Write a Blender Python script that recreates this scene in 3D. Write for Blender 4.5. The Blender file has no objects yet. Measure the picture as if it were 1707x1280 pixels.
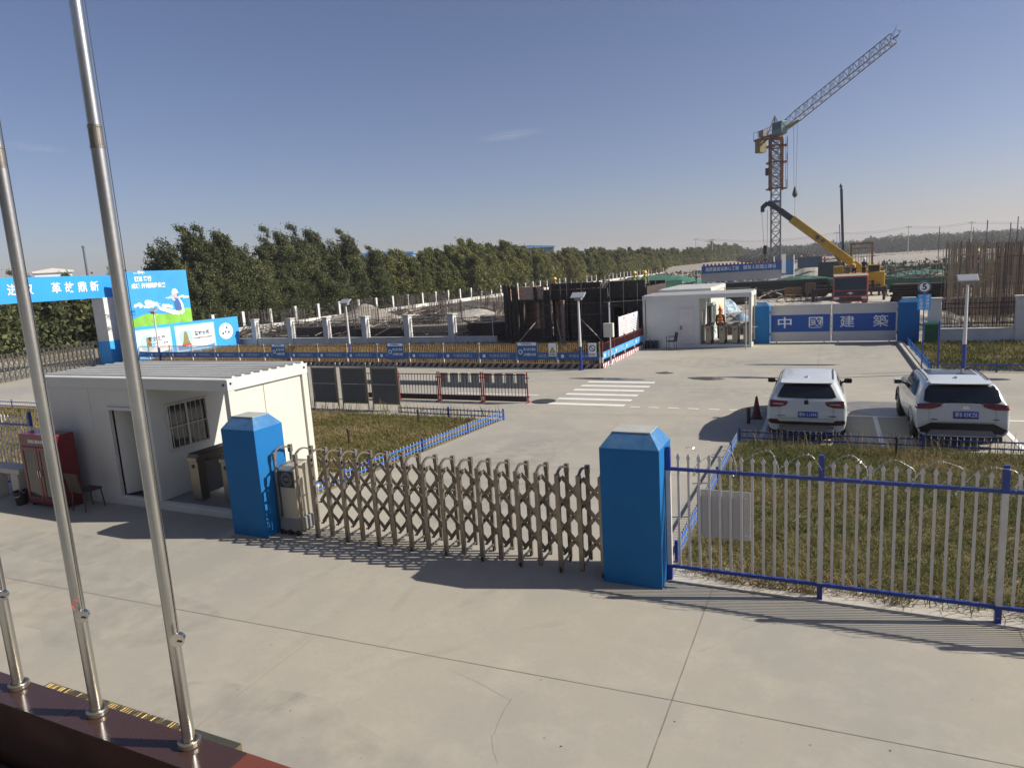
import bpy, bmesh, math, random
import numpy as np
from mathutils import Vector, Matrix
from mathutils.bvhtree import BVHTree
R = math.radians
S = bpy.context.scene
COL = S.collection
random.seed(7); RNG = np.random.default_rng(7)

# ------------------------------------------------------------------ camera
CAM_H, YAW, PITCH, ROLL = 4.6, R(25.19), R(9.53), R(3.46)
cam = bpy.data.cameras.new('camera'); cam.sensor_width = 36; cam.lens = 36 * 1130 / 1707
cam.clip_start = 0.05; cam.clip_end = 8000
co = bpy.data.objects.new('camera', cam); COL.objects.link(co); S.camera = co
rl = Vector((math.cos(YAW), math.sin(YAW), 0)); fl = Vector((-math.sin(YAW), math.cos(YAW), 0)); zl = Vector((0, 0, 1))
fw = fl * math.cos(PITCH) - zl * math.sin(PITCH); up0 = fl * math.sin(PITCH) + zl * math.cos(PITCH)
rt = rl * math.cos(ROLL) - up0 * math.sin(ROLL); up = rl * math.sin(ROLL) + up0 * math.cos(ROLL)
mw = Matrix((rt, up, -fw)).transposed().to_4x4(); mw.translation = (0, 0, CAM_H); co.matrix_world = mw

# ------------------------------------------------------------------ light
SUN_EL, SUN_AZ = R(35.3), R(72.8)            # azimuth clockwise from +Y
w = bpy.data.worlds.new('World'); S.world = w; w.use_nodes = True
wn = w.node_tree.nodes; bg = wn['Background']
sky = wn.new('ShaderNodeTexSky'); sky.sky_type = 'NISHITA'; sky.sun_disc = False
sky.sun_elevation = SUN_EL; sky.sun_rotation = SUN_AZ
sky.air_density = 1.0; sky.dust_density = 2.0; sky.ozone_density = 2.5; sky.altitude = 900
wm = wn.new('ShaderNodeMix'); wm.data_type = 'RGBA'; wm.blend_type = 'MULTIPLY'; wm.inputs[0].default_value = 1; wm.inputs[7].default_value = (1.03, .915, 1.0, 1)
w.node_tree.links.new(sky.outputs[0], wm.inputs[6]); w.node_tree.links.new(wm.outputs[2], bg.inputs[0]); bg.inputs[1].default_value = 0.071
sl = bpy.data.lights.new('sun', 'SUN'); sl.energy = 5.0; sl.angle = R(0.5); sl.color = (1.0, 0.93, 0.82)
so = bpy.data.objects.new('sun', sl); COL.objects.link(so)
sd = Vector((math.sin(SUN_AZ) * math.cos(SUN_EL), math.cos(SUN_AZ) * math.cos(SUN_EL), math.sin(SUN_EL)))
so.rotation_euler = (-sd).to_track_quat('-Z', 'Y').to_euler(); so.location = (30, 10, 40)
S.view_settings.view_transform = 'Standard'; S.view_settings.look = 'None'
S.view_settings.gamma = 1; S.view_settings.exposure = 0.42; S.view_settings.use_curve_mapping = False

# ------------------------------------------------------------------ materials
M = {}
def nt(name):
    m = bpy.data.materials.new(name); m.use_nodes = True
    return m, m.node_tree.nodes, m.node_tree.links, m.node_tree.nodes['Principled BSDF']
def mat(name, col, rough=0.7, metal=0.0, var=0.15, scale=3.0, bump=0.0, bscale=None, spec=0.5, dirt=None, dirt_amt=0.0, coat=0.0):
    """plain surface with noise wear; dirt = second colour mixed in blotches"""
    m, n, l, p = nt(name)
    tc = n.new('ShaderNodeTexCoord')
    nz = n.new('ShaderNodeTexNoise'); nz.inputs['Scale'].default_value = scale; nz.inputs['Detail'].default_value = 6
    nz.inputs['Roughness'].default_value = 0.65
    l.new(tc.outputs['Object'], nz.inputs['Vector'])
    cr = n.new('ShaderNodeValToRGB')
    c0 = [max(0, c * (1 - var)) for c in col]; c1 = [min(1, c * (1 + var)) for c in col]
    cr.color_ramp.elements[0].position = 0.3; cr.color_ramp.elements[1].position = 0.7
    cr.color_ramp.elements[0].color = (*c0, 1); cr.color_ramp.elements[1].color = (*c1, 1)
    l.new(nz.outputs['Fac'], cr.inputs[0]); out = cr.outputs[0]
    if dirt:
        n2 = n.new('ShaderNodeTexNoise'); n2.inputs['Scale'].default_value = scale * 0.37; n2.inputs['Detail'].default_value = 9
        n2.inputs['Roughness'].default_value = 0.75
        l.new(tc.outputs['Object'], n2.inputs['Vector'])
        mr = n.new('ShaderNodeMapRange'); mr.inputs[1].default_value = 0.5; mr.inputs[2].default_value = 0.75; mr.inputs[4].default_value = dirt_amt
        l.new(n2.outputs['Fac'], mr.inputs[0])
        mx = n.new('ShaderNodeMix'); mx.data_type = 'RGBA'; l.new(mr.outputs[0], mx.inputs[0]); l.new(out, mx.inputs[6])
        mx.inputs[7].default_value = (*dirt, 1); out = mx.outputs[2]
    l.new(out, p.inputs['Base Color'])
    p.inputs['Roughness'].default_value = rough; p.inputs['Metallic'].default_value = metal
    p.inputs['Specular IOR Level'].default_value = spec; p.inputs['Coat Weight'].default_value = coat
    if bump:
        b = n.new('ShaderNodeBump'); b.inputs['Strength'].default_value = bump; b.inputs['Distance'].default_value = 0.02
        n3 = n.new('ShaderNodeTexNoise'); n3.inputs['Scale'].default_value = bscale or scale * 8; n3.inputs['Detail'].default_value = 4
        l.new(tc.outputs['Object'], n3.inputs['Vector']); l.new(n3.outputs['Fac'], b.inputs['Height']); l.new(b.outputs[0], p.inputs['Normal'])
    M[name] = m
    return m
def island(name, cols, rough=0.8, trans=0.0, nscale=0.12, spec=0.2):
    """leaf or blade colour: random per island plus slow drift over the plant"""
    m, n, l, p = nt(name)
    g = n.new('ShaderNodeNewGeometry'); cr = n.new('ShaderNodeValToRGB'); cr.color_ramp.interpolation = 'LINEAR'
    e = cr.color_ramp.elements
    while len(e) < len(cols): e.new(0.5)
    for i, c in enumerate(cols): e[i].position = i / (len(cols) - 1); e[i].color = (*c, 1)
    nz = n.new('ShaderNodeTexNoise'); nz.inputs['Scale'].default_value = nscale; nz.inputs['Detail'].default_value = 3
    l.new(g.outputs['Position'], nz.inputs['Vector'])
    ma = n.new('ShaderNodeMath'); ma.operation = 'MULTIPLY_ADD'; ma.inputs[1].default_value = 0.55
    l.new(g.outputs['Random Per Island'], ma.inputs[0])
    mr = n.new('ShaderNodeMapRange'); mr.inputs[1].default_value = 0.35; mr.inputs[2].default_value = 0.65; mr.inputs[4].default_value = 0.45
    l.new(nz.outputs['Fac'], mr.inputs[0]); l.new(mr.outputs[0], ma.inputs[2]); l.new(ma.outputs[0], cr.inputs[0])
    l.new(cr.outputs[0], p.inputs['Base Color']); p.inputs['Roughness'].default_value = rough; p.inputs['Specular IOR Level'].default_value = spec
    if trans:
        t = n.new('ShaderNodeBsdfTranslucent'); l.new(cr.outputs[0], t.inputs[0])
        x = n.new('ShaderNodeMixShader'); x.inputs[0].default_value = trans
        l.new(p.outputs[0], x.inputs[1]); l.new(t.outputs[0], x.inputs[2]); l.new(x.outputs[0], n['Material Output'].inputs[0])
    M[name] = m
    return m

mat('steel', (.30, .28, .235), .34, .85, .16, 2.2, .05, 40)
mat('motor_steel', (.42, .39, .32), .4, .4, .06, 2)
mat('chrome', (.62, .60, .56), .14, 1, .06, 3, .02, 30)
mat('pole_steel', (.55, .55, .52), .3, 1, .16, 1.2, .05, 22)
mat('gate_steel', (.27, .24, .20), .4, .7, .22, 6, .05, 40, dirt=(.12, .09, .06), dirt_amt=.6)
mat('blue_paint', (.011, .135, .365), .6, 0, .08, 1.3, .06, 9, spec=.2, dirt=(.03, .17, .38), dirt_amt=.3)
mat('blue_dusty', (.05, .17, .36), .7, 0, .15, 3, .06, 20, spec=.2, dirt=(.22, .32, .44), dirt_amt=.7)
mat('blue_top', (.36, .36, .33), .85, 0, .15, 4, .1, 30, dirt=(.2, .3, .42), dirt_amt=.7)
mat('fence_blue', (.015, .045, .26), .35, 0, .1, 5)
mat('rail_blue', (.02, .13, .48), .4, 0, .12, 5)
mat('white_paint', (.58, .57, .55), .45, 0, .06, 4, dirt=(.45, .43, .4), dirt_amt=.5)
mat('cabin_panel', (.56, .58, .56), .5, 0, .05, .8, .03, 3, dirt=(.48, .46, .40), dirt_amt=.45)
mat('cabin_cream', (.56, .55, .48), .55, 0, .05, .6, .04, 3, dirt=(.5, .45, .35), dirt_amt=.4)
mat('roof_sheet', (.60, .60, .56), .6, 0, .08, 1, .03, 5, dirt=(.3, .28, .24), dirt_amt=.5)
mat('grey_panel', (.42, .42, .43), .5, 0, .06, .8, dirt=(.3, .3, .29), dirt_amt=.4)
mat('gate_panel', (.55, .54, .53), .5, 0, .04, .8, dirt=(.4, .38, .36), dirt_amt=.4)
mat('band_blue', (.006, .085, .36), .5, 0, .05, 2)
mat('sign_blue', (.012, .105, .32), .4, 0, .05, 2)
mat('board_blue', (.03, .30, .78), .45, 0, .05, .5)
mat('sky_blue', (.05, .36, .82), .45, 0, .12, .35)
mat('hoarding_sky', (.045, .33, .74), .45, 0, .18, .22)
mat('cloud_white', (.62, .72, .80), .5, 0, .1, 2)
mat('booth_frame', (.32, .42, .40), .5, 0, .1, 1)
mat('pale_blue', (.40, .66, .82), .45, 0, .1, 1)
mat('print_white', (.80, .82, .84), .5, 0, .03, 2)
mat('print_grey', (.45, .5, .55), .5, 0, .05, 2)
mat('print_green', (.22, .50, .06), .5, 0, .3, .9)
mat('letter_white', (.82, .83, .84), .5, 0, .02, 2)
mat('ink', (.04, .06, .10), .6, 0, .05, 2)
mat('ink_red', (.55, .05, .05), .6, 0, .05, 2)
mat('skin_print', (.5, .45, .42), .6, 0, .05, 2)
mat('navy_print', (.05, .12, .36), .6, 0, .1, 2)
mat('bronze_print', (.25, .22, .08), .6, 0, .2, 4)
mat('granite', (.052, .028, .024), .16, 0, .18, 60, 0, spec=.6)
mat('granite_red', (.15, .045, .027), .3, 0, .15, 60, spec=.6)
mat('gold', (.42, .35, .20), .42, 1, .1, 8)
mat('concrete_post', (.48, .46, .42), .8, 0, .12, 3, .2, 30)
mat('wall_white', (.58, .58, .57), .75, 0, .08, 2, .1, 12, dirt=(.4, .38, .35), dirt_amt=.5)
mat('far_white', (.60, .59, .56), .75, 0, .08, 2)
mat('black_iron', (.02, .02, .025), .5, .3, .2, 5)
mat('red_metal', (.13, .008, .014), .35, 0, .08, 3, coat=.3)
mat('maroon_rail', (.10, .02, .022), .5, 0, .15, 5)
mat('red_rail', (.24, .025, .03), .5, 0, .15, 5)
mat('rust_yellow', (.30, .18, .06), .7, 0, .35, 6)
mat('kick_tan', (.36, .31, .25), .6, 0, .1, 3)
mat('maroon_dark', (.05, .028, .032), .6, 0, .1, 3)
mat('poster_grey', (.27, .29, .30), .6, 0, .08, 3)
mat('dark_board', (.105, .112, .115), .55, 0, .1, 2, dirt=(.1, .09, .08), dirt_amt=.5)
mat('wood_dark', (.055, .042, .035), .85, 0, .45, 5, .3, 20)
mat('wood_tan', (.28, .18, .09), .8, 0, .3, 5, .2, 20)
mat('plank', (.36, .31, .24), .85, 0, .3, 4, .2, 20)
mat('rebar', (.37, .30, .21), .8, .2, .4, 2)
mat('rebar_grey', (.12, .10, .09), .8, .2, .4, 2)
mat('scaffold', (.10, .10, .12), .5, .5, .3, 5)
mat('yellow', (.50, .30, .02), .4, 0, .12, 1.5, dirt=(.2, .13, .05), dirt_amt=.5, coat=.2)
mat('crane_grey', (.20, .19, .175), .5, .1, .15, 2)
mat('crane_dark', (.05, .055, .06), .5, .2, .2, 2)
mat('crane_orange', (.20, .075, .035), .55, .1, .2, 2)
mat('crane_teal', (.10, .17, .18), .5, .1, .2, 2)
mat('mud_yellow', (.20, .17, .05), .6, 0, .2, 2)
mat('truck_red', (.48, .07, .07), .3, 0, .1, 2, coat=.4)
mat('rubber', (.02, .02, .02), .85, 0, .2, 10)
mat('black_plastic', (.018, .018, .02), .5, 0, .2, 4)
mat('grey_plastic', (.20, .20, .21), .5, 0, .1, 4)
mat('car_white', (.56, .60, .60), .22, 0, .02, 2, coat=.7, dirt=(.58, .56, .52), dirt_amt=.25)
mat('car_glass', (.010, .012, .014), .06, 0, 0, 2, spec=.7)
mat('tail_red', (.17, .006, .01), .15, 0, .1, 6, coat=.6)
mat('tail_clear', (.55, .35, .36), .15, 0, .1, 6, coat=.5)
mat('alloy', (.45, .45, .46), .3, .9, .05, 4)
mat('plate_blue', (.015, .05, .42), .35, 0, .05, 4)
mat('window_glass', (.03, .035, .04), .05, 0, .2, 2, spec=.7)
mat('office_wall', (.34, .35, .36), .8, 0, .06, 1)
mat('room_shade', (.10, .10, .11), .8, 0, .2, 2)  # shade inside the guard room put into the wall colour
mat('curtain', (.42, .42, .52), .8, 0, .15, 3)
mat('cone_orange', (.13, .03, .02), .6, 0, .2, 6)
mat('bin_green', (.01, .09, .05), .4, 0, .1, 3)
mat('net_green', (.03, .14, .095), .8, 0, .3, 2, .4, 6, dirt=(.14, .2, .14), dirt_amt=.7)
mat('tarp_blue', (.22, .33, .40), .5, 0, .2, 2, .4, 6)
mat('hivis', (.40, .75, .05), .7, 0, .05, 5)
mat('orange_vest', (.75, .10, .03), .7, 0, .05, 5)
mat('skin', (.42, .25, .17), .6, 0, .05, 8)
mat('cloth_dark', (.02, .022, .03), .85, 0, .2, 8)
mat('cloth_navy', (.03, .05, .12), .85, 0, .2, 8)
mat('cloth_green', (.10, .14, .05), .85, 0, .2, 8)
mat('cloth_red', (.40, .03, .06), .85, 0, .2, 8)
mat('helmet_yellow', (.75, .55, .03), .35, 0, .03, 5)
mat('helmet_white', (.8, .8, .8), .35, 0, .03, 5)
mat('helmet_red', (.6, .04, .03), .35, 0, .03, 5)
mat('sand', (.30, .275, .235), .95, 0, .18, 2, .5, 12)
mat('rubble', (.32, .30, .26), .95, 0, .35, 3, .8, 9)
mat('far_wall', (.60, .66, .72), .7, 0, .05, .2)
mat('far_blue', (.10, .28, .55), .7, 0, .05, .2)
mat('far_dark', (.10, .13, .17), .7, 0, .1, .2)
mat('bark', (.15, .12, .09), .9, 0, .3, 5, .4, 20)
mat('pale_trunk', (.30, .28, .22), .9, 0, .3, 5)
mat('cell_reflection', (.30, .31, .33), .3, 0, .1, 8)  # bright sky reflection on the solar cells put into their base colour
mat('solar', (.02, .03, .07), .15, 0, .2, 8)
mat('wet', (.055, .052, .045), .22, 0, .1, 2, spec=.6)
mat('damp', (.20, .185, .16), .35, 0, .2, 3)
mat('crack', (.27, .25, .205), .9, 0, .3, 3)
mat('joint', (.235, .215, .18), .9, 0, .3, 3)
mat('road_paint', (.70, .69, .66), .7, 0, .08, 6, dirt=(.42, .4, .36), dirt_amt=.55)
mat('iron', (.06, .06, .06), .6, .4, .3, 10)
mat('razor', (.60, .60, .58), .4, .7, .1, 10)
island('grass_mix', [(.035, .06, .012), (.075, .10, .025), (.12, .125, .04), (.20, .16, .07), (.34, .28, .16)], .85, .25, .35)
island('grass_dry', [(.06, .075, .02), (.10, .105, .035), (.18, .14, .055), (.27, .20, .10), (.40, .33, .20)], .85, .25, .4)
island('grass_lawn', [(.05, .075, .016), (.11, .12, .035), (.18, .155, .055), (.27, .215, .10), (.38, .32, .19)], .85, .25, .4)
island('weeds', [(.05, .06, .022), (.105, .085, .035), (.17, .12, .055), (.26, .19, .10)], .85, .2, .3)
island('leaf_dark', [(.03, .042, .017), (.065, .08, .032), (.12, .132, .058), (.20, .205, .10)], .7, .25, .25)
island('leaf_olive', [(.04, .055, .018), (.095, .112, .034), (.165, .172, .058), (.25, .24, .10)], .7, .3, .2)
island('leaf_yellow', [(.055, .062, .02), (.125, .13, .038), (.20, .19, .065), (.28, .25, .11)], .7, .3, .2)
island('wood_far', [(.035, .05, .03), (.06, .07, .045), (.09, .095, .065)], .9, .1, .02)

def stain_mat(name, col, amt):
    m, n, l, p = nt(name); tc = n.new('ShaderNodeTexCoord'); nz = n.new('ShaderNodeTexNoise'); nz.inputs['Scale'].default_value = 3; nz.inputs['Detail'].default_value = 8
    l.new(tc.outputs['Object'], nz.inputs['Vector']); mr = n.new('ShaderNodeMapRange'); mr.inputs[1].default_value = .40; mr.inputs[2].default_value = .72; mr.inputs[4].default_value = amt
    l.new(nz.outputs['Fac'], mr.inputs[0]); l.new(mr.outputs[0], p.inputs['Alpha']); p.inputs['Base Color'].default_value = (*col, 1); p.inputs['Roughness'].default_value = .85; M[name] = m
stain_mat('tyre_mark', (.16, .15, .13), .07); stain_mat('dust_stain', (.22, .22, .225), .15)
def ground_mat(name, a, b, c, s1=.12, s2=1.2, s3=22, rough=.85, bump=.15):
    """three scales of noise between three colours"""
    m, n, l, p = nt(name)
    tc = n.new('ShaderNodeTexCoord')
    def noise(s, d=8, r=.6):
        x = n.new('ShaderNodeTexNoise'); x.inputs['Scale'].default_value = s; x.inputs['Detail'].default_value = d; x.inputs['Roughness'].default_value = r
        l.new(tc.outputs['Object'], x.inputs['Vector']); return x
    def mix(f, c0, c1, lo, hi, amt=1.0):
        mr = n.new('ShaderNodeMapRange'); mr.inputs[1].default_value = lo; mr.inputs[2].default_value = hi; mr.inputs[4].default_value = amt
        l.new(f, mr.inputs[0])
        x = n.new('ShaderNodeMix'); x.data_type = 'RGBA'; l.new(mr.outputs[0], x.inputs[0])
        for i, cc in ((6, c0), (7, c1)):
            if isinstance(cc, tuple): x.inputs[i].default_value = (*cc, 1)
            else: l.new(cc, x.inputs[i])
        return x.outputs[2]
    o = mix(noise(s1).outputs['Fac'], a, b, .4, .62)
    o = mix(noise(s2, 10, .7).outputs['Fac'], o, c, .48, .75, .7)
    fine = noise(s3, 5, .7)
    dark = tuple(x * .8 for x in a)
    o = mix(fine.outputs['Fac'], o, dark, .5, .8, .55)
    l.new(o, p.inputs['Base Color']); p.inputs['Roughness'].default_value = rough; p.inputs['Specular IOR Level'].default_value = .3
    bb = n.new('ShaderNodeBump'); bb.inputs['Strength'].default_value = bump; bb.inputs['Distance'].default_value = .01
    l.new(fine.outputs['Fac'], bb.inputs['Height']); l.new(bb.outputs[0], p.inputs['Normal'])
    M[name] = m
ground_mat('concrete', (.352, .326, .268), (.29, .278, .245), (.408, .38, .315), .22, 1.3, 16, .8, .15)
ground_mat('dirt', (.27, .235, .18), (.20, .17, .125), (.33, .30, .24), .03, .3, 2, .95, .6)
ground_mat('gravel', (.30, .275, .23), (.20, .18, .15), (.42, .39, .33), .3, 2.5, 9, .95, .9)
ground_mat('soil_brown', (.13, .10, .065), (.09, .07, .05), (.24, .20, .14), .3, 2, 9, .95, .9)
ground_mat('yard', (.085, .08, .07), (.045, .042, .038), (.22, .205, .18), .25, 1.6, 7, .95, .9)
ground_mat('pale_concrete', (.46, .43, .37), (.40, .37, .31), (.52, .49, .43), .1, .8, 9, .9, .2)
ground_mat('turf_soil', (.15, .13, .07), (.22, .17, .09), (.10, .10, .04), .5, 2.5, 12, .95, .9)

# brick material for the half-built block
m, n, l, p = nt('brick'); M['brick'] = m
tc = n.new('ShaderNodeTexCoord'); mp = n.new('ShaderNodeMapping'); mp.inputs['Rotation'].default_value = (R(90), 0, 0)
br = n.new('ShaderNodeTexBrick'); br.inputs['Scale'].default_value = 4; br.inputs['Color1'].default_value = (.52, .32, .24, 1)
br.inputs['Color2'].default_value = (.70, .53, .42, 1); br.inputs['Mortar'].default_value = (.16, .13, .11, 1); br.inputs['Mortar Size'].default_value = .03
l.new(tc.outputs['Object'], mp.inputs[0]); l.new(mp.outputs[0], br.inputs['Vector']); l.new(br.outputs[0], p.inputs['Base Color'])
p.inputs['Roughness'].default_value = .9

# ------------------------------------------------------------------ mesh helpers
class MB:
    def __init__(s): s.v = []; s.f = []; s.m = []
    def add(s, vs, fs, mi=0):
        o = len(s.v); s.v += [tuple(v) for v in vs]; s.f += [tuple(i + o for i in f) for f in fs]; s.m += [mi] * len(fs); return s
    def b(s, x0, y0, z0, x1, y1, z1, mi=0):
        vs = [(x0, y0, z0), (x1, y0, z0), (x1, y1, z0), (x0, y1, z0), (x0, y0, z1), (x1, y0, z1), (x1, y1, z1), (x0, y1, z1)]
        return s.add(vs, [(3, 2, 1, 0), (4, 5, 6, 7), (0, 1, 5, 4), (1, 2, 6, 5), (2, 3, 7, 6), (3, 0, 4, 7)], mi)
    def bar(s, p0, p1, w_, h=None, mi=0):
        h = h or w_; p0 = Vector(p0); p1 = Vector(p1); d = (p1 - p0).normalized()
        u = Vector((0, 0, 1)) if abs(d.z) < .95 else Vector((0, 1, 0))
        a = d.cross(u).normalized() * w_ / 2; c = a.cross(d).normalized() * h / 2
        vs = [q + sa * a + sc * c for q in (p0, p1) for sa, sc in ((-1, -1), (1, -1), (1, 1), (-1, 1))]
        return s.add(vs, [(0, 1, 2, 3), (7, 6, 5, 4), (0, 4, 5, 1), (1, 5, 6, 2), (2, 6, 7, 3), (3, 7, 4, 0)], mi)
    def tube(s, p0, p1, r, r2=None, n=10, mi=0, cap=True):
        r2 = r if r2 is None else r2; p0 = Vector(p0); p1 = Vector(p1); d = (p1 - p0).normalized()
        u = Vector((0, 0, 1)) if abs(d.z) < .95 else Vector((1, 0, 0))
        a = d.cross(u).normalized(); c = a.cross(d)
        vs = []
        for q, rr in ((p0, r), (p1, r2)):
            for k in range(n):
                t = 2 * math.pi * k / n; vs.append(q + (a * math.cos(t) + c * math.sin(t)) * rr)
        fs = [(k, k + n, (k + 1) % n + n, (k + 1) % n) for k in range(n)]
        if cap: fs += [tuple(range(n)), tuple(reversed(range(n, 2 * n)))]
        return s.add(vs, fs, mi)
    def path(s, pts, r, n=6, mi=0):
        for a, b_ in zip(pts[:-1], pts[1:]): s.tube(a, b_, r, n=n, mi=mi)
        return s
    def lathe(s, prof, c=(0, 0, 0), n=16, mi=0):
        vs = []; fs = []
        for r, z in prof:
            for k in range(n):
                t = 2 * math.pi * k / n; vs.append((c[0] + r * math.cos(t), c[1] + r * math.sin(t), c[2] + z))
        for i in range(len(prof) - 1):
            for k in range(n): fs.append((i * n + k, i * n + (k + 1) % n, (i + 1) * n + (k + 1) % n, (i + 1) * n + k))
        fs += [tuple(reversed(range(n))), tuple(range((len(prof) - 1) * n, len(prof) * n))]
        return s.add(vs, fs, mi)
    def wheel(s, c, r, w_, ax='x', n=20, mi=0, r0=0):
        """tyre or disc with axis along ax"""
        prof = [(r0, -w_ / 2), (r * .88, -w_ / 2), (r, -w_ * .32), (r, w_ * .32), (r * .88, w_ / 2), (r0, w_ / 2)]
        vs = []; fs = []
        for rr, t in prof:
            for k in range(n):
                a = 2 * math.pi * k / n; q = (t, rr * math.cos(a), rr * math.sin(a)) if ax == 'x' else (rr * math.cos(a), t, rr * math.sin(a))
                vs.append((c[0] + q[0], c[1] + q[1], c[2] + q[2]))
        for i in range(len(prof) - 1):
            for k in range(n): fs.append((i * n + k, i * n + (k + 1) % n, (i + 1) * n + (k + 1) % n, (i + 1) * n + k))
        if r0 == 0: pass
        return s.add(vs, fs, mi)
    def prism(s, pts, ax, t0, t1, mi=0):
        """polygon pts in the plane normal to ax, extruded t0..t1"""
        def q(a, b_, t): return {'x': (t, a, b_), 'y': (a, t, b_), 'z': (a, b_, t)}[ax]
        k = len(pts); vs = [q(a, b_, t0) for a, b_ in pts] + [q(a, b_, t1) for a, b_ in pts]
        fs = [tuple(reversed(range(k))), tuple(range(k, 2 * k))] + [(i, (i + 1) % k, (i + 1) % k + k, i + k) for i in range(k)]
        return s.add(vs, fs, mi)
    def flat(s, pts, z, mi=0): return s.add([(a, b_, z) for a, b_ in pts], [tuple(range(len(pts)))], mi)
    def build(s, name, mats, parent=None, smooth=False, bevel=0, loc=None, fix=True):
        me = bpy.data.meshes.new(name); me.from_pydata(s.v, [], s.f)
        mats = [mats] if isinstance(mats, str) else mats
        for q in mats: me.materials.append(M[q])
        me.polygons.foreach_set('material_index', s.m)
        if fix:
            bm = bmesh.new(); bm.from_mesh(me); bmesh.ops.recalc_face_normals(bm, faces=bm.faces); bm.to_mesh(me); bm.free()
        if smooth: me.polygons.foreach_set('use_smooth', [True] * len(me.polygons)); me.set_sharp_from_angle(angle=R(42))
        o = bpy.data.objects.new(name, me); COL.objects.link(o)
        if parent: o.parent = parent
        if loc: o.location = loc
        if bevel:
            bv = o.modifiers.new('bevel', 'BEVEL'); bv.width = bevel; bv.segments = 2; bv.limit_method = 'ANGLE'
        return o
def tag(o, label=None, cat=None, group=None, kind=None):
    if label: o['label'] = label
    if cat: o['category'] = cat
    if group: o['group'] = group
    if kind: o['kind'] = kind
    return o
def thing(name, label, cat, loc=(0, 0, 0), rz=0, group=None):
    o = bpy.data.objects.new(name, None); COL.objects.link(o); o.location = loc; o.rotation_euler = (0, 0, rz); o.empty_display_size = .3
    return tag(o, label, cat, group)
def children(o): return [c for c in bpy.data.objects if c.parent == o]
def copy_tree(o, parent=None):
    c = o.copy(); COL.objects.link(c)
    if parent: c.parent = parent
    for ch in children(o): copy_tree(ch, c)
    return c
def struct(name, mb, mats, **k): return tag(mb.build(name, mats, **k), kind='structure')
def text(body, size, m_, parent, pos, face='-y', name='lettering', width=None, bold=.012, ext=.004, tilt=0):
    """lettering whose line is centred on pos; size = height of a character; face = way it looks"""
    cu = bpy.data.curves.new('lettering', 'FONT'); cu.body = body; cu.size = 1; cu.align_x = 'CENTER'; cu.align_y = 'CENTER'
    cu.extrude = ext / size; cu.offset = bold; cu.resolution_u = 3; cu.space_line = 1.0
    to = bpy.data.objects.new('t', cu); COL.objects.link(to)
    bpy.context.view_layer.update()
    me = bpy.data.meshes.new_from_object(to.evaluated_get(bpy.context.evaluated_depsgraph_get()))
    bpy.data.objects.remove(to)
    k = size
    xs = [v.co.x for v in me.vertices] or [0]; wd = (max(xs) - min(xs)) or 1
    kx = k if width is None else width / wd
    f = {'-y': ((1, 0, 0), (0, -1, 0)), '+y': ((-1, 0, 0), (0, 1, 0)), '+x': ((0, 1, 0), (1, 0, 0)), '-x': ((0, -1, 0), (-1, 0, 0))}[face]
    r_ = Vector(f[0]); n_ = Vector(f[1]); u_ = Vector((0, 0, 1)); p_ = Vector(pos); cx_ = (max(xs) + min(xs)) / 2
    for v in me.vertices: v.co = p_ + r_ * ((v.co.x - cx_) * kx) + u_ * (v.co.y * k) + n_ * (v.co.z * k)
    me.materials.clear(); me.materials.append(M[m_])
    o = bpy.data.objects.new(name, me); COL.objects.link(o); o.parent = parent
    return o
def fast_mesh(name, V, F, m_, nper=4):
    me = bpy.data.meshes.new(name); V = np.asarray(V, np.float32).reshape(-1, 3); F = np.asarray(F, np.int32).reshape(-1, nper)
    me.vertices.add(len(V)); me.vertices.foreach_set('co', V.ravel())
    me.loops.add(F.size); me.loops.foreach_set('vertex_index', F.ravel())
    me.polygons.add(len(F)); me.polygons.foreach_set('loop_start', np.arange(0, F.size, nper, dtype=np.int32))
    me.update(calc_edges=True); me.materials.append(M[m_]); me.validate()
    return me
def mesh_obj(name, me, parent=None):
    o = bpy.data.objects.new(name, me); COL.objects.link(o)
    if parent: o.parent = parent
    return o
def cards(P, size, asp=1.0, up=0.0, rng=RNG):
    """random small quads at points P; returns V,F. up>0 makes the long side lean upright"""
    n_ = len(P); a = rng.normal(size=(n_, 3)); a /= np.linalg.norm(a, axis=1)[:, None]
    if up: a[:, 2] += up; a /= np.linalg.norm(a, axis=1)[:, None]
    b_ = rng.normal(size=(n_, 3)); b_ -= (b_ * a).sum(1)[:, None] * a; b_ /= np.linalg.norm(b_, axis=1)[:, None]
    s_ = (size * rng.uniform(.6, 1.3, n_))[:, None]
    a = a * s_ * asp / 2; b_ = b_ * s_ / 2
    V = np.stack([P - a, P + b_ * .8, P + a, P - b_ * .8], 1)
    return V.reshape(-1, 3), np.arange(n_ * 4).reshape(-1, 4)
def blades(P, h, w_, lean, rng=RNG):
    """grass blades: two-segment tapering strips"""
    n_ = len(P); t = rng.uniform(0, 2 * np.pi, n_); d = np.stack([np.cos(t), np.sin(t), 0 * t], 1)
    t2 = rng.uniform(0, 2 * np.pi, n_); s_ = np.stack([np.cos(t2), np.sin(t2), 0 * t], 1) * w_ / 2
    hh = (h * rng.uniform(.4, 1.25, n_))[:, None]; ln = (lean * rng.uniform(.2, 1.6, n_))[:, None] * hh
    z = np.array([0, 0, 1.])
    m1 = P + d * ln * .35 + z * hh * .6; tp = P + d * ln + z * hh * (1 - .25 * np.minimum(1, ln / hh))
    V = np.stack([P - s_, P + s_, m1 + s_ * .8, m1 - s_ * .8, tp], 1).reshape(-1, 3)
    o = (np.arange(n_) * 5)[:, None]
    F4 = o + np.array([[0, 1, 2, 3]]); F3 = o + np.array([[3, 2, 4, 4]])
    return V, F4, F3
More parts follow.
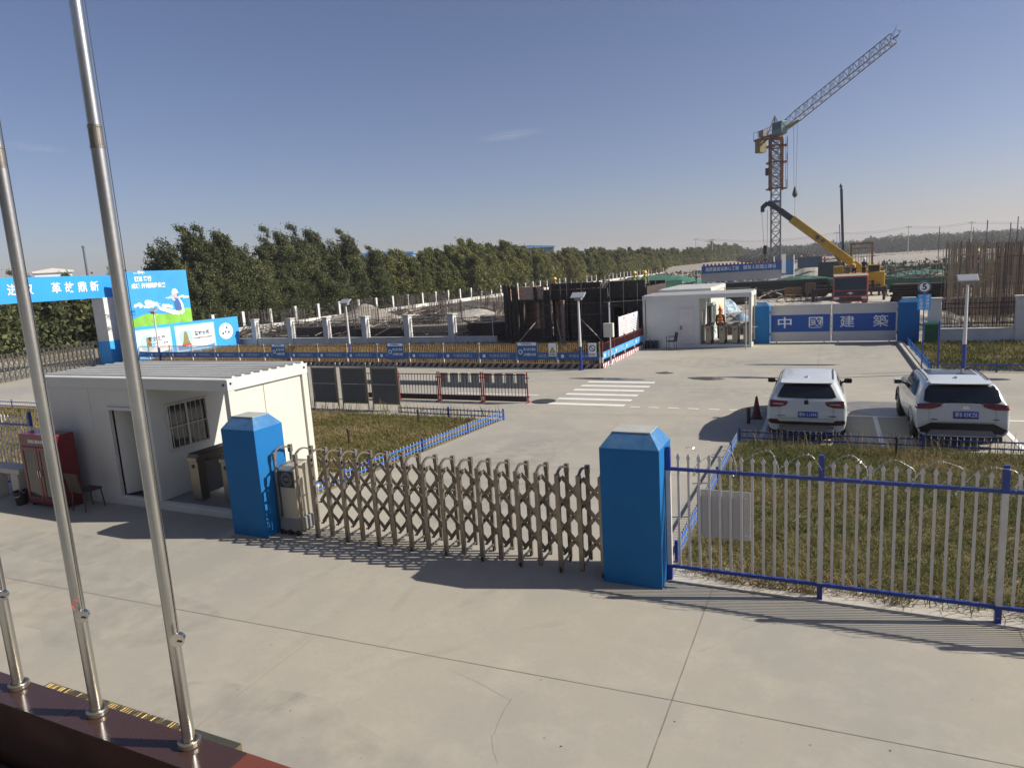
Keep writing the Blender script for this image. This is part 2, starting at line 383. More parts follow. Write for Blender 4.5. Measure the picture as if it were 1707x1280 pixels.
def grass_patch(name, poly_fn, n_, h, w_, lean, m_, label, zfn=None):
    P = poly_fn(n_); P = np.column_stack([P, np.zeros(len(P))])
    V, F4, F3 = blades(P, h, w_, lean)
    me = bpy.data.meshes.new(name); T = np.concatenate([F4[:, [0, 1, 2]], F4[:, [0, 2, 3]], F3[:, :3]])
    me = fast_mesh(name, V, T, m_, 3); o = mesh_obj(name, me)
    return tag(o, label, 'grass', kind='stuff')
def rect_pts(x0, x1, y0, y1, clump=.0):
    def f(n_):
        p_ = np.column_stack([RNG.uniform(x0, x1, n_), RNG.uniform(y0, y1, n_)])
        if clump:
            c = np.column_stack([RNG.uniform(x0, x1, n_ // 60 + 1), RNG.uniform(y0, y1, n_ // 60 + 1)])
            k = int(n_ * clump); p_[:k] = c[RNG.integers(0, len(c), k)] + RNG.normal(0, .12, (k, 2))
            p_[:, 0] = np.clip(p_[:, 0], x0, x1); p_[:, 1] = np.clip(p_[:, 1], y0, y1)
        return p_
    return f

def blob(cx_, cy_, rx, ry, n_=28, seed=1, a=.35):
    r_ = random.Random(seed); ph = [r_.uniform(0, 6.28) for _ in range(5)]
    return [(cx_ + rx * math.cos(t) * (1 + a * sum(math.sin(k * t + ph[k - 2]) / k for k in range(2, 6))),
             cy_ + ry * math.sin(t) * (1 + a * sum(math.cos(k * t + ph[k - 2]) / k for k in range(2, 6)))) for t in [2 * math.pi * i / n_ for i in range(n_)]]
# ================================================================== GROUND
struct('ground', MB().flat([(-1500, -300), (1500, -300), (1500, 2300), (-1500, 2300)], -.03), 'dirt')
struct('concrete_pavement', MB().flat([(-75, -10), (45, -10), (45, 37.1), (-8.9, 37.1), (-9.15, 29.0), (-43, 30.15), (-75, 31)], 0), 'concrete')
struct('gateway_slab', MB().flat([(-9, 37.1), (4.2, 37.1), (4.2, 42), (-9, 42)], .002), 'concrete')
struct('planting_bed', MB().flat([(-9.2, 29.0), (-9.0, 37.6), (-43, 39.2), (-43, 30.2)], .006), 'soil_brown')
struct('lawn_by_the_car_park', MB().flat([(-2.05, 9.75), (40, 9.75), (40, 17.35), (-2.0, 17.35)], .004), 'turf_soil')
struct('lawn_behind_the_guard_cabin', MB().flat([(-10.2, 9.9), (-9.15, 18.55), (-44, 16.9), (-44, 13.5), (-17.5, 9.6)], .004), 'turf_soil')
struct('lawn_by_the_site_wall', MB().flat([(3.55, 28.85), (45, 28.85), (45, 37.3), (3.5, 37.3)], .004), 'turf_soil')
struct('gravel_yard', MB().flat([(-9, 42), (7, 41), (8, 64), (-14, 66)], -.01), 'gravel')
struct('site_road', MB().flat([(-8, 64), (7, 62), (14, 120), (6, 170), (1, 170), (-9, 72)], -.004), 'pale_concrete')
struct('material_yard', MB().flat([(-54, 40), (-19, 38.6), (-9, 42), (-14, 66), (-54, 100)], -.012), 'yard')
jb = MB()
def strip(p, q, w_=.010):
    p = Vector((*p, .004)); q = Vector((*q, .004)); d = (q - p).normalized(); s_ = Vector((-d.y, d.x, 0)) * w_ / 2
    jb.add([p - s_, q - s_, q + s_, p + s_], [(0, 1, 2, 3)])
strip((-1.5, -2), (-1.4, 9.3)); strip((-14, 6.02), (-1.46, 6.55)); strip((-1.46, 6.55), (12, 6.95)); strip((2.0, 3), (2.15, 9.3))
strip((-9.6, 14.2), (-2.0, 14.3)); strip((-9.4, 19.6), (-2.4, 20.2)); strip((-30, 24.9), (20, 25.2)); strip((-.3, 25.2), (-.25, 36.9)); strip((-9, 31.2), (3.4, 31.4))
strip((-6.2, 10), (-6.0, 18)); strip((-9, 35.4), (3.4, 35.5)); strip((-6, -2), (-6.05, 6.3), .008); strip((3.4, 27.2), (30, 27.4)); strip((-8, 22.9), (12, 23.0))
jb2 = jb; jb = MB()
def crack(p, q, n_=14, a=.12):
    p = Vector(p); q = Vector(q); d = q - p; s_ = Vector((-d.y, d.x)).normalized(); last = p; o = 0
    for i in range(1, n_ + 1):
        o += random.uniform(-a, a); o *= .8
        c = p + d * i / n_ + s_ * o; strip(last, c, random.uniform(.002, .004)); last = c
crack((-3.94, 6.25), (-3.05, 6.0), 6, .02); crack((-3.05, 6.0), (-3.0, 5.4), 6, .02); crack((-3.0, 5.4), (-2.75, 5.05), 5, .02); crack((-3.05, 6.0), (-2.95, 6.3), 4, .02); crack((-1.4, 7.4), (-.2, 9.2), 12, .05)
struct('pavement_cracks', jb, 'crack'); struct('pavement_joints', jb2, 'joint')
m_ = MB(); rr = random.Random(8)
for k in range(16):
    x0 = rr.uniform(-8, -2.6) if k < 9 else rr.uniform(-6, 3); y0 = rr.uniform(-1, 8) if k < 7 else rr.uniform(10, 30); a = math.pi / 2 + rr.uniform(-.35, .35); cv = rr.uniform(-.05, .05); x, y = x0, y0
    for i in range(rr.randint(10, 26)):
        x2, y2 = x + .35 * math.cos(a), y + .35 * math.sin(a); s_ = Vector((-math.sin(a), math.cos(a), 0)) * .07
        if y2 > 36 or (8.6 < y2 < 9.8) or x2 > 3 or x2 < -9: break
        p_ = Vector((x, y, .003)); q_ = Vector((x2, y2, .003)); m_.add([p_ - s_, q_ - s_, q_ + s_, p_ + s_], [(0, 1, 2, 3)]); x, y = x2, y2; a += cv
struct('tyre_marks', m_, 'tyre_mark', fix=False)
for c in ((-10.5, 5.8, 2.6, 1.1, 31), (-5.4, 4.7, 1.6, .6, 32), (-2.2, 24, 2.4, .8, 33), (-7, 13.5, 1.4, 2.6, 34), (0.6, 5.2, 1.5, .8, 35), (-5, 31, 2, 1.5, 36), (1, 33, 1.6, 1.3, 37), (-13, 7.3, 2, .5, 38)):
    struct('pavement_stain', MB().flat(blob(*c[:4], seed=c[4]), .0015), 'dust_stain')
# worn edge of sandy concrete under the front fence
struct('sandy_verge', MB().flat([(-2.0, 9.25), (6, 9.2), (14, 9.2), (14, 9.9), (6, 9.85), (3.5, 9.7), (1, 9.95), (-.4, 9.7), (-1.2, 9.95), (-2.0, 9.85)], .008), 'pale_concrete')
for nm, c, lab in (('puddle', (-8.1, 26.3, 1.25, .28, 3), 'long dark puddle nearest the notice panels, just beyond the zebra crossing'),
                   ('puddle', (-4.2, 26.7, .75, .33, 5), 'short dark puddle right of the zebra crossing'),
                   ('puddle', (-2.6, 27.0, 1.0, .2, 8), 'thin wet streak on the road left of the first white car'),
                   ('puddle', (-6.1, 27.9, .35, .22, 9), 'small round puddle behind the long one'),
                   ('puddle', (1.4, 21.9, 1.0, .95, 12), 'wide damp patch on the concrete between the two white cars'),
                   ('puddle', (-1.2, 30.3, 1.7, .18, 14), 'thin wet line in front of the blue site gate'),
                   ('puddle', (4.9, 27.2, .8, .2, 17), 'dark puddle at the foot of the right-hand solar lamp'),
                   ('puddle', (6.4, 23.9, .9, .2, 19), 'thin puddle on the road beyond the second white car')):
    big = c[4] == 12
    tag(MB().flat(blob(*c[:4], seed=c[4]), .006).build(nm, 'damp' if big else 'wet'), lab, 'puddle', 'puddles on the road')
# painted markings
cz = thing('zebra_crossing', 'white striped zebra crossing of six worn bars on the concrete road', 'crosswalk', (-7.3, 23.4, 0))
for i in range(6):
    y = -2.15 + i * .86; MB().b(-1.33, y - .15, .004, 1.33, y + .15, .007).build('painted_bar', 'road_paint', cz)
pk = thing('parking_markings', 'white painted lines of the parking bays around the two white cars', 'road marking', (1.3, 19, 0))
for x in (-2.77, -.05, 2.72, 5.4): MB().b(x - .055, -1.5, .004, x + .055, 1.72, .007).build('painted_line', 'road_paint', pk)
MB().b(-2.77, 1.73, .004, 12, 1.85, .007).build('painted_line', 'road_paint', pk)
tag(MB().b(-13, 22.55, .004, -9.6, 22.67, .007).build('painted_line', 'road_paint'), 'worn white line on the road beside the red and white crowd barrier', 'road marking')
for i in range(8): tag(MB().b(-5.75 + i * .62, 21.02, .004, -5.42 + i * .62, 21.12, .007).build('painted_dash', 'road_paint'), 'dash of the short broken white line between the zebra crossing and the parking bays', 'road marking', 'dashes right of the zebra crossing')
tag(MB().b(-9.85, 20.95, .004, -8.7, 21.0, .007).build('painted_line', 'road_paint'), 'thin white line between the end barrier and the manhole cover', 'road marking')
mh = thing('manhole_cover', 'dark round manhole cover in the road left of the zebra crossing', 'manhole cover', (-8.95, 21.55, 0))
MB().lathe([(.42, .004), (.42, .012), (.40, .012)], n=28).build('frame', 'iron', mh); MB().lathe([(.37, .006), (.37, .018), (.02, .02)], n=28).build('lid', 'iron', mh)

# grass
grass_patch('lawn_grass', rect_pts(-1.95, 12, 9.8, 17.3, .35), 90000, .15, .011, 1.5, 'grass_mix', 'tangled half dry lawn grass between the white fence and the parked cars')
grass_patch('lawn_grass', rect_pts(-18, -10.1, 12.6, 18.5, .35), 42000, .13, .015, 1.5, 'grass_lawn', 'dry yellow lawn grass in front of the grey notice boards')
grass_patch('lawn_grass', rect_pts(-40, -17.5, 10.5, 16.8, .3), 12000, .2, .03, .8, 'grass_dry', 'yellow grass behind the guard cabin at the left edge')
grass_patch('lawn_grass', rect_pts(3.6, 24, 29, 37.2, .3), 36000, .20, .03, .8, 'grass_mix', 'patchy green lawn grass below the solar lamp at the right')
grass_patch('bed_weeds', rect_pts(-42, -9.6, 30.6, 37.6, .3), 34000, .38, .035, .7, 'weeds', 'rusty brown weeds in the bed behind the striped fence')
grass_patch('verge_weeds', rect_pts(-1.9, 12, 9.45, 9.95, .8), 5200, .2, .012, 1.6, 'grass_dry', 'dry grass spilling over the sandy edge under the white fence')
def tall_stalks(name, pts, h, label):
    P = np.array([(x, y, 0) for x, y in pts]); V, F4, F3 = blades(P, h, .014, .5)
    T = np.concatenate([F4[:, [0, 1, 2]], F4[:, [0, 2, 3]], F3[:, :3]]); tag(mesh_obj(name, fast_mesh(name, V, T, 'grass_dry', 3)), label, 'grass', kind='stuff')
tall_stalks('tall_weeds', [(random.uniform(-1.5, 8), random.uniform(16.4, 17.6)) for _ in range(420)], .5, 'taller dry weeds along the low fence behind the parked cars')
tall_stalks('tall_weeds', [(random.uniform(-17, -9.2), random.uniform(18.2, 19.1)) for _ in range(300)], .5, 'taller dry weeds at the feet of the grey notice boards')
for x, y, lb in ((1.45, 16.7, 'short black post standing in the grass behind the second car'), (-12.2, 14.9, 'short black post in the dry lawn nearer the folding gate'), (-11.6, 17.6, 'short black post in the dry lawn below the end notice board')):
    t = thing('garden_light', lb, 'garden light', (x, y, 0)); MB().tube((0, 0, 0), (0, 0, .4), .025).build('post', 'black_plastic', t); MB().lathe([(.035, .4), (.045, .43), (.03, .47), (.005, .48)], n=10).build('cap', 'black_plastic', t)

# ================================================================== GATE PILLARS (near)
def pillar(name, x0, x1, y0, y1, h, label, top=.2, inset=.15):
    cx_, cy_ = (x0 + x1) / 2, (y0 + y1) / 2; a, b_ = (x1 - x0) / 2, (y1 - y0) / 2
    t = thing(name, label, 'gate pillar', (cx_, cy_, 0))
    m_ = MB(); L = [(a, b_, 0), (a, b_, h), (a - inset, b_ - inset, h + top)]
    vs = [(sx * X, sy * Y, z) for X, Y, z in L for sx, sy in ((-1, -1), (1, -1), (1, 1), (-1, 1))]
    fs = [(i * 4 + k, i * 4 + (k + 1) % 4, (i + 1) * 4 + (k + 1) % 4, (i + 1) * 4 + k) for i in range(2) for k in range(4)] + [(3, 2, 1, 0)]
    m_.add(vs, fs); m_.m[4:8] = [1] * 4; m_.build('shaft', ['blue_paint', 'blue_dusty'], t, bevel=.006)
    MB().b(-a + inset, -b_ + inset, h + top, a - inset, b_ - inset, h + top + .015).build('cap', 'blue_top', t)
    return t
pillar('gate_pillar', -10.12, -9.30, 8.78, 9.48, 2.03, 'blue painted gate pillar beside the guard cabin, with the gate motor at its foot', .2)
pillar('gate_pillar', -2.92, -2.06, 8.98, 9.72, 2.03, 'tall blue gate pillar between the folding gate and the white fence', .2)

# ================================================================== FOLDING GATE
fg = thing('folding_gate', 'stainless steel folding trellis gate stretched between the two blue pillars', 'folding gate', (-8.35, 9.08, 0))
NF = 17; DX = 5.4 / (NF - 1)
def gate_frame(i):
    m_ = MB(); x = i * DX; d = .42
    m_.b(x - .034, -.025, .07 if i % 2 else .03, x + .034, .03, 1.50); m_.b(x - .030, d - .025, .07, x + .030, d + .02, 1.52)
    m_.b(x - .034, -.03, 1.44, x + .034, .035, 1.56); m_.b(x - .034, d - .035, 1.46, x + .034, d + .03, 1.60)
    pts = [(x, d * k / 8, 1.53 + .085 * math.sin(math.pi * (k / 8) ** .8)) for k in range(9)]
    for a, b_ in zip(pts[:-1], pts[1:]): m_.bar(a, b_, .04, .028)
    m_.bar((x, 0, .12), (x, d, .12), .03); m_.bar((x, 0, 1.02), (x, d, 1.02), .022); o = m_.build('gate_frame', 'gate_steel', fg, bevel=.003)
    if i % 2 == 0:
        for y in (0, d): wb = MB(); wb.wheel((x + .0, y, .045), .045, .03); wb.build('wheel', 'rubber', o)
for i in range(NF): gate_frame(i)
for i in range(NF - 1):
    m_ = MB(); x0, x1 = i * DX, (i + 1) * DX
    for z in (.22, .62, 1.02):
        a = (x0, .16, z); b_ = (x1, .16, z + .40); c = (x0, .215, z + .40); d = (x1, .215, z)
        for off in (0, .048): m_.bar((a[0], a[1], a[2] + off), (b_[0], b_[1], b_[2] + off), .014, .031); m_.bar((c[0], c[1], c[2] + off), (d[0], d[1], d[2] + off), .014, .031)
        for q in (a, b_, ((x0 + x1) / 2, .19, z + .20)): m_.tube((q[0], .12, q[2] + .02), (q[0], .26, q[2] + .02), .014, n=8)
    m_.build('scissor_lattice', 'gate_steel', fg)
hd = thing('gate_motor', 'steel motor box with a round emblem at the left end of the folding gate', 'gate motor', (-8.97, 9.1, 0))
mb = MB(); mb.prism([(0, .12), (.42, .12), (.42, 1.34), (.06, 1.30), (0, 1.22)], 'x', -.19, .19); mb.build('housing', 'motor_steel', hd, bevel=.015)
MB().b(-.165, -.012, .90, .165, -.001, 1.21).build('front_panel', 'black_plastic', hd, bevel=.004)
mb = MB()
for r0, r1 in ((.115, .13), (.085, .097)):
    n_ = 28; vs = [(r * math.cos(6.2832 * k / n_), -.015, 1.06 + r * math.sin(6.2832 * k / n_)) for r in (r0, r1) for k in range(n_)]
    mb.add(vs, [(k, (k + 1) % n_, (k + 1) % n_ + n_, k + n_) for k in range(n_)])
for k in range(3): mb.b(-.05 + k * .04, -.017, 1.03, -.03 + k * .04, -.014, 1.09)
mb.build('emblem', 'grey_plastic', hd)
MB().prism([(-.06, .07), (.46, .07), (.42, .32), (-.0, .32)], 'x', -.25, .25).build('base_skirt', 'grey_plastic', hd, bevel=.02)
for x in (-.19, 0, .19):
    MB().wheel((x, -.05, .055), .055, .04, 'y').build('wheel', 'rubber', hd)
for x in (-.235, .27):
    m_ = MB(); d = .42; m_.b(x - .022, -.03, .1, x + .022, .015, 1.5); m_.b(x - .022, d - .02, .1, x + .022, d + .02, 1.52); m_.b(x - .034, -.04, 1.42, x + .034, .025, 1.55); m_.b(x - .034, d - .035, 1.46, x + .034, d + .03, 1.60)
    pts = [(x, d * k / 8, 1.53 + .085 * math.sin(math.pi * (k / 8) ** .8)) for k in range(9)]
    for a, b_ in zip(pts[:-1], pts[1:]): m_.bar(a, b_, .04, .028)
    m_.build('gate_frame', 'gate_steel', hd, bevel=.003)

# ================================================================== WHITE PICKET FENCE
def picket_bay(parent, x0, x1, h_lo=.21, h_hi=1.68, n_=13, tip=1.90, first=.06):
    m_ = MB(); 
    for k in range(n_):
        x = x0 + (x1 - x0) * (k + 1) / (n_ + 1); w_ = .017
        m_.b(x - w_, -.006, h_lo + .02, x + w_, .006, tip - .08)
        m_.add([(x - w_ * 1.1, -.007, tip - .08), (x + w_ * 1.1, -.007, tip - .08), (x + w_ * 1.1, .007, tip - .08), (x - w_ * 1.1, .007, tip - .08),
                (x - w_ * 1.7, -.007, tip - .045), (x + w_ * 1.7, -.007, tip - .045), (x + w_ * 1.7, .007, tip - .045), (x - w_ * 1.7, .007, tip - .045), (x, 0, tip + .02)],
               [(0, 1, 5, 4), (1, 2, 6, 5), (2, 3, 7, 6), (3, 0, 4, 7), (4, 5, 8), (5, 6, 8), (6, 7, 8), (7, 4, 8)])
    m_.build('picket_row', 'white_paint', parent)
    for z in (h_lo, h_hi): MB().b(x0 + .03, -.022, z - .022, x1 - .03, .022, z + .022).build('rail', 'fence_blue', parent)
def fence_post(parent, x):
    o = MB().b(x - .033, -.033, .21, x + .033, .033, 1.70).build('post', 'white_paint', parent)
    MB().b(x - .034, -.034, 0, x + .034, .034, .235).build('foot', 'fence_blue', o)
    mb = MB(); mb.b(x - .034, -.034, 1.66, x + .034, .034, 1.98); mb.b(x - .026, -.026, 1.98, x + .026, .026, 2.0); mb.build('post_cap', 'fence_blue', o)
def razor(parent, x0, x1, z, r_, turns, seed):
    rr = random.Random(seed); m_ = MB(); pts = []
    N = turns * 26
    for i in range(N + 1):
        t = i / N; a = 2 * math.pi * turns * t; q = r_ * (1 + .12 * math.sin(3.1 * a))
        pts.append(Vector((x0 + (x1 - x0) * t + q * .75 * math.sin(a + .6), .045 * math.cos(a * .5), z + q * math.cos(a))))
    for i in range(N): m_.tube(pts[i], pts[i + 1], .0032, n=4, cap=False)
    for i in range(0, N, 1):
        d = (pts[min(i + 1, N)] - pts[i]).normalized(); u = Vector((rr.uniform(-1, 1), rr.uniform(-1, 1), rr.uniform(-1, 1))).cross(d).normalized() * .024
        c = pts[i]; m_.add([c - u, c - d * .008, c + u, c + d * .008], [(0, 1, 2, 3)])
    m_.build('razor_wire', 'razor', parent, fix=False)
pf = thing('picket_fence', 'white picket fence with blue rails and razor wire, right of the tall blue pillar', 'fence', (0, 9.35, 0))
posts = [-2.02, -.03, 1.95, 3.95, 5.95]
for x in posts: fence_post(pf, x)
for a, b_ in zip(posts[:-1], posts[1:]): picket_bay(pf, a, b_)
razor(pf, -1.85, 6, 1.80, .19, 15, 3)
pf2 = thing('picket_fence', 'white picket fence with blue rails behind the concrete bench at the left edge', 'fence', (-16.9, 9.35, 0), 0)
for k in range(4): fence_post(pf2, -k * 2.0 - .05)
for k in range(3): picket_bay(pf2, -(k + 1) * 2.0 - .05, -k * 2.0 - .05)
razor(pf2, -6, -.2, 1.78, .15, 11, 5)
sb = thing('blank_board', 'blank grey board tied behind the pickets of the white fence', 'board', (-1.27, 9.385, 0))
mb = MB(); mb.b(-.36, 0, .70, .36, .012, 1.40); mb.build('panel', 'grey_panel', sb, bevel=.003)
mb = MB()
for x in (-.3, .3):
    for z in (.78, 1.32): mb.tube((x, -.05, z), (x, .02, z), .004, n=6)
mb.build('tie', 'razor', sb)

# ================================================================== LOW BED FENCES
def low_fence(name, pts, label, h=.32, gap=.125, posts=2.0, rail='rail_blue', pick='white_paint'):
    o = thing(name, label, 'low fence', (pts[0][0], pts[0][1], 0)); ox, oy = pts[0]
    for (ax, ay), (bx, by) in zip(pts[:-1], pts[1:]):
        ax -= ox; bx -= ox; ay -= oy; by -= oy; L = math.hypot(bx - ax, by - ay); m_ = MB(); n_ = int(L / gap)
        for k in range(n_ + 1):
            t = k / n_; x, y = ax + (bx - ax) * t, ay + (by - ay) * t
            m_.tube((x, y, .03), (x, y, h - .02), .009, n=6); m_.tube((x, y, h - .02), (x, y, h + .01), .009, .002, n=6)
        m_.build('picket_row', pick, o)
        for z in (.10, h - .07): MB().bar((ax, ay, z), (bx, by, z), .03).build('rail', rail, o)
        for k in range(int(L / posts) + 1):
            t = min(1, k * posts / L); x, y = ax + (bx - ax) * t, ay + (by - ay) * t
            mb = MB(); mb.b(x - .025, y - .025, 0, x + .025, y + .025, h + .03); mb.build('post', 'fence_blue', o, bevel=.006)
    return o
low_fence('low_fence', [(-10.15, 9.95), (-9.97, 12.8), (-9.12, 18.6)], 'knee high blue and white fence running away beside the dry lawn, left of the drive')
low_fence('low_fence', [(-9.12, 18.62), (-13.1, 18.72)], 'dark low fence along the far side of the dry lawn', rail='fence_blue', pick='black_iron')
low_fence('low_fence', [(-2.05, 9.95), (-1.97, 17.0)], 'knee high blue and white fence running away from the tall blue pillar')
low_fence('low_fence', [(-1.95, 17.42), (14, 17.55)], 'low blue fence along the lawn edge behind the parked cars', rail='fence_blue')
low_fence('low_fence', [(3.5, 37.2), (3.48, 28.75)], 'low fence running from the blue site gate toward the sign post', h=.36, gap=.2, rail='blue_paint', pick='rail_blue')
low_fence('low_fence', [(3.5, 28.7), (24, 28.75)], 'low dark blue fence along the lawn at the foot of the right-hand solar lamp', h=.34, gap=.2, rail='fence_blue', pick='fence_blue')
low_fence('low_fence', [(-40, 17.05), (-17.2, 17.1)], 'low blue fence behind the guard cabin at the left edge', h=.34, gap=.16)
MBK = MB(); MBK.b(3.12, 28.7, 0, 3.32, 37.3, .12); struct('kerb', MBK, 'pale_concrete')

# ================================================================== FLAGPOLE PLINTH
pl = thing('flagpole_plinth', 'polished dark red granite plinth under the three flagpoles, gilt letters along its front', 'plinth', (-5.8, 3.3, 0))
PX0, PX1, PY0, PY1, PH = -14.2, 2.10, -.15, .17, .9
MB().b(-14.2, PY0 + .02, 0, 2.10, PY1 - .02, PH - .03).build('body', 'granite', pl)
xs = [-14.2, -9.1, -6.5, -3.4, -.35, 1.62]
for a, b_ in zip(xs[:-1], xs[1:]): MB().b(a + .003, PY0, PH - .03, b_ - .003, PY1, PH).build('top_slab', 'granite', pl, bevel=.003)
MB().prism([(1.624, PH), (2.12, PH - .004), (2.12, PH - .034), (1.624, PH - .03)], 'y', PY0, PY1).build('top_slab', 'granite_red', pl, bevel=.003)
rr = random.Random(4); x = 1.46
mb = MB(); mb.b(.93, PY1 + .0, .80, 1.46, PY1 + .085, .878); mb.build('gilt_bar', 'gold', pl)
x = .9
while x > -.95:
    cw = .17; m_ = MB()
    for k in range(5):
        xx = x - cw * k / 5; hh = rr.uniform(.05, .12); m_.b(xx - rr.uniform(.012, .028), PY1, .88 - hh, xx, PY1 + .085, .88)
    m_.b(x - cw + .0, PY1, .80, x, PY1 + .08, .82); m_.b(x - cw + .0, PY1, .85, x - .01, PY1 + .08, .872)
    m_.build('gilt_letter', 'gold', pl); x -= cw + .012
# lower step in front of the building
st = thing('granite_step', 'dark polished granite ledge below the near side of the plinth', 'ledge', (-5.8, 2.4, 0))
MB().b(-9, -1.0, 0, 4, .715, .22).build('ledge_body', 'granite', st, bevel=.004)
MB().b(-9, -1.01, .22, 4, .715, .25).build('top_slab', 'granite', st, bevel=.003)
def flagpole(x, label, red=False):
    t = thing('flagpole', label, 'flagpole', (x, 3.37, .9), 0, 'flagpoles on the granite plinth')
    MB().lathe([(.049, 0), (.048, 4.72)], n=28).build('lower_tube', 'pole_steel', t, smooth=True)
    MB().lathe([(.050, 4.72), (.050, 4.74), (.047, 4.745), (.047, 4.86), (.049, 4.865), (.049, 4.88)], n=28).build('joint_collar', 'steel', t)
    MB().lathe([(.044, 4.88), (.034, 9.2)], n=28).build('upper_tube', 'pole_steel', t, smooth=True)
    MB().lathe([(.0, 9.2), (.05, 9.22), (.075, 9.3), (.05, 9.38), (.005, 9.40)], n=20).build('finial', 'chrome', t, smooth=True)
    mb = MB(); mb.lathe([(.055, 0), (.086, 0), (.089, .008), (.089, .048), (.083, .055), (.064, .055), (.058, .04), (.048, .04)], n=36); mb.build('base_ring', 'steel', t, smooth=False, bevel=.004)
    wn_ = MB(); a = Vector((.5, -.87, 0)).normalized()
    wn_.tube((.03, -.01, 1.0), (.11, -.02, 1.0), .014, n=8); p0 = a * .03 + Vector((.10, 0, 1.0)); wn_.tube(p0, p0 + a * .05, .045, n=24); wn_.tube(p0 + a * .05, p0 + a * .056, .055, n=24); w_ = wn_.build('winch', 'chrome', t)
    s_ = Vector((-a.y, a.x, 0)); MB().bar(p0 + a * .062 - s_ * .0 , p0 + a * .062 + s_ * .035 - Vector((0, 0, .012)), .006, .008).build('crank', 'black_plastic', w_)
    MB().path([(.115, -.04, 1.02), (.12, -.03, 2.2), (.125, -.02, 4), (.10, 0, 6.5), (.05, 0, 9.1)], .003, 5).build('halyard', 'black_iron', t)
    if red: MB().path([(.055, -.03, 1.10), (-.0, -.052, 1.12), (-.045, -.02, 1.11), (.0, -.052, 1.07), (.03, -.06, 1.03)], .004, 5).build('ribbon', 'ink_red', t)
flagpole(-4.72, 'brushed steel flagpole, the nearest and rightmost of the three')
flagpole(-5.89, 'steel flagpole in the middle with a red string tied above its winch', True)
flagpole(-7.06, 'steel flagpole cut by the left edge of the photo')

# ================================================================== GUARD CABIN (near left)
def frame_cabin(t, x0, x1, y0, y1, h, roofm='roof_sheet', ribs=9, mm='cabin_panel'):
    for x in (x0, x1):
        for y in (y0, y1):
            mb = MB(); mb.b(x - .0 if x == x0 else x - .12, y if y == y0 else y - .16, .16, x + .12 if x == x0 else x, y + .16 if y == y0 else y, h - .22)
            mb.build('corner_post', mm if not (mm == 'cabin_panel' and x == x1) else 'cabin_cream', t, bevel=.006)
    m_ = MB()
    m_.b(x0, y0, 0, x1, y0 + .14, .16); m_.b(x0, y1 - .14, 0, x1, y1, .16); m_.b(x0, y0 + .14, 0, x0 + .14, y1 - .14, .16); m_.b(x1 - .14, y0 + .14, 0, x1, y1 - .14, .16)
    m_.b(x0 + .14, y0 + .14, .10, x1 - .14, y1 - .14, .15, 1); m_.build('floor_frame', [mm, 'grey_plastic'], t, bevel=.004)
    m_ = MB(); z0 = h - .22
    m_.b(x0 - .01, y0 - .01, z0, x1 + .01, y0 + .12, h); m_.b(x0 - .01, y1 - .12, z0, x1 + .01, y1 + .01, h); m_.b(x0 - .01, y0 + .12, z0, x0 + .12, y1 - .12, h); m_.b(x1 - .12, y0 + .12, z0, x1 + .01, y1 - .12, h)
    m_.b(x0 + .12, y0 + .12, z0 + .02, x1 - .12, y1 - .12, z0 + .06); m_.build('roof_frame', mm, t, bevel=.008)
    m_ = MB()
    w_ = (y1 - y0 - .04) / ribs
    for k in range(ribs):
        a = y0 + .02 + k * w_; m_.prism([(a, h + .006), (a + w_ * .62, h + .006), (a + w_ * .70, h + .045), (a + w_ * .92, h + .045), (a + w_, h + .006), (a + w_, h - .01), (a, h - .01)], 'x', x0 + .05, x1 - .05)
    m_.build('roof_sheet', roofm, t)
gc = thing('guard_cabin', 'white prefab guard cabin with open door and turnstile passage, beside the folding gate', 'cabin', (-16.45, 9.36, 0))
L, D, HH = 6.0, 2.22, 2.84          # local: x 0..L, y 0..D
frame_cabin(gc, 0, L, 0, D, HH)
RX = 3.55                            # room ends here
# front wall with door opening 2.40..3.12
m_ = MB()
m_.b(.16, .05, .16, .62, .09, 2.62); m_.b(.625, .045, .16, 1.70, .09, 2.62); m_.b(1.705, .05, .16, 2.27, .09, 2.62); m_.b(3.20, .05, .16, RX, .09, 2.62); m_.b(2.27, .05, 2.14, 3.20, .09, 2.62)
m_.build('front_wall', 'cabin_panel', gc, bevel=.003)
MB().b(.16, D - .09, .16, RX, D - .05, 2.62).build('back_wall', 'room_shade', gc)
MB().b(.05, .16, .16, .09, D - .16, 2.62).build('side_wall', 'cabin_panel', gc)
df = MB(); df.b(2.27, .015, .15, 2.34, .10, 2.20); df.b(3.14, .015, .15, 3.21, .10, 2.20); df.b(2.34, .015, 2.13, 3.14, .10, 2.20); df.b(2.34, .015, .15, 3.14, .10, .20)
dfo = df.build('door_frame', 'white_paint', gc, bevel=.004)
do = MB().bar((2.37, .12, 1.17), (2.74, .78, 1.17), .04, 1.92).build('door', 'cabin_panel', gc, bevel=.003)
MB().bar((2.68, .64, 1.1), (2.75, .76, 1.1), .09, .15).build('handle', 'chrome', do)
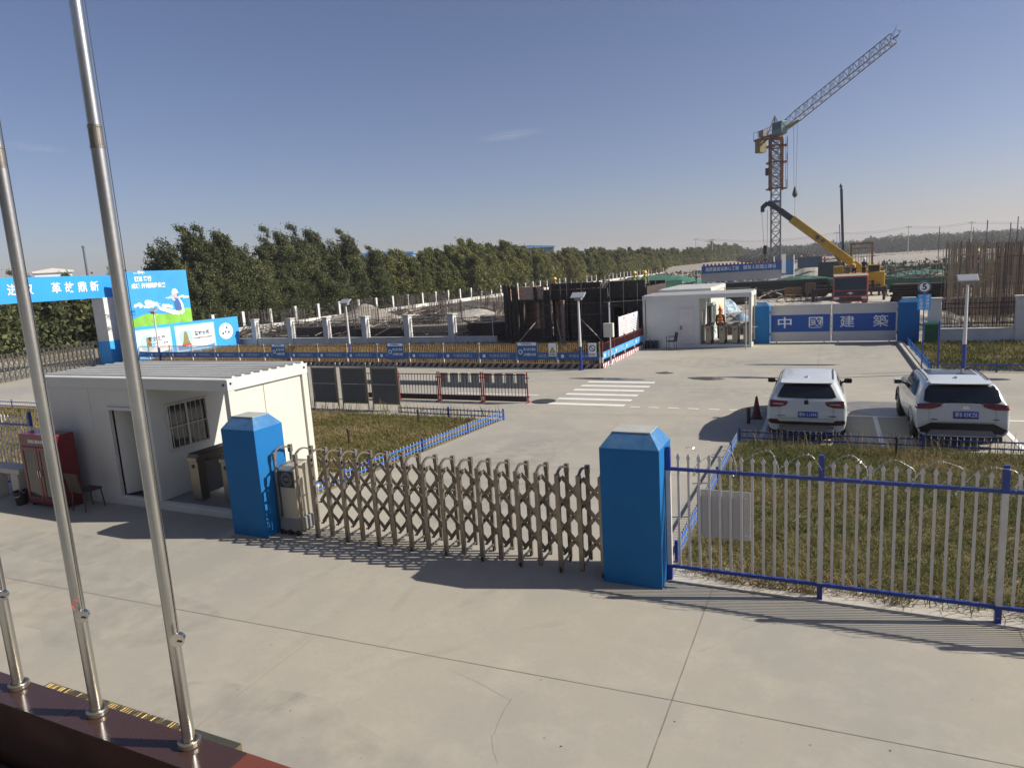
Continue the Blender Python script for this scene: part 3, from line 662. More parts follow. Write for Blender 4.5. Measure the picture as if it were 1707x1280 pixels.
# partition wall with barred window faces the passage (+x); window y .42..1.48 z 1.16..2.2
m_ = MB(); w0, w1, z0, z1 = .42, 1.50, 1.16, 2.20
m_.b(RX, .05, .16, RX + .05, w0, 2.62); m_.b(RX, w1, .16, RX + .05, D - .05, 2.62); m_.b(RX, w0, .16, RX + .05, w1, z0); m_.b(RX, w0, z1, RX + .05, w1, 2.62)
m_.build('partition_wall', 'cabin_panel', gc, bevel=.002)
wf = MB(); wf.b(RX - .01, w0, z0, RX + .075, w0 + .05, z1); wf.b(RX - .01, w1 - .05, z0, RX + .075, w1, z1); wf.b(RX - .01, w0 + .05, z1 - .05, RX + .075, w1 - .05, z1); wf.b(RX - .01, w0 + .05, z0, RX + .075, w1 - .05, z0 + .05); wf.b(RX + .0, .94, z0 + .05, RX + .05, .98, z1 - .05)
wo = wf.build('window', 'white_paint', gc, bevel=.003)
MB().b(RX + .012, w0 + .05, z0 + .05, RX + .02, w1 - .05, z1 - .05).build('pane', 'window_glass', wo)
mb = MB()
for k in range(8): mb.tube((RX + .10, w0 + .07 + k * .134, z0 + .0), (RX + .10, w0 + .07 + k * .134, z1), .007, n=6)
for z in (z0 + .02, (z0 + z1) / 2, z1 - .02): mb.tube((RX + .10, w0, z), (RX + .10, w1, z), .009, n=6)
mb.build('window_bars', 'white_paint', wo)
m_ = MB(); 
for k in range(9): m_.tube((RX - .03, .5 + k * .05, z0), (RX - .03, .5 + k * .05, z1), .03, n=6)
m_.build('curtain', 'curtain', wo)
# end wall (cream, two panels) and header, with corner castings
m_ = MB(); m_.b(L - .11, .16, .16, L - .055, .95, 2.62); m_.b(L - .11, .965, .16, L - .055, D - .16, 2.62); m_.build('end_wall', 'cabin_cream', gc, bevel=.003)
m_ = MB()
for x, y in ((L + .011, .07), (L + .011, D - .09)): m_.lathe([(.022, 0), (.022, .004)], (0, 0, 0), 10) if False else m_.tube((x, y, HH - .08), (x + .004, y, HH - .08), .028, n=12)
m_.tube((L - .10, -.012, HH - .1), (L - .10, -.016, HH - .1), .028, n=12); m_.tube((.08, -.012, HH - .1), (.08, -.016, HH - .1), .02, n=12)
m_.build('lifting_hole', 'black_plastic', gc)
MB().b(RX + .02, .06, 2.60, L - .12, .1, 2.63).build('soffit', 'cabin_panel', gc)

def turnstile(x, y, label, z=.16, Ld=1.25, rz=0):
    t = thing('turnstile', label, 'turnstile', (x, y, z), rz, None)
    for y_ in (0, Ld - .22): mb = MB(); mb.b(-.13, y_, 0, .13, y_ + .22, .86); mb.build('pedestal', 'steel', t, bevel=.01)
    m_ = MB(); pr = [(-.03, .84), (Ld + .03, .84), (Ld + .03, .93), (Ld - .06, 1.0), (.06, 1.0), (-.03, .93)]; m_.prism(pr, 'x', -.15, .15); m_.build('top_housing', 'steel', t, bevel=.015)
    MB().b(-.155, .05, .985, .155, Ld - .05, 1.003).build('black_cover', 'black_plastic', t, bevel=.004)
    MB().b(-.09, .22, .1, .09, Ld - .22, .8).build('glass_side', 'grey_plastic', t)
    mb = MB(); mb.tube((0, -.004, .74), (0, -.012, .74), .045, n=16); mb.build('card_reader', 'black_plastic', t)
    a = MB(); a.tube((.13, Ld / 2, .78), (.17, Ld / 2, .78), .06, n=12); a.tube((.17, Ld / 2, .78), (.55, Ld / 2, .80), .016, n=8); a.tube((.17, Ld / 2, .78), (.32, Ld / 2 + .1, .5), .016, n=8); a.build('tripod_arm', 'chrome', t)
    return t
turnstile(-12.15, 9.72, 'steel turnstile with a black top in the cabin passage, the one fully in view')
turnstile(-11.30, 9.80, 'second turnstile half hidden behind the left blue gate pillar')

# fire equipment cabinet
fc = thing('fire_cabinet', 'dark red steel fire equipment cabinet with glazed doors against the guard cabin', 'cabinet', (-15.72, 8.72, 0))
MB().b(-.62, 0, .06, .62, .45, 1.66).build('cabinet_body', 'red_metal', fc, bevel=.01)
for s_ in (-1, 1):
    x0, x1 = (-.58, -.01) if s_ < 0 else (.01, .58)
    d = MB(); d.b(x0, -.03, .12, x0 + .08, -.002, 1.38); d.b(x1 - .08, -.03, .12, x1, -.002, 1.38); d.b(x0 + .08, -.03, .12, x1 - .08, -.002, .22); d.b(x0 + .08, -.03, 1.3, x1 - .08, -.002, 1.38)
    dd = d.build('door', 'red_metal', fc, bevel=.005); MB().b(x0 + .08, -.018, .22, x1 - .08, -.012, 1.3).build('pane', 'window_glass', dd)
    MB().b(-.05 if s_ < 0 else .03, -.06, .72, -.03 if s_ < 0 else .05, -.03, .86).build('handle', 'chrome', dd)
text('消防器材箱', .085, 'letter_white', fc, (0, -.002, 1.5), width=.62)
mb = MB(); [mb.b(x - .03, y - .03, 0, x + .03, y + .03, .06) for x in (-.55, .55) for y in (.05, .4)]; mb.build('foot', 'black_plastic', fc)
# concrete bench
cb = thing('concrete_bench', 'grey concrete bench block at the left edge beside the red cabinet', 'bench', (-17.35, 8.72, 0))
MB().b(-.85, 0, .68, .75, .42, .80).build('seat', 'concrete_post', cb, bevel=.02)
for x in (-.6, .5): MB().b(x - .14, .02, 0, x + .14, .38, .68).build('leg', 'concrete_post', cb, bevel=.015)
bk = thing('bucket', 'dark plastic bucket between the concrete bench and the red cabinet', 'bucket', (-16.62, 8.7, 0)); MB().lathe([(.11, 0), (.15, .30), (.16, .30), (.15, .32), (.13, .31), (.10, .04)], n=20).build('pail', 'black_plastic', bk); MB().path([(.15, 0, .3), (.10, -.1, .22), (0, -.15, .2), (-.10, -.1, .22), (-.15, 0, .3)], .005, 5).build('handle', 'chrome', bk)
# dark chair by the cabinet
def chair(name, x, y, label, rz=0, m1='black_plastic', arms=True, z=0):
    t = thing(name, label, 'chair', (x, y, z), rz)
    MB().b(-.22, -.22, .42, .22, .22, .46).build('seat', m1, t, bevel=.015)
    mb = MB(); mb.prism([(.20, .46), (.24, .46), (.31, .88), (.27, .88)], 'x', -.21, .21); mb.build('backrest', m1, t, bevel=.01)
    for sx in (-1, 1):
        for sy in (-1, 1): MB().tube((sx * .19, sy * .19, .42), (sx * .21, sy * .22, 0), .014, n=7).build('leg', 'crane_dark', t)
        if arms: MB().path([(sx * .22, -.18, .44), (sx * .23, -.2, .66), (sx * .23, .22, .68)], .016, 6).build('armrest', m1, t)
    return t
chair('chair', -14.62, 8.95, 'low dark wooden chair between the red cabinet and the cabin door', R(180), 'wood_dark', False)

# ================================================================== NOTICE BOARDS on the lawn
def notice(x, label):
    t = thing('notice_board', label, 'notice board', (x, 19.28, 0), 0, 'notice boards behind the dry lawn')
    for s_ in (-1, 1):
        mb = MB(); mb.tube((s_ * .56, 0, 0), (s_ * .56, 0, 1.62), .024, n=10); mb.lathe([(.005, 0), (.03, .012), (.038, .035), (.03, .06), (.005, .07)], (s_ * .56, 0, 1.62), 12); mb.build('post', 'steel', t)
    MB().b(-.50, -.02, .26, .50, .012, .92).build('panel', 'dark_board', t); MB().b(-.50, -.02, .93, .50, .012, 1.48).build('panel', 'dark_board', t)
    m_ = MB(); m_.b(-.52, -.025, .22, .52, .02, .26); m_.b(-.52, -.025, 1.48, .52, .02, 1.52); m_.b(-.535, -.025, .22, -.50, .02, 1.52); m_.b(.50, -.025, .22, .535, .02, 1.52); m_.build('frame', 'steel', t)
    MB().path([(-.56, 0, 1.56), (-.3, 0, 1.63), (0, 0, 1.655), (.3, 0, 1.63), (.56, 0, 1.56)], .012, 6).build('arch', 'steel', t)
    return t
for x, lb in ((-17.95, 'grey backed notice board mostly hidden by the end wall of the guard cabin'), (-16.62, 'grey backed notice board first one clear of the guard cabin'),
              (-15.30, 'grey backed notice board in the middle of the row on the lawn'), (-13.97, 'grey backed notice board at the end nearest the zebra crossing')): notice(x, lb)

# ================================================================== CROWD BARRIERS with posters
def barrier(x, label, posters):
    t = thing('crowd_barrier', label, 'barrier', (x, 21.2, 0), R(0), 'red and white barriers beside the road')
    for s_ in (-1, 1):
        mb = MB(); mb.b(s_ * .86 - .02, -.02, 0, s_ * .86 + .02, .02, 1.08); mb.bar((s_ * .86 - .07, 0, .22), (s_ * .86 + .07, 0, .22), .03); mb.bar((s_ * .86 - .07, 0, .88), (s_ * .86 + .07, 0, .88), .03); mb.bar((s_ * .86, -.2, .02), (s_ * .86, .2, .02), .03); mb.build('post', 'red_rail', t)
    for z in (.22, .99): MB().b(-.83, -.012, z - .014, .83, .012, z + .014).build('rail', 'maroon_rail', t)
    m_ = MB(); [m_.b(-.78 + k * .13 - .009, -.01, .24, -.78 + k * .13 + .009, .01, .98) for k in range(13)]; m_.build('bars', 'dark_board', t)
    MB().b(-.82, -.012, .04, .82, .0, .21).build('kick_plate', 'maroon_dark', t)
    if posters:
        for k in range(4): MB().b(-.82 + k * .425, .014, .50, -.50 + k * .425, .02, 1.04).build('poster', 'poster_grey', t)
        MB().b(-.82, .021, .50, .82, .026, .70).build('poster', 'poster_grey', t)
        m_ = MB(); [m_.b(-.80, .004, .72 + q * .09, -.62, .012, .75 + q * .09) for q in range(4)]; m_.b(-.72, .004, .72, -.70, .012, 1.02); m_.build('poster_mark', 'ink_red', t)
    else: MB().b(-.82, .014, .56, .82, .02, .74).build('banner', 'poster_grey', t)
barrier(-13.85, 'plain red barrier panel with dark bars next to the end notice board', False)
barrier(-12.05, 'red barrier hung with grey posters, the middle one', True)
barrier(-10.25, 'red barrier hung with grey posters nearest the zebra crossing', True)
barrier(-15.7, 'red barrier panel behind the notice boards', False)

# ================================================================== SOLAR LAMPS
def solar_lamp(x, y, h, label, white='white_paint', aim=-1):
    t = thing('solar_lamp', label, 'street lamp', (x, y, 0), 0, 'solar lamps on two-tone poles')
    MB().lathe([(.065, 1.05), (.042, h)], n=16).build('pole', white, t, smooth=True)
    MB().lathe([(.07, 0), (.066, 1.05)], n=16).build('pole_foot', 'fence_blue', t, smooth=True)
    MB().lathe([(.14, 0), (.14, .02)], n=16).build('base_plate', 'fence_blue', t)
    pn = [(-.17, h + .02), (.17, h + .22), (.155, h + .245), (-.185, h + .045)]
    po = MB().prism(pn, 'x', -.31, .31).build('solar_panel', 'print_grey', t)
    MB().prism([(-.18, h + .049), (.15, h + .243), (.148, h + .248), (-.182, h + .054)], 'x', -.29, .29).build('solar_cells', 'cell_reflection', po)
    m_ = MB(); m_.prism([(-.10, h - .10), (.16, h - .06), (.16, h + .02), (-.10, h + .05)], 'x', -.16, .16); m_.tube((0, 0, h - .08), (0, -.05, h + .12), .025); m_.build('lamp_head', 'grey_plastic', t, bevel=.01)
    return t
solar_lamp(-9.96, 28.55, 3.2, 'solar lamp on a white and blue pole in front of the half built brick block')
solar_lamp(4.46, 28.45, 3.25, 'solar lamp on a white and blue pole at the right, beside the lawn')
solar_lamp(-24.4, 30.7, 3.3, 'solar lamp on a white pole in front of the pillared wall')
solar_lamp(-39.0, 29.9, 3.3, 'solar lamp on a white pole in front of the picture hoarding')
# electric box on a pole
eb = thing('meter_box', 'grey meter box on a thin grey pole in front of the brick block corner', 'electric box', (-8.92, 29.7, 0))
MB().tube((0, 0, 0), (0, 0, 2.9), .035, n=10).build('pole', 'grey_panel', eb); MB().b(-.22, -.26, 1.35, .22, -.04, 1.98).build('box', 'cabin_cream', eb, bevel=.01); MB().b(-.17, -.27, 1.42, .17, -.262, 1.9).build('door', 'cabin_cream', eb)
MB().path([(-.35, 0, 2.75), (.4, 0, 2.78)], .014, 6).build('arm', 'crane_dark', eb)

# ================================================================== STRIPED SITE FENCE
def stripes(m_, x0, x1, y, z0, z1, step, mi=0):
    x = x0
    while x < x1 - .02:
        a, b_ = x, min(x + step * .5, x1); k = (z1 - z0) * .9
        m_.add([(a, y, z0), (b_, y, z0), (min(b_ + k, x1), y, z1), (min(a + k, x1), y, z1)], [(0, 1, 2, 3)], mi); x += step
def site_fence(name, x0, x1, y0, y1, n_, label, signs=(), front='-y', redder=False):
    """fence of n panels from (x0,y0) to (x1,y1); local x runs along it"""
    L = math.hypot(x1 - x0, y1 - y0); rz = math.atan2(y1 - y0, x1 - x0)
    t = thing(name, label, 'site fence', (x0, y0, 0), rz); dx = L / n_
    pm = 'maroon_rail' if redder else 'wood_tan'
    for k in range(n_ + 1):
        o = MB().b(k * dx - .03, -.03, 0, k * dx + .03, .03, 1.2).build('post', 'maroon_rail' if redder else 'rebar', t); MB().b(k * dx - .032, -.032, .25, k * dx + .032, .032, .5).build('white_band', 'white_paint', o)
    for k in range(n_):
        a, b_ = k * dx + .03, (k + 1) * dx - .03; m_ = MB()
        for z in (.20, .72, 1.1): m_.b(a, -.014, z - .014, b_, .014, z + .014)
        q = int((b_ - a) / .105)
        for i in range(1, q): x = a + (b_ - a) * i / q; m_.b(x - .009, -.009, .2, x + .009, .009, 1.14)
        m_.build('picket_row', pm, t)
        MB().b(a, -.03, .40, b_, -.018, .72).build('banner', 'sky_blue' if redder else 'sign_blue', t)
        text('中建新疆建工', .17, 'print_grey', t, ((a + b_) / 2 + .12, -.031, .56), width=(b_ - a) * .56, bold=-.005)
        m2 = MB(); m2.b(a + .18, -.036, .49, a + .32, -.031, .63); m2.build('mark', 'letter_white', t)
        kb = MB().b(a, -.026, .0, b_, -.012, .20).build('kick_board', 'print_white' if redder else 'kick_tan', t)
        m3 = MB(); stripes(m3, a, b_, -.028, .0, .20, .36); m3.build('stripe', 'red_rail' if redder else 'wood_dark', kb, fix=False)
    for k, kind in signs:
        xc = k
        if kind == 'blue':
            s_ = MB().b(xc - .52, -.05, .36, xc + .52, -.034, 1.22).build('sign', 'sign_blue', t)
            MB().b(xc - .48, -.054, 1.06, xc + .48, -.051, 1.20).build('sign_header', 'print_white', s_); text('中建新疆建工', .10, 'sign_blue', s_, (xc, -.056, 1.13), width=.6, bold=0)
            text('进入施工现场', .14, 'letter_white', s_, (xc + .13, -.053, .87), width=.62, bold=.005); text('必须戴安全帽', .14, 'letter_white', s_, (xc + .13, -.053, .63), width=.62, bold=.005)
            m4 = MB(); m4.tube((xc - .34, -.051, .76), (xc - .34, -.058, .76), .11, n=20); e_ = m4.build('emblem', 'letter_white', s_); MB().tube((xc - .34, -.059, .76), (xc - .34, -.062, .76), .075, n=16).build('emblem_core', 'sign_blue', s_)
        if kind == 'warn':
            s_ = MB().b(xc - .19, -.05, .55, xc + .19, -.034, 1.16).build('sign', 'print_white', t)
            MB().add([(xc - .15, -.053, .72), (xc + .15, -.053, .72), (xc, -.053, 1.0)], [(0, 1, 2)]).build('triangle', 'ink', s_, fix=False); MB().add([(xc - .095, -.056, .75), (xc + .095, -.056, .75), (xc, -.056, .93)], [(0, 1, 2)]).build('triangle_core', 'helmet_yellow', s_, fix=False)
            text('当心触电', .09, 'ink', s_, (xc, -.053, .63), bold=.01, width=.3)
        if kind == 'ban':
            s_ = MB().b(xc - .19, -.05, .55, xc + .19, -.034, 1.16).build('sign', 'print_white', t)
            n_ = 24; vs = [(xc + r * math.cos(6.2832 * i / n_), -.053, .93 + r * math.sin(6.2832 * i / n_)) for r in (.11, .15) for i in range(n_)]
            m4 = MB(); m4.add(vs, [(i, (i + 1) % n_, (i + 1) % n_ + n_, i + n_) for i in range(n_)]); m4.bar((xc - .09, -.055, 1.02), (xc + .09, -.055, .84), .004, .035); m4.build('ban_ring', 'ink', s_, fix=False)
            text('禁止烟火', .09, 'ink_red', s_, (xc, -.053, .64), bold=.01, width=.3)
    return t
site_fence('site_fence', -42.2, -9.2, 30.1, 28.95, 16, 'long site fence with blue banners and diagonal stripes along its foot, beyond the road', signs=((13.6, 'blue'), (21.85, 'blue'), (29.45, 'blue'), (30.75, 'warn'), (32.7, 'ban')))
site_fence('site_fence', -9.1, -9.0, 29.0, 36.1, 4, 'maroon site fence with light blue banner and red stripes running toward the gatehouse', redder=True)
wb = thing('notice_hoarding', 'white notice panel with red and blue text leaning above the maroon site fence', 'notice board', (-9.25, 32.2, 0))
for y in (0.05, 1.9, 3.75): MB().tube((0, y, 0), (0, y, 2.1), .03, n=8).build('post', 'scaffold', wb)
for y0, y1, c in ((0, 1.88, 'ink_red'), (1.92, 3.8, 'ink')):
    pn = MB().b(.03, y0, 1.0, .05, y1, 2.02).build('panel', 'print_white', wb); m_ = MB(); rr = random.Random(2)
    text('安全' if c == 'ink_red' else '公示', .2, c, pn, (.052, (y0 + y1) / 2, 1.88), '+x', bold=.01)
    for z in [1.70 - .09 * k for k in range(7)]:
        y = y0 + .12
        while y < y1 - .25: w_ = rr.uniform(.08, .3); m_.b(.051, y, z, .053, y + w_, z + .035); y += w_ + .05
    m_.build('text_lines', c, pn)

# ================================================================== PILLARED WALLS
def wall_run(name, p, q, pilx, label, base=.55, h=2.05, pw=.42, y_side=-1):
    L = math.hypot(q[0] - p[0], q[1] - p[1]); rz = math.atan2(q[1] - p[1], q[0] - p[0])
    t = thing(name, label, 'wall', (p[0], p[1], 0), rz)
    MB().b(0, -.12, 0, L, .12, base).build('base_wall', 'wall_white', t, bevel=.01); MB().b(0, -.15, base, L, .15, base + .04).build('coping', 'wall_white', t)
    for x in pilx:
        o = MB().b(x - pw / 2, -.21, 0, x + pw / 2, .21, h - .07).build('wall_pillar', 'wall_white', t, bevel=.01); MB().b(x - pw / 2 - .05, -.26, h - .07, x + pw / 2 + .05, .26, h + .02).build('pillar_cap', 'concrete_post', o)
    ed = [0] + list(pilx) + [L]
    for a, b_ in zip(ed[:-1], ed[1:]):
        a += pw / 2 + .04; b_ -= pw / 2 + .04
        if b_ - a < .5: continue
        m_ = MB(); k = int((b_ - a) / .13)
        for i in range(k + 1): x = a + (b_ - a) * i / k; m_.b(x - .009, -.009, base + .08, x + .009, .009, h - .22)
        for z in (base + .12, base + .28, h - .5, h - .28): m_.b(a, -.013, z - .016, b_, .013, z + .016)
        m_.build('railing', 'black_iron', t)
        m_ = MB(); m_.b(a - .04, -.02, base + .04, a - .005, .02, h - .2); m_.b(b_ + .005, -.02, base + .04, b_ + .04, .02, h - .2); m_.build('railing_post', 'white_paint', t)
    return t
def along(p, q, xs):
    d = Vector((q[0] - p[0], q[1] - p[1])).normalized(); return [(x - p[0]) / d.x for x in xs]
P0, P1 = (-43.5, 39.1), (-18.7, 37.9)
wall_run('pillared_wall', P0, P1, along(P0, P1, [-39.7, -36.0, -32.5, -29.0, -25.4, -21.9]), 'low white wall with square pillars and black railings between the rusty bed and the material yard')
P0, P1 = (4.35, 37.5), (26.0, 36.9)
wall_run('pillared_wall', P0, P1, along(P0, P1, [4.62, 8.0, 11.6, 15.2, 18.8, 22.4]), 'low white wall with black railings and a white brick pillar, right of the blue site gate', base=.62, h=2.1, pw=.5)
# long boundary wall far left
bw = thing('boundary_wall', 'long white boundary wall with many thin white posts running away in front of the trees', 'wall', (-54, 40, 0))
MB().b(-.1, 0, 0, .1, 480, .5).build('base_wall', 'far_white', bw)
ys = [i * 3.8 for i in range(127)]
for i, y in enumerate(ys[:97]): MB().b(-.16, y - .16, 0, .16, y + .16, 2.06).build('wall_post', 'far_white', bw)
m_ = MB(); [m_.b(-.16, y - .16, 0, .16, y + .16, 2.06) for y in ys[97:]]; tag(m_.build('far_wall_posts', 'far_white', bw), kind='stuff')
m_ = MB()
y = 0
while y < 260: m_.b(-.012, y, .5, .012, y + .03, 1.8); y += .2
for z in (.7, 1.7): m_.b(-.015, 0, z, .015, 480, z + .04)
m_.build('railing', 'black_iron', bw)

# ================================================================== SITE GATE (far)
pillar('gate_pillar', -3.42, -2.72, 37.7, 38.5, 1.95, 'blue pillar left of the blue and white site gate, beside the second cabin', .2)
pillar('gate_pillar', 3.15, 4.02, 37.4, 38.2, 1.95, 'blue pillar right of the blue and white site gate, beside the green bin', .2)
sg = thing('site_gate', 'double leaf site gate of pale sheet with a wide blue band and four white characters', 'gate', (.22, 38.0, 0))
for s_, ch in ((-1, ('中', '國')), (1, ('建', '築'))):
    x0, x1 = (-2.9, -.02) if s_ < 0 else (.02, 2.9)
    MB().b(x0, -.02, .10, x1, .02, 1.92).build('leaf', 'gate_panel', sg)
    m_ = MB(); m_.b(x0, -.035, .06, x1, .035, .12); m_.b(x0, -.035, 1.9, x1, .035, 1.95); m_.b(x0, -.035, .12, x0 + .05, .035, 1.9); m_.b(x1 - .05, -.035, .12, x1, .035, 1.9); m_.build('leaf_frame', 'white_paint', sg)
    MB().b(x0 + .05, -.032, .56, x1 - .05, -.022, 1.44).build('band', 'band_blue', sg)
    for i, c in enumerate(ch):
        xc = (x0 + x1) / 2 + (-.74 if i == 0 else .74); text(c, .62, 'letter_white', sg, (xc, -.034, 1.0), width=.66, bold=.006)
    MB().wheel((x0 + .3, 0, .04), .04, .04).build('wheel', 'rubber', sg); MB().wheel((x1 - .3, 0, .04), .04, .04).build('wheel', 'rubber', sg)
    for z in (.45, 1.6): MB().tube((x0 if s_ < 0 else x1, 0, z - .06), (x0 if s_ < 0 else x1, 0, z + .06), .035, n=8).build('hinge', 'black_iron', sg)
gb = thing('wheelie_bin', 'dark green wheeled bin at the foot of the right blue pillar of the site gate', 'bin', (4.45, 37.05, 0))
MB().prism([(-.24, .08), (.24, .08), (.30, .92), (-.30, .92)], 'x', -.27, .27).build('tub', 'bin_green', gb, bevel=.02); MB().prism([(-.33, .92), (.32, .92), (.28, 1.0), (-.26, 1.0)], 'x', -.30, .30).build('lid', 'bin_green', gb, bevel=.015)
for s_ in (-1, 1): MB().wheel((s_ * .24, .22, .09), .09, .05).build('wheel', 'rubber', gb)
sp = thing('speed_sign', 'round speed sign reading 5 over a small blue plate, beside a blue pole', 'sign', (3.72, 28.75, 0))
MB().tube((0, 0, 0), (0, 0, 1.85), .032, n=12).build('pole', 'fence_blue', sp); 
# the disc and plate hang left of the pole as in the yard
m_ = MB(); m_.tube((-.52, -.02, 3.10), (-.52, .01, 3.10), .21, n=32); ds = m_.build('disc', 'print_white', sp)
n_ = 32; vs = [(-.52 + r * math.cos(6.2832 * i / n_), -.024, 3.10 + r * math.sin(6.2832 * i / n_)) for r in (.165, .205) for i in range(n_)]
MB().add(vs, [(i, (i + 1) % n_, (i + 1) % n_ + n_, i + n_) for i in range(n_)]).build('ring', 'ink', ds, fix=False); text('5', .32, 'ink', ds, (-.52, -.024, 3.10), bold=.03)
MB().b(-.72, -.02, 2.28, -.30, .0, 2.84).build('plate', 'sky_blue', sp)
for i, s_ in enumerate(('厂区道路', '减速慢行')): 
    for j, c in enumerate(s_): text(c, .115, 'letter_white', sp, (-.61 + i * .2, -.024, 2.75 - j * .13), bold=.01)
MB().tube((-.51, .03, 0), (-.51, .03, 2.9), .02, n=8).build('sign_post', 'fence_blue', sp); MB().bar((-.66, .02, 2.6), (-.36, .02, 2.6), .02).build('bracket', 'fence_blue', sp)

# ================================================================== SECOND CABIN (far)
g2 = thing('gatehouse_cabin', 'white prefab gatehouse with a closed door and turnstile passage beside the blue site gate', 'cabin', (-9.0, 36.2, 0))
frame_cabin(g2, 0, 5.55, 0, 2.5, 2.78, ribs=8)
m_ = MB(); m_.b(.16, .05, .16, 1.92, .09, 2.56); m_.b(2.66, .05, .16, 2.95, .09, 2.56); m_.b(1.92, .05, 2.06, 2.66, .09, 2.56); m_.build('front_wall', 'cabin_panel', g2)
d = MB().b(1.95, .03, .18, 2.63, .07, 2.04).build('door', 'white_paint', g2, bevel=.004); MB().b(2.0, -.01, .95, 2.05, .03, 1.15).build('handle', 'black_plastic', d); MB().b(2.2, .022, 1.75, 2.4, .029, 1.82).build('sign', 'print_grey', d)
m_ = MB(); m_.b(1.87, .02, .16, 1.95, .1, 2.12); m_.b(2.63, .02, .16, 2.70, .1, 2.12); m_.b(1.95, .02, 2.05, 2.63, .1, 2.12); m_.build('door_frame', 'white_paint', g2)
MB().b(.05, .16, .16, .09, 2.34, 2.56).build('side_wall', 'cabin_panel', g2); MB().b(.16, 2.4, .16, 2.95, 2.44, 2.56).build('back_wall', 'cabin_panel', g2); MB().b(2.93, .1, .16, 2.98, 2.4, 2.56).build('partition_wall', 'cabin_panel', g2)
wo = MB().b(2.98, .5, 1.1, 3.0, 1.5, 1.9).build('window', 'white_paint', g2); MB().b(3.0, .55, 1.15, 3.006, 1.45, 1.85).build('pane', 'window_glass', wo)
MB().b(5.40, .16, .16, 5.46, 2.34, 2.56).build('end_wall', 'cabin_cream', g2)
for x, lb in ((-5.65, 'turnstile nearest the wall inside the gatehouse passage'), (-4.95, 'second turnstile from the left in the gatehouse passage'), (-4.3, 'third turnstile in the gatehouse passage, in front of the worker in the orange vest'), (-3.75, 'turnstile at the right end of the gatehouse passage')): turnstile(x, 36.5, lb)
c2 = thing('site_container', 'white container with a pale sloping roof and sunlit end behind the gatehouse', 'container', (-8.75, 39.0, 0))
frame_cabin(c2, 0, 2.9, 0, 6.0, 2.95, ribs=10)
m_ = MB(); m_.b(2.80, .16, .16, 2.85, 5.84, 2.73); m_.build('sunlit_wall', 'cabin_cream', c2); m_ = MB(); m_.b(.16, .05, .16, 2.74, .1, 2.73); m_.build('front_wall', 'cabin_panel', c2); MB().b(.05, .16, .16, .09, 5.84, 2.73).build('side_wall', 'cabin_panel', c2); MB().b(.16, 5.9, .16, 2.74, 5.94, 2.73).build('back_wall', 'cabin_panel', c2)
wo = MB().b(2.85, .5, .9, 2.9, 2.0, 2.0).build('window', 'white_paint', c2); MB().b(2.9, .55, .95, 2.906, 1.95, 1.95).build('pane', 'window_glass', wo)
kb_ = thing('guard_booth', 'small pale green glazed booth beside the turnstiles, against the sunlit container', 'booth', (-6.75, 38.75, 0))
m_ = MB(); m_.b(0, 0, 0, 1.0, 1.0, .9); m_.b(0, 0, 2.0, 1.05, 1.05, 2.15); [m_.b(x, y, .9, x + .06, y + .06, 2.0) for x in (0, .94) for y in (0, .94)]; m_.build('booth_frame', 'booth_frame', kb_); MB().b(.03, .03, .9, .97, .97, 1.99).build('pane', 'window_glass', kb_)
MB_ = thing('thin_post', 'thin grey post in front of the right end of the gatehouse', 'post', (-3.66, 35.6, 0)); MB().tube((0, 0, 0), (0, 0, 2.3), .03, n=8).build('pole', 'grey_panel', MB_); MB().lathe([(.05, 2.3), (.05, 2.34), (.01, 2.37)], n=10).build('cap', 'grey_panel', MB_)
chair('chair', -7.35, 35.5, 'black office chair standing outside the gatehouse door', R(-60), 'black_plastic')
for i, (x, lb) in enumerate(((-8.75, 'left one of the black jugs lined up at the gatehouse corner'), (-8.5, 'middle one of the black jugs lined up at the gatehouse corner'), (-8.25, 'right one of the black jugs lined up at the gatehouse corner'))):
    t = thing('water_jug', lb, 'jug', (x, 35.98, 0), 0, 'black jugs at the gatehouse corner'); MB().lathe([(.10, 0), (.115, .03), (.115, .36), (.06, .44), (.04, .46)], n=14).build('jug_body', 'black_plastic', t); MB().lathe([(.045, .46), (.045, .5)], n=10).build('cap', 'print_white', t)

# ================================================================== ENTRANCE GANTRY and HOARDING (far left)
gn = thing('entrance_gantry', 'blue entrance beam with white characters on white pillars with blue feet, at the far left', 'gantry', (-43.6, 29.9, 0), R(-78))
# local x runs away from the near pillar along the beam
def gpil(x): 
    o = MB().b(x - .55, -.45, 0, x + .55, .45, 4.4).build('pillar', 'far_white', gn); MB().b(x - .57, -.47, 0, x + .57, .47, 1.55).build('pillar_foot', 'sky_blue', o)
gpil(0); gpil(15.0)
MB().b(-.5, -.32, 4.4, 15.8, .32, 5.85).build('beam', 'board_blue', gn)
gn_t = ['新', '鼎', '故', '革', '', '取', '进']
for i, c in enumerate(gn_t):
    if c: text(c, .68, 'letter_white', gn, (.95 + i * .955, .335, 5.12), '+y', bold=.012, width=.66)
tg = thing('folding_gate', 'grey folding trellis gate across the road under the entrance gantry', 'folding gate', (-44.3, 29.1, 0), R(-74))
for i in range(40):
    x = i * .36; m_ = MB(); m_.b(x - .03, -.03, .05, x + .03, .03, 1.6); m_.bar((x, 0, 1.55), (x, .35, 1.62), .04); m_.b(x - .03, .33, .05, x + .03, .38, 1.62); m_.build('gate_frame', 'steel', tg)
m_ = MB()
for i in range(39):
    x = i * .36
    for z in (.2, .63, 1.06): m_.bar((x, .04, z), (x + .36, .04, z + .43), .03, .04); m_.bar((x, .06, z + .43), (x + .36, .06, z), .03, .04)
m_.build('scissor_lattice', 'steel', tg)
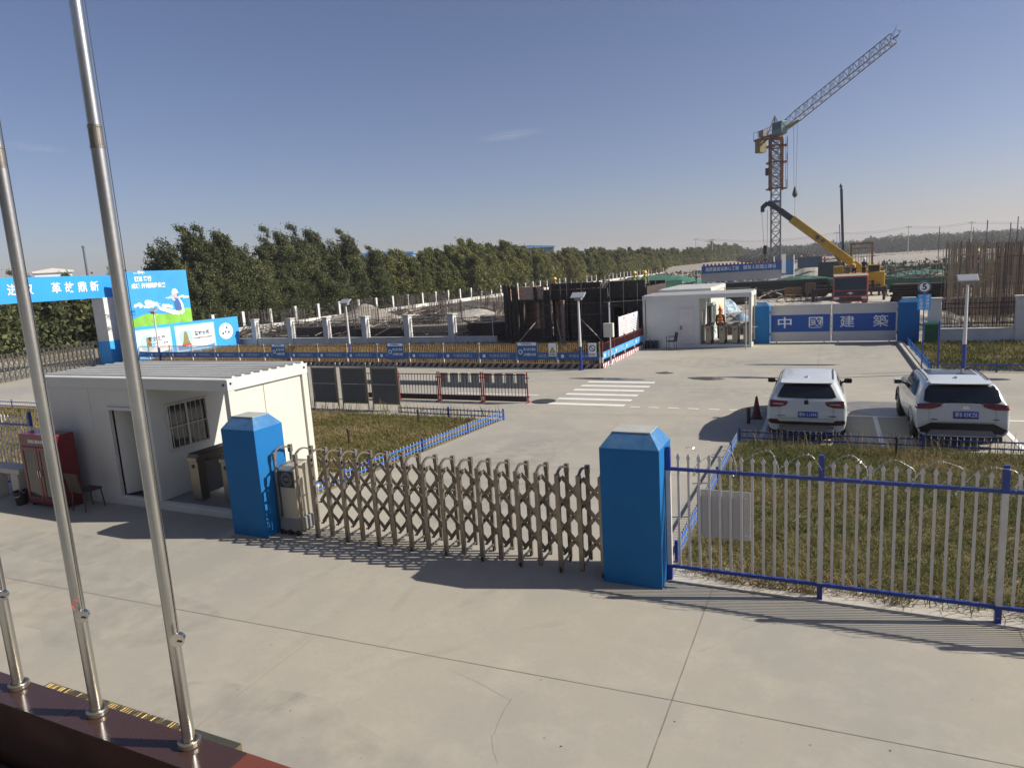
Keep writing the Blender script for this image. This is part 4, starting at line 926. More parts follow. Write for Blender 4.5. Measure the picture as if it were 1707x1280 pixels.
# big picture hoarding (faces +x toward the road); local y along it
hb = thing('picture_hoarding', 'tall blue picture hoarding with clouds, green field and a man in a white helmet', 'billboard', (-41.8, 30.2, 0))
LB = 4.9
MB().b(-.25, 0, .3, -.05, LB, 6.0).build('frame', 'far_blue', hb)
MB().b(-.05, 0, .3, 0, LB, 6.0).build('sky_print', 'hoarding_sky', hb)
def ypoly(name, pts, x, m_, par): return MB().add([(x, a, b_) for a, b_ in pts], [tuple(range(len(pts)))]).build(name, m_, par, fix=False)
ypoly('field_print', [(0.02, .3), (LB, .3)] + [(LB - (LB - .02) * k / 20, 3.25 + .10 * math.sin(k * .55) - .015 * k) for k in range(21)], .004, 'print_green', hb)
def cloud(cx_, cz_, s_, sd_, n2=26):
    m_ = MB(); rr = random.Random(sd_)
    for k in range(n2):
        a = rr.uniform(-1, 1); r_ = s_ * rr.uniform(.06, .17) * (1 - .5 * abs(a)); c_y, c_z = cx_ + a * s_, cz_ + rr.uniform(-.05, .34) * s_ * (1 - abs(a) * .7); n_ = 12
        m_.add([(.006 + k * .0004, c_y + r_ * 1.5 * math.cos(6.2832 * i / n_), c_z + r_ * math.sin(6.2832 * i / n_)) for i in range(n_)], [tuple(range(n_))])
    m_.build('cloud_print', 'cloud_white', hb, fix=False)
cloud(1.5, 3.65, 1.0, 1, 34); cloud(4.35, 4.05, .5, 3); cloud(3.35, 4.1, .42, 4); cloud(2.9, 3.45, .7, 6); cloud(1.2, 5.85, .5, 9, 12)
text('担当 笃行', .34, 'letter_white', hb, (1.85, .02, 5.42), '+x', width=1.22, bold=.03)
text('成城 开创美好未来', .34, 'letter_white', hb, (2.32, .02, 4.98), '+x', width=2.45, bold=.03)
def pr(pts, m_, x, nm='figure_print'): ypoly(nm, [(3.72 + (a - 5.0) * .56, 4.72 + (b_ - 4.42) * .56) for a, b_ in pts], x, m_, hb)
pr([(4.55, 3.95), (4.62, 4.2), (4.8, 4.38), (5.0, 4.44), (5.2, 4.38), (5.4, 4.2), (5.45, 3.95), (5.62, 3.86), (4.45, 3.90)], 'letter_white', .024)
pr([(4.75, 3.93), (5.3, 3.93), (5.32, 3.6), (5.2, 3.35), (5.05, 3.22), (4.85, 3.35)], 'skin_print', .022)
pr([(5.3, 3.93), (5.4, 3.9), (5.36, 3.5), (5.28, 3.4)], 'ink', .023)
pr([(4.66, 3.95), (4.85, 3.8), (4.72, 3.35), (4.98, 3.02), (4.75, 2.85), (4.42, 3.1), (4.48, 3.75)], 'print_grey', .026)
pr([(4.72, 3.1), (5.0, 3.2), (5.3, 3.25), (5.6, 2.95), (5.75, 2.6), (5.85, 1.75), (4.85, 1.7)], 'navy_print', .020)
pr([(5.35, 3.22), (5.75, 2.95), (6.0, 2.4), (6.1, 1.5), (5.6, 1.1), (5.3, 1.4), (5.75, 1.75), (5.65, 2.6)], 'letter_white', .023)
pr([(2.5, 2.25), (4.6, 1.8), (5.4, 1.45), (5.2, 1.1), (4.4, 1.25), (2.5, 1.95)], 'print_white', .025)
lb_ = thing('safety_hoarding', 'lower pale blue hoarding with two framed safety posters in front of the tall picture hoarding', 'billboard', (-41.1, 28.3, 0))
LL = 10.3
MB().b(-.15, 1.1, .05, 0, LL, 2.35).build('board', 'sky_blue', lb_)
for y in (1.5, 3.4, 6.8, 10.0): MB().b(-.45, y - .04, 0, -.15, y + .04, 2.2).build('strut', 'steel', lb_)
for y0, y1, ti, su in ((1.6, 4.3, '安全生产', '安全生产 人人有责'), (4.6, 8.0, '警钟长鸣', '时刻绷紧安全这根弦')):
    f_ = MB().b(0, y0, .32, .02, y1, 2.15).build('poster_frame', 'pale_blue', lb_); MB().b(.02, y0 + .12, .42, .026, y1 - .12, 2.05).build('poster', 'print_white', f_)
    text(ti, .34, 'ink', f_, (.03, y1 - 1.15, 1.45), '+x', bold=.02, width=1.3); text(su, .15, 'ink', f_, (.03, y1 - 1.1, 1.12), '+x', bold=.01, width=1.6)
    m_ = MB(); n_ = 24; c_ = (y0 + .85, 1.25); r_ = .58; m_.add([(.028, c_[0] + r_ * math.cos(6.2832 * i / n_), c_[1] + r_ * math.sin(6.2832 * i / n_)) for i in range(n_)], [tuple(range(n_))]); m_.build('disc_print', 'pale_blue', f_, fix=False)
    ypoly('base_print', [(y0 + .12, .42), (y1 - .12, .42), (y1 - .12, .62), (y1 - .9, .52), (y0 + 1.4, .5), (y0 + .6, .7), (y0 + .12, .8)], .031, 'far_blue', f_)
    if y0 > 4:
        ypoly('bell_print', [(y0 + .5, .82), (y0 + 1.2, .82), (y0 + 1.08, 1.05), (y0 + 1.0, 1.55), (y0 + .92, 1.7), (y0 + .78, 1.7), (y0 + .7, 1.55), (y0 + .62, 1.05)], .034, 'bronze_print', f_); ypoly('ribbon_print', [(y0 + .4, .7), (y0 + 1.3, .7), (y0 + 1.2, .83), (y0 + .5, .83)], .036, 'ink_red', f_)
    else: ypoly('lantern_print', [(y0 + .75, 1.0), (y0 + 1.1, 1.0), (y0 + 1.1, 1.6), (y0 + .75, 1.6)], .034, 'wood_tan', f_)
m_ = MB(); n_ = 24; m_.add([(.01, 9.05 + .66 * math.cos(6.2832 * i / n_), 1.35 + .6 * math.sin(6.2832 * i / n_)) for i in range(n_)], [tuple(range(n_))]); dd = m_.build('disc_print', 'print_white', lb_, fix=False)
for y, z, c in ((8.75, 1.2, 'ink'), (9.0, 1.3, 'ink_red'), (9.3, 1.25, 'ink'), (9.15, 1.6, 'navy_print')): ypoly('spot_print', [(y - .09, z - .09), (y + .09, z - .07), (y + .07, z + .1), (y - .06, z + .08)], .014, c, dd)

# ================================================================== FAR BUILDINGS
def far_building(name, x, y, w_, d_, h, wall, roof, label, rz=0):
    t = thing(name, label, 'building', (x, y, 0), rz); MB().b(0, 0, 0, w_, d_, h).build('wall', wall, t)
    MB().prism([(-.5, h), (w_ + .5, h), (w_ + .5, h + .5), (w_ / 2, h + 1.3), (-.5, h + .5)], 'y', -.5, d_ + .5).build('roof', roof, t)
    m_ = MB(); [m_.b(w_ * (k + .3) / 6, -.05, h * .55, w_ * (k + .7) / 6, .01, h * .75) for k in range(6)]; m_.build('window_band', 'far_dark', t)
far_building('warehouse', -203, 120, 9, 8, 11.6, 'far_wall', 'far_white', 'pale warehouse with a white roof showing above the blue entrance beam', R(60))
far_building('blue_shed', -94, 74.5, 3.6, 3, 8.6, 'far_dark', 'far_blue', 'dark blue block above the corner of the tall picture hoarding', R(50))
far_building('blue_roofed_shed', -128, 272, 22, 22, 13.4, 'far_dark', 'far_blue', 'long dark shed with a pale blue end rising above the middle of the tree line', R(30))
far_building('blue_roofed_shed', -190, 240, 30, 20, 14.5, 'far_blue', 'far_blue', 'blue roof barely showing over the trees left of the middle', R(30))
chm = thing('chimney', 'thin dark chimney standing above the blue entrance beam', 'chimney', (-120, 80, 0)); MB().lathe([(.28, 0), (.18, 13.0)], n=10).build('stack', 'far_dark', chm); MB().lathe([(.24, 13.0), (.24, 13.3)], n=10).build('rim', 'far_dark', chm)

# ================================================================== HALF BUILT BRICK BLOCK
bk_ = thing('brick_block', 'half built brick block wrapped in dark timber shuttering and scaffold tubes, behind the striped fence', 'building', (-18.2, 38.2, 0))
# local x 0..9.0 (left..right), y 0..6
def wallp(name, x0, x1, y0, y1, z0, z1, m_='brick', par=bk_): return MB().b(x0, y0, z0, x1, y1, z1).build(name, m_, par)
for k, (x, w_) in enumerate(((.05, .22), (.34, .18), (.60, .2), (.86, .16))): wallp('timber_upright', x, x + w_, -.12 - .03 * (k % 2), .0, 0, 3.72 - .05 * k, 'wood_dark')
wallp('wall_panel', 1.05, 2.65, .05, .29, 2.72, 3.52); wallp('wall_panel', 1.0, 1.3, .05, .29, 0, 2.72, 'wood_dark'); wallp('wall_panel', 1.3, 3.0, .05, .29, 0, .95, 'wood_dark')
wallp('wall_panel', .0, .24, .3, 5.5, 0, 3.4); wallp('wall_panel', 1.2, 5.0, 5.2, 5.44, 0, 3.2); wallp('wall_panel', 5.0, 8.9, 5.2, 5.44, 0, 3.4, 'wood_dark'); wallp('wall_panel', 2.8, 3.04, 1.6, 5.2, 0, 2.9)
wallp('wall_panel', 3.55, 3.8, .4, .6, 0, 2.6); wallp('wall_panel', 1.55, 2.35, 1.9, 2.1, .4, 2.5); wallp('wall_panel', 3.9, 4.5, 2.6, 2.8, 0, 2.2)
wallp('ring_beam', 1.0, 2.7, -.06, .1, 2.56, 2.74, 'wood_dark'); wallp('timber_upright', 2.05, 2.25, -.05, .06, 2.6, 3.5, 'wood_dark')
wallp('shutter_panel', 2.72, 3.1, -.06, .2, 0, 3.2, 'wood_dark'); wallp('shutter_panel', 4.35, 5.9, .0, .12, 0, 2.9, 'wood_dark'); wallp('shutter_panel', 5.9, 6.6, .1, .3, 0, 2.7, 'wood_dark')
wallp('shutter_panel', 2.7, 6.7, -.10, .05, 2.72, 3.25, 'wood_dark'); wallp('shutter_panel', 3.0, 6.2, .12, .3, 3.3, 3.62, 'wood_dark'); wallp('shutter_panel', 6.7, 8.8, .3, .46, 2.6, 3.6, 'wood_dark')
wallp('wall_panel', 6.6, 7.0, .1, .34, 0, 2.55, 'wood_dark'); wallp('wall_panel', 7.75, 8.9, .1, .34, 0, 2.5, 'wood_dark'); wallp('wall_panel', 7.0, 7.75, .1, .34, 2.1, 2.5, 'wood_dark'); wallp('wall_panel', 8.66, 8.9, .34, 5.2, 0, 3.2, 'wood_dark')
wallp('floor_slab', .3, 8.6, .6, 5.2, 2.55, 2.72, 'wood_dark')
for z in (2.95, 3.28, 3.5):
    MB().bar((2.6, -.16, z), (6.4, -.14, z + .05), .06, .05).build('timber_rail', 'wood_dark', bk_)
for i, x in enumerate([2.75, 3.25, 3.9, 4.3, 5.2, 6.35, 6.9, 7.7, 8.5]): MB().tube((x, -.45, 0), (x + .03, -.42, 3.75 - .12 * (i % 3)), .026, n=6).build('scaffold_pole', 'scaffold', bk_)
for z in (.5, 1.75, 2.4): MB().tube((2.6, -.48, z), (6.5, -.46, z + .04), .024, n=6).build('scaffold_pole', 'scaffold', bk_)
MB().tube((6.6, -.46, 2.45), (8.8, -.46, 2.5), .024, n=6).build('scaffold_pole', 'plank', bk_)
for a, b_ in (((4.2, -1.2, 0), (3.6, -.4, 1.5)), ((1.2, -1.4, .0), (2.2, -.3, 1.4)), ((6.9, -1.3, .05), (5.1, -.5, 1.6)), ((4.9, -.9, .02), (5.15, -.5, .6))): MB().bar(a, b_, .05).build('leaning_pole', 'plank', bk_)
m_ = MB(); rr = random.Random(5)
for k in range(22): x = rr.uniform(.3, 8.6); m_.tube((x, rr.uniform(.3, 5), 3.2), (x + rr.uniform(-.05, .05), rr.uniform(.3, 5), rr.uniform(3.6, 4.1)), .016, n=5)
m_.build('starter_bars', 'rebar_grey', bk_)
m_ = MB()
for k in range(30):
    x = rr.uniform(2.6, 6.6); m_.b(x, -.2 + rr.uniform(0, .06), 2.7, x + .045, -.15, 3.3 + rr.uniform(0, .3))
m_.b(2.55, -.21, 2.70, 6.7, -.15, 2.76); m_.build('cleats', 'wood_dark', bk_)

# ================================================================== LOOSE MATERIALS
def heap(name, x, y, rx, ry, h, m_, label, cat, seed=1, rough=.25, n_=26, rz=0, group=None):
    rr = np.random.default_rng(seed); V = []; F = []
    P = rr.normal(size=(8, 2)) * 1.6; Q = rr.uniform(0, 6.28, 8)
    for j in range(n_ + 1):
        for i in range(n_ + 1):
            u, v = -1 + 2 * i / n_, -1 + 2 * j / n_; r_ = math.hypot(u, v)
            nz = sum(math.sin(P[k, 0] * u * 3 + P[k, 1] * v * 3 + Q[k]) for k in range(8)) / 8
            z = max(0, (1 - r_ ** 1.7) ** 1.1 if r_ < 1 else 0) * h * (1 + rough * nz * 2) + (rr.uniform(-.5, .5) * rough * h * .18 if r_ < .97 else 0)
            V.append((u * rx, v * ry, z - .02))
    for j in range(n_):
        for i in range(n_): a = j * (n_ + 1) + i; F.append((a, a + 1, a + n_ + 2, a + n_ + 1))
    mb = MB(); mb.add(V, F); o = mb.build(name, m_, None, smooth=False, fix=False); o.location = (x, y, 0); o.rotation_euler.z = rz
    return tag(o, label, cat, group)
heap('sand_pile', -44.0, 58, 5.2, 4.2, 1.75, 'sand', 'large pale sand pile behind the pillared wall', 'sand pile', 3)
heap('sand_pile', -30, 56, 4, 4, 1.3, 'rubble', 'low rubble heap right of the large sand pile', 'rubble heap', 4)
heap('soil_heap', -1.5, 56, 5, 4, .7, 'rubble', 'low rubble heap left of the red crane truck', 'rubble heap', 9, .6)
heap('soil_heap', -3.8, 46, 3, 4, .55, 'rubble', 'rough gravel heap behind the worker in the orange vest', 'rubble heap', 12, .6)
heap('soil_heap', 4.5, 50, 3.5, 6, .6, 'rubble', 'rough gravel heap behind the right leaf of the site gate', 'rubble heap', 14, .6)
heap('netted_heap', -24, 112, 9, 9, 2.2, 'net_green', 'earth heap under bright green netting behind the gatehouse container', 'netted heap', 5)
heap('netted_heap', -13.5, 70, 4.2, 3.5, 1.9, 'net_green', 'low green netted heap left of the blue roofed shelter', 'netted heap', 8)
heap('netted_heap', -3, 112, 9, 10, 3.0, 'rubble', 'stony heap behind the yellow crane boom', 'rubble heap', 6)
heap('netted_heap', -2.5, 98, 8, 3, 1.6, 'net_green', 'green netted bank in front of the stony heap', 'netted heap', 26)
heap('netted_heap', 13, 118, 7, 5, .9, 'net_green', 'green netted heap right of the red crane truck', 'netted heap', 7)
heap('netted_heap', 26, 150, 12, 6, 1.3, 'net_green', 'green netted bank behind the rebar thicket', 'netted heap', 17)
heap('tarped_stack', -8.3, 60, 1.8, 1.6, 1.15, 'tarp_blue', 'stack under a crumpled pale blue tarp behind the gatehouse', 'tarp', 10, .5)
heap('tarped_stack', -5.5, 52, .9, .8, .5, 'tarp_blue', 'small pale blue tarped bundle seen through the gatehouse passage', 'tarp', 11, .5)
heap('earth_bank', 30, 240, 60, 20, 2.6, 'rubble', 'long stony bank far beyond the site on the right', 'rubble heap', 15)
heap('earth_bank', -40, 260, 34, 14, 2.4, 'sand', 'long pale bank far beyond the blue roofed shelter', 'rubble heap', 16)
def stack(name, x, y, L, n_, layers, m_, label, rz=0, th=.1, cat='timber stack', seed=1):
    rr = random.Random(seed); t = thing(name, label, cat, (x, y, 0), rz)
    for j in range(layers):
        mb = MB()
        for i in range(n_): o = rr.uniform(-.25, .25); a = rr.uniform(-.04, .04); mb.bar((-L / 2 + o, i * th * 1.25 + a, .08 + j * th * 1.3), (L / 2 + o, i * th * 1.25 - a, .08 + j * th * 1.3 + rr.uniform(-.02, .02)), th, th)
        mb.build('layer', m_, t)
    return t
stack('timber_stack', -36.5, 43, 6, 10, 6, 'wood_dark', 'dark timber stack behind the first bay of the pillared wall', R(6), .13, seed=2)
stack('timber_stack', -31, 42.5, 5, 9, 5, 'wood_dark', 'dark timber stack behind the third bay of the pillared wall', R(-4), .13, seed=3)
stack('timber_stack', -25.5, 42.8, 5.5, 8, 6, 'plank', 'grey plank stack behind the fifth bay of the pillared wall', R(9), .12, seed=4)
stack('timber_stack', -20.8, 42, 4.5, 8, 7, 'wood_dark', 'tangled timber stack left of the half built brick block', R(-8), .12, seed=5)
stack('timber_stack', -22, 50, 7, 12, 6, 'plank', 'long plank stack behind the brick block on the left', R(20), .14, seed=6)
stack('steel_stack', -5.5, 77, 11, 12, 8, 'crane_dark', 'long dark steel beams stacked behind the wooden chairs', R(3), .18, 'steel stack', seed=7)
stack('steel_stack', -9.5, 68.5, 5, 9, 7, 'rebar_grey', 'dark steel bundle under the blue roofed shelter', R(-3), .18, 'steel stack', seed=8)
stack('timber_stack', 6.3, 58, 3.8, 11, 9, 'wood_dark', 'dark stack of timber behind the round speed sign', R(-8), .16, seed=9)
stack('timber_stack', 8.8, 52, 4.5, 11, 6, 'rebar_grey', 'low steel stack behind the railings right of the sign post', R(10), .14, 'steel stack', seed=10)
stack('timber_stack', -4.7, 42.2, 1.6, 6, 4, 'rebar_grey', 'dark bundle behind the right end of the gatehouse passage', R(4), .12, seed=11)
# scattered boards and rods: nobody could count these
m_ = MB(); rr = random.Random(11)
for k in range(1500):
    x = rr.uniform(-52, -12); y = rr.uniform(40.5, 75) if x < -19 else rr.uniform(45, 75); a = rr.uniform(0, 3.14); L_ = rr.uniform(.6, 3); z = rr.uniform(.02, .5)
    m_.bar((x, y, z), (x + L_ * math.cos(a), y + L_ * math.sin(a), z + rr.uniform(-.3, .5)), rr.uniform(.04, .12), .05, rr.choice((0, 0, 0, 1, 2)))
for k in range(260):
    x = rr.uniform(-7, 26); y = rr.uniform(42, 75); a = rr.uniform(0, 3.14); L_ = rr.uniform(.4, 2.4)
    if 0 < x < 4 and y > 62: continue
    m_.bar((x, y, .05), (x + L_ * math.cos(a), y + L_ * math.sin(a), rr.uniform(.02, .5)), rr.uniform(.04, .12), .05, rr.choice((0, 1, 2)))
for k in range(900):
    x = rr.uniform(4, 34); y = rr.uniform(82, 140)
    if x < 12 and y < 110 and rr.random() < .6: continue
    if rr.random() < .45: m_.bar((x, y, 0), (x + rr.uniform(-.1, .1), y, rr.uniform(.8, 2.6)), .07, .07, rr.choice((0, 2, 1)))
    else: a = rr.uniform(0, 3.14); L_ = rr.uniform(1, 4); z = rr.uniform(.1, 1.3); m_.bar((x, y, z), (x + L_ * math.cos(a), y + L_ * math.sin(a), z + rr.uniform(-.1, .3)), rr.uniform(.08, .3), .1, rr.choice((0, 1, 2, 0)))
for k in range(500):
    x = rr.uniform(-30, -4); y = rr.uniform(72, 112); a = rr.uniform(0, 3.14); L_ = rr.uniform(.8, 3); z = rr.uniform(.05, 1.0); m_.bar((x, y, z), (x + L_ * math.cos(a), y + L_ * math.sin(a), z + rr.uniform(-.1, .6)), rr.uniform(.06, .25), .1, rr.choice((0, 1, 2, 0)))
tag(m_.build('scattered_timber', ['wood_dark', 'plank', 'rebar_grey'], fix=False), 'boards, offcuts and rods scattered over the building site', 'debris', kind='stuff')
# rubble stones
P = np.column_stack([RNG.uniform(-9, 8, 2600), RNG.uniform(42, 66, 2600), np.zeros(2600)]); V, F = cards(P, .22); V[:, 2] = np.abs(V[:, 2])
tag(mesh_obj('loose_stones', fast_mesh('loose_stones', V, F, 'rubble')), 'loose stones strewn over the gravel yard behind the site gate', 'stones', kind='stuff')
# foundation starter bars in the material yard: clusters of rods
def bar_cluster(name, x, y, w_, d_, h, n_, m_, label, seed, group, rings=3, curb=True, jit=.06, thick=.024):
    rr = random.Random(seed); t = thing(name, label, 'rebar cage', (x, y, 0), 0, group); mb = MB()
    for k in range(n_):
        s_ = k % 4; u = rr.uniform(-.5, .5); px_, py_ = ((u * w_, -d_ / 2), (u * w_, d_ / 2), (-w_ / 2, u * d_), (w_ / 2, u * d_))[s_]
        px_ += rr.uniform(-jit, jit); py_ += rr.uniform(-jit, jit); hh = h * (1 + rr.uniform(-.03, .06) + (.14 if rr.random() < .04 else 0))
        mb.bar((px_, py_, 0), (px_ + rr.uniform(-.05, .05), py_ + rr.uniform(-.05, .05), hh), thick)
    mb.build('upright_bars', m_, t, fix=False)
    mb = MB()
    for j in range(rings):
        z = h * (j + .6) / rings
        for a, b_ in (((-.5, -.5), (.5, -.5)), ((.5, -.5), (.5, .5)), ((.5, .5), (-.5, .5)), ((-.5, .5), (-.5, -.5))): mb.bar((a[0] * w_, a[1] * d_, z + rr.uniform(-.05, .05)), (b_[0] * w_, b_[1] * d_, z + rr.uniform(-.05, .05)), .022)
    mb.build('tie_bars', m_, t, fix=False)
    if curb: MB().b(-w_ / 2 - .1, -d_ / 2 - .1, 0, w_ / 2 + .1, d_ / 2 + .1, .35).build('footing', 'pale_concrete', t)
rr = random.Random(3); k = 0
for i in range(7):
    for j in range(4):
        x = -50 + i * 5.2 + rr.uniform(-.8, .8); y = 50 + j * 8.5 + rr.uniform(-1.5, 1.5)
        if abs(x + 44.3) < 6 and abs(y - 58) < 5: continue
        bar_cluster('rebar_cage', x, y, 1.9, 1.6, 2.2, 34, 'rebar_grey', 'low cage of dark starter bars, ' + ('front' if j == 0 else 'second' if j == 1 else 'third' if j == 2 else 'rear') + ' row of the material yard, ' + ('left part' if i < 3 else 'middle part' if i < 5 else 'right part'), 100 + k, 'starter bar cages in the left material yard'); k += 1
for i in range(9):
    for j in range(6):
        x = 6.6 + i * 2.3 + j * .75 + rr.uniform(-.5, .5); y = 44 + j * 4.2 + rr.uniform(-1, 1)
        if x < 5.9 + (y - 44) * .13 or (y < 60 and x > 17): continue
        bar_cluster('rebar_cage', x, y, 1.5, 1.3, 4.35 + rr.uniform(-.3, .25), 36, 'rebar' if rr.random() < .8 else 'rebar_grey', 'tall cage of rusty bars, ' + ('front' if j < 2 else 'middle' if j < 4 else 'rear') + ' row, ' + ('left side' if i < 3 else 'centre' if i < 5 else 'right side') + ' of the thicket', 300 + i * 10 + j, 'rebar cages in the thicket on the right', 3, False, .38, .022)
for i, (x, y, h) in enumerate(((9, 52, 5.9), (12.2, 60, 6.2), (10.8, 55, 5.7), (14.5, 58, 6.0), (16, 64, 6.4), (11.5, 47, 5.6), (8.2, 66, 6.0), (13, 50, 5.9), (18.5, 63, 6.2))):
    tag(MB().tube((0, 0, 0), (.05, .03, h), .03, n=6).tube((0, 0, 0), (0, 0, .15), .06, n=6).build('scaffold_tube', 'rebar_grey', loc=(x, y, 0)), 'single scaffold tube standing higher than the rebar thicket around it', 'scaffold tube', 'tall single tubes in the rebar thicket')
# formwork and netted frames in the middle distance
def net_fence(name, p, q, h, label, m_='net_green'):
    L = math.hypot(q[0] - p[0], q[1] - p[1]); t = thing(name, label, 'site fence', (p[0], p[1], 0), math.atan2(q[1] - p[1], q[0] - p[0]))
    MB().b(0, -.02, .1, L, .02, h - .1).build('net_panel', m_, t)
    for k in range(int(L / 2.5) + 1): MB().tube((k * 2.5, -.04, 0), (k * 2.5, -.04, h), .035, n=6).build('post', 'scaffold', t)
    MB().bar((0, -.05, h), (L, -.05, h), .05).build('rail', 'scaffold', t)
net_fence('net_fence', (-30, 84), (-17.5, 92), 2.0, 'green netting fence left of the blue roofed shelter')
net_fence('net_fence', (-4.6, 88), (1, 86.5), 1.5, 'green netting fence between the shelter and the red crane truck')
net_fence('net_fence', (4.6, 84), (14.6, 81), 1.35, 'pale green barrier along the far edge of the white site road')
net_fence('net_fence', (6, 128), (30, 122), 1.5, 'dark green netting fence far behind the white site road')
net_fence('net_fence', (1.5, 104), (-1.2, 105), 3.2, 'dark mesh panel above the stony heap by the yellow boom', 'crane_dark')

# blue roofed shelter with banner
bs = thing('steel_shelter', 'steel shelter on blue posts with a long blue banner of white characters', 'shelter', (-14.7, 91.5, 0), math.atan2(3.2, 9.0))
LS = 9.6
for x in (0, LS / 2, LS):
    for y in (0, 5): MB().tube((x, y, 0), (x, y, 3.1), .09, n=8).build('post', 'far_blue', bs)
MB().b(-.2, -.25, 2.62, LS + .2, -.15, 3.55).build('banner', 'sign_blue', bs)
MB().b(-.2, -.1, 1.5, LS + .2, 0, 2.6).build('side_sheet', 'grey_panel', bs); MB().b(-.3, 0, 3.0, LS + .3, 5.4, 3.1).build('roof_sheet', 'grey_panel', bs)
text('高质量建设放心工程', .55, 'letter_white', bs, (2.4, -.26, 3.08), width=4.2, bold=.0); text('服务人民国土建设', .55, 'letter_white', bs, (7.1, -.26, 3.08), width=4.1, bold=.0)
m_ = MB(); [m_.b(k * .48, -.2, 3.57, k * .48 + .22, -.12, 3.82) for k in range(21)]; m_.b(-.1, -.2, 3.545, 9.9, -.12, 3.6); m_.build('roof_crest', 'red_rail', bs)
MB().b(LS + .25, -.3, 2.1, LS + .75, .0, 4.5).build('end_board', 'print_white', bs)
bs2 = thing('blue_stand', 'small blue sheeted stand with two white posts behind the end of the steel shelter', 'shelter', (-6.9, 104, 0), R(5))
MB().b(0, 0, 1.6, 2.6, .1, 3.7).build('sheet', 'far_blue', bs2); [MB().tube((x, -.1, 0), (x, -.1, 4.3), .07, n=8).build('post', 'print_white', bs2) for x in (0, 2.6)]; MB().b(3.2, 2, 2.4, 6.4, 2.2, 3.9).build('rear_sheet', 'far_dark', bs2)
# wooden chairs
for x, lb in ((-3.3, 'left wooden chair standing on the site road left of the red crane truck'), (-2.55, 'middle wooden chair on the site road left of the red crane truck'), (-1.35, 'larger wooden chair nearest the red crane truck')):
    big = 1.25 if x > -2 else 1.0; t = thing('wooden_chair', lb, 'chair', (x, 70.5, 0), R(15)); t.scale = (big, big, big)
    MB().b(-.35, -.3, .6, .35, .3, .66).build('seat', 'wood_tan', t); mb = MB(); [mb.b(-.35 + k * .16, .27, .66, -.25 + k * .16, .31, 1.25) for k in range(5)]; mb.b(-.36, .26, 1.25, .36, .32, 1.36); mb.build('backrest', 'wood_tan', t)
    for sx in (-.32, .32):
        for sy in (-.27, .27): MB().b(sx - .03, sy - .03, 0, sx + .03, sy + .03, .6).build('leg', 'wood_tan', t)

# ================================================================== TOWER CRANE
tc_ = thing('tower_crane', 'tall tower crane with its long lattice jib raised to the right', 'tower crane', (-7.05, 109.8, 0))
def lattice(mb, p0, p1, w_, seg, chord=.09, brace=.05, tri=False, w2=None):
    p0 = Vector(p0); p1 = Vector(p1); d = (p1 - p0).normalized(); side = d.cross(Vector((0, 0, 1))) if abs(d.z) < .95 else Vector((1, 0, 0)); side.normalize(); upv = side.cross(d).normalized()
    w2 = w2 or w_
    def ring(t):
        c = p0.lerp(p1, t); ww = w_ + (w2 - w_) * t
        if tri: return [c - side * ww / 2 - upv * ww * .4, c + side * ww / 2 - upv * ww * .4, c + upv * ww * .75]
        return [c + side * sx * ww / 2 + upv * sy * ww / 2 for sx, sy in ((-1, -1), (1, -1), (1, 1), (-1, 1))]
    prev = ring(0); n_ = len(prev)
    for i in range(n_): mb.bar(prev[i], ring(1)[i], chord)
    for k in range(1, seg + 1):
        cur = ring(k / seg)
        for i in range(n_):
            mb.bar(cur[i], cur[(i + 1) % n_], brace); a, b_ = (prev[i], cur[(i + 1) % n_]) if k % 2 else (prev[(i + 1) % n_], cur[i]); mb.bar(a, b_, brace)
            if not tri: mb.bar(*((prev[(i + 1) % n_], cur[i]) if k % 2 else (prev[i], cur[(i + 1) % n_])), brace)
        prev = cur
m_ = MB(); lattice(m_, (0, 0, 0), (0, 0, 21), 1.3, 16, .15, .07); m_.build('mast', 'crane_grey', tc_)
MB().b(-1.6, -1.6, 0, 1.6, 1.6, .6).build('foundation', 'pale_concrete', tc_)
m_ = MB(); lattice(m_, (0, 0, 13.8), (0, 0, 21.0), 1.75, 6, .2, .07)
for z in (13.9, 17.6, 19.9): m_.b(-1.05, -1.05, z, 1.05, -.85, z + .2); m_.b(.85, -1.05, z, 1.5, 1.0, z + .1); m_.b(-1.35, -1.0, z, -.85, 1.0, z + .1)
m_.build('climbing_cage', 'crane_orange', tc_)
m_ = MB()
for z in (14, 17.7, 20.0):
    for x, y in ((1.5, -1.05), (1.5, 1.0), (1.5, 0)): m_.bar((x, y, z), (x, y, z + 1.1), .04)
    m_.bar((1.5, -1.05, z + 1.1), (1.5, 1, z + 1.1), .04); m_.bar((1.5, -1.05, z + .6), (1.5, 1, z + .6), .03)
m_.bar((1.35, -.9, 14), (1.35, -.9, 20.5), .05); m_.bar((1.6, -.9, 14), (1.6, -.9, 20.5), .05); [m_.bar((1.35, -.9, 14 + k * .45), (1.6, -.9, 14 + k * .45), .03) for k in range(14)]
m_.build('walkway', 'crane_orange', tc_)
MB().b(-1.45, -.4, 16.0, -.95, .4, 17.0).build('control_box', 'crane_dark', tc_)
MB().b(-.75, -.7, 11.0, .75, -.66, 12.3).build('sign', 'sign_blue', tc_); text('中建', .62, 'letter_white', tc_, (0, -.71, 11.65), width=1.2, bold=.02)
m_ = MB(); m_.lathe([(1.0, 20.9), (1.0, 21.3), (.8, 21.4)], n=16); m_.build('slewing_ring', 'crane_orange', tc_)
jd = Vector((13.07, -12.8, 5.8)); jr = Vector((.2, 0, 21.9)); jt = Vector((13.6, -12.8, 28.65))
hd_ = Vector((jd.x, jd.y, 0)).normalized(); cs = Vector((-hd_.y, hd_.x, 0))
m_ = MB(); q = -hd_ * 3.9 + Vector((0, 0, 21.4))
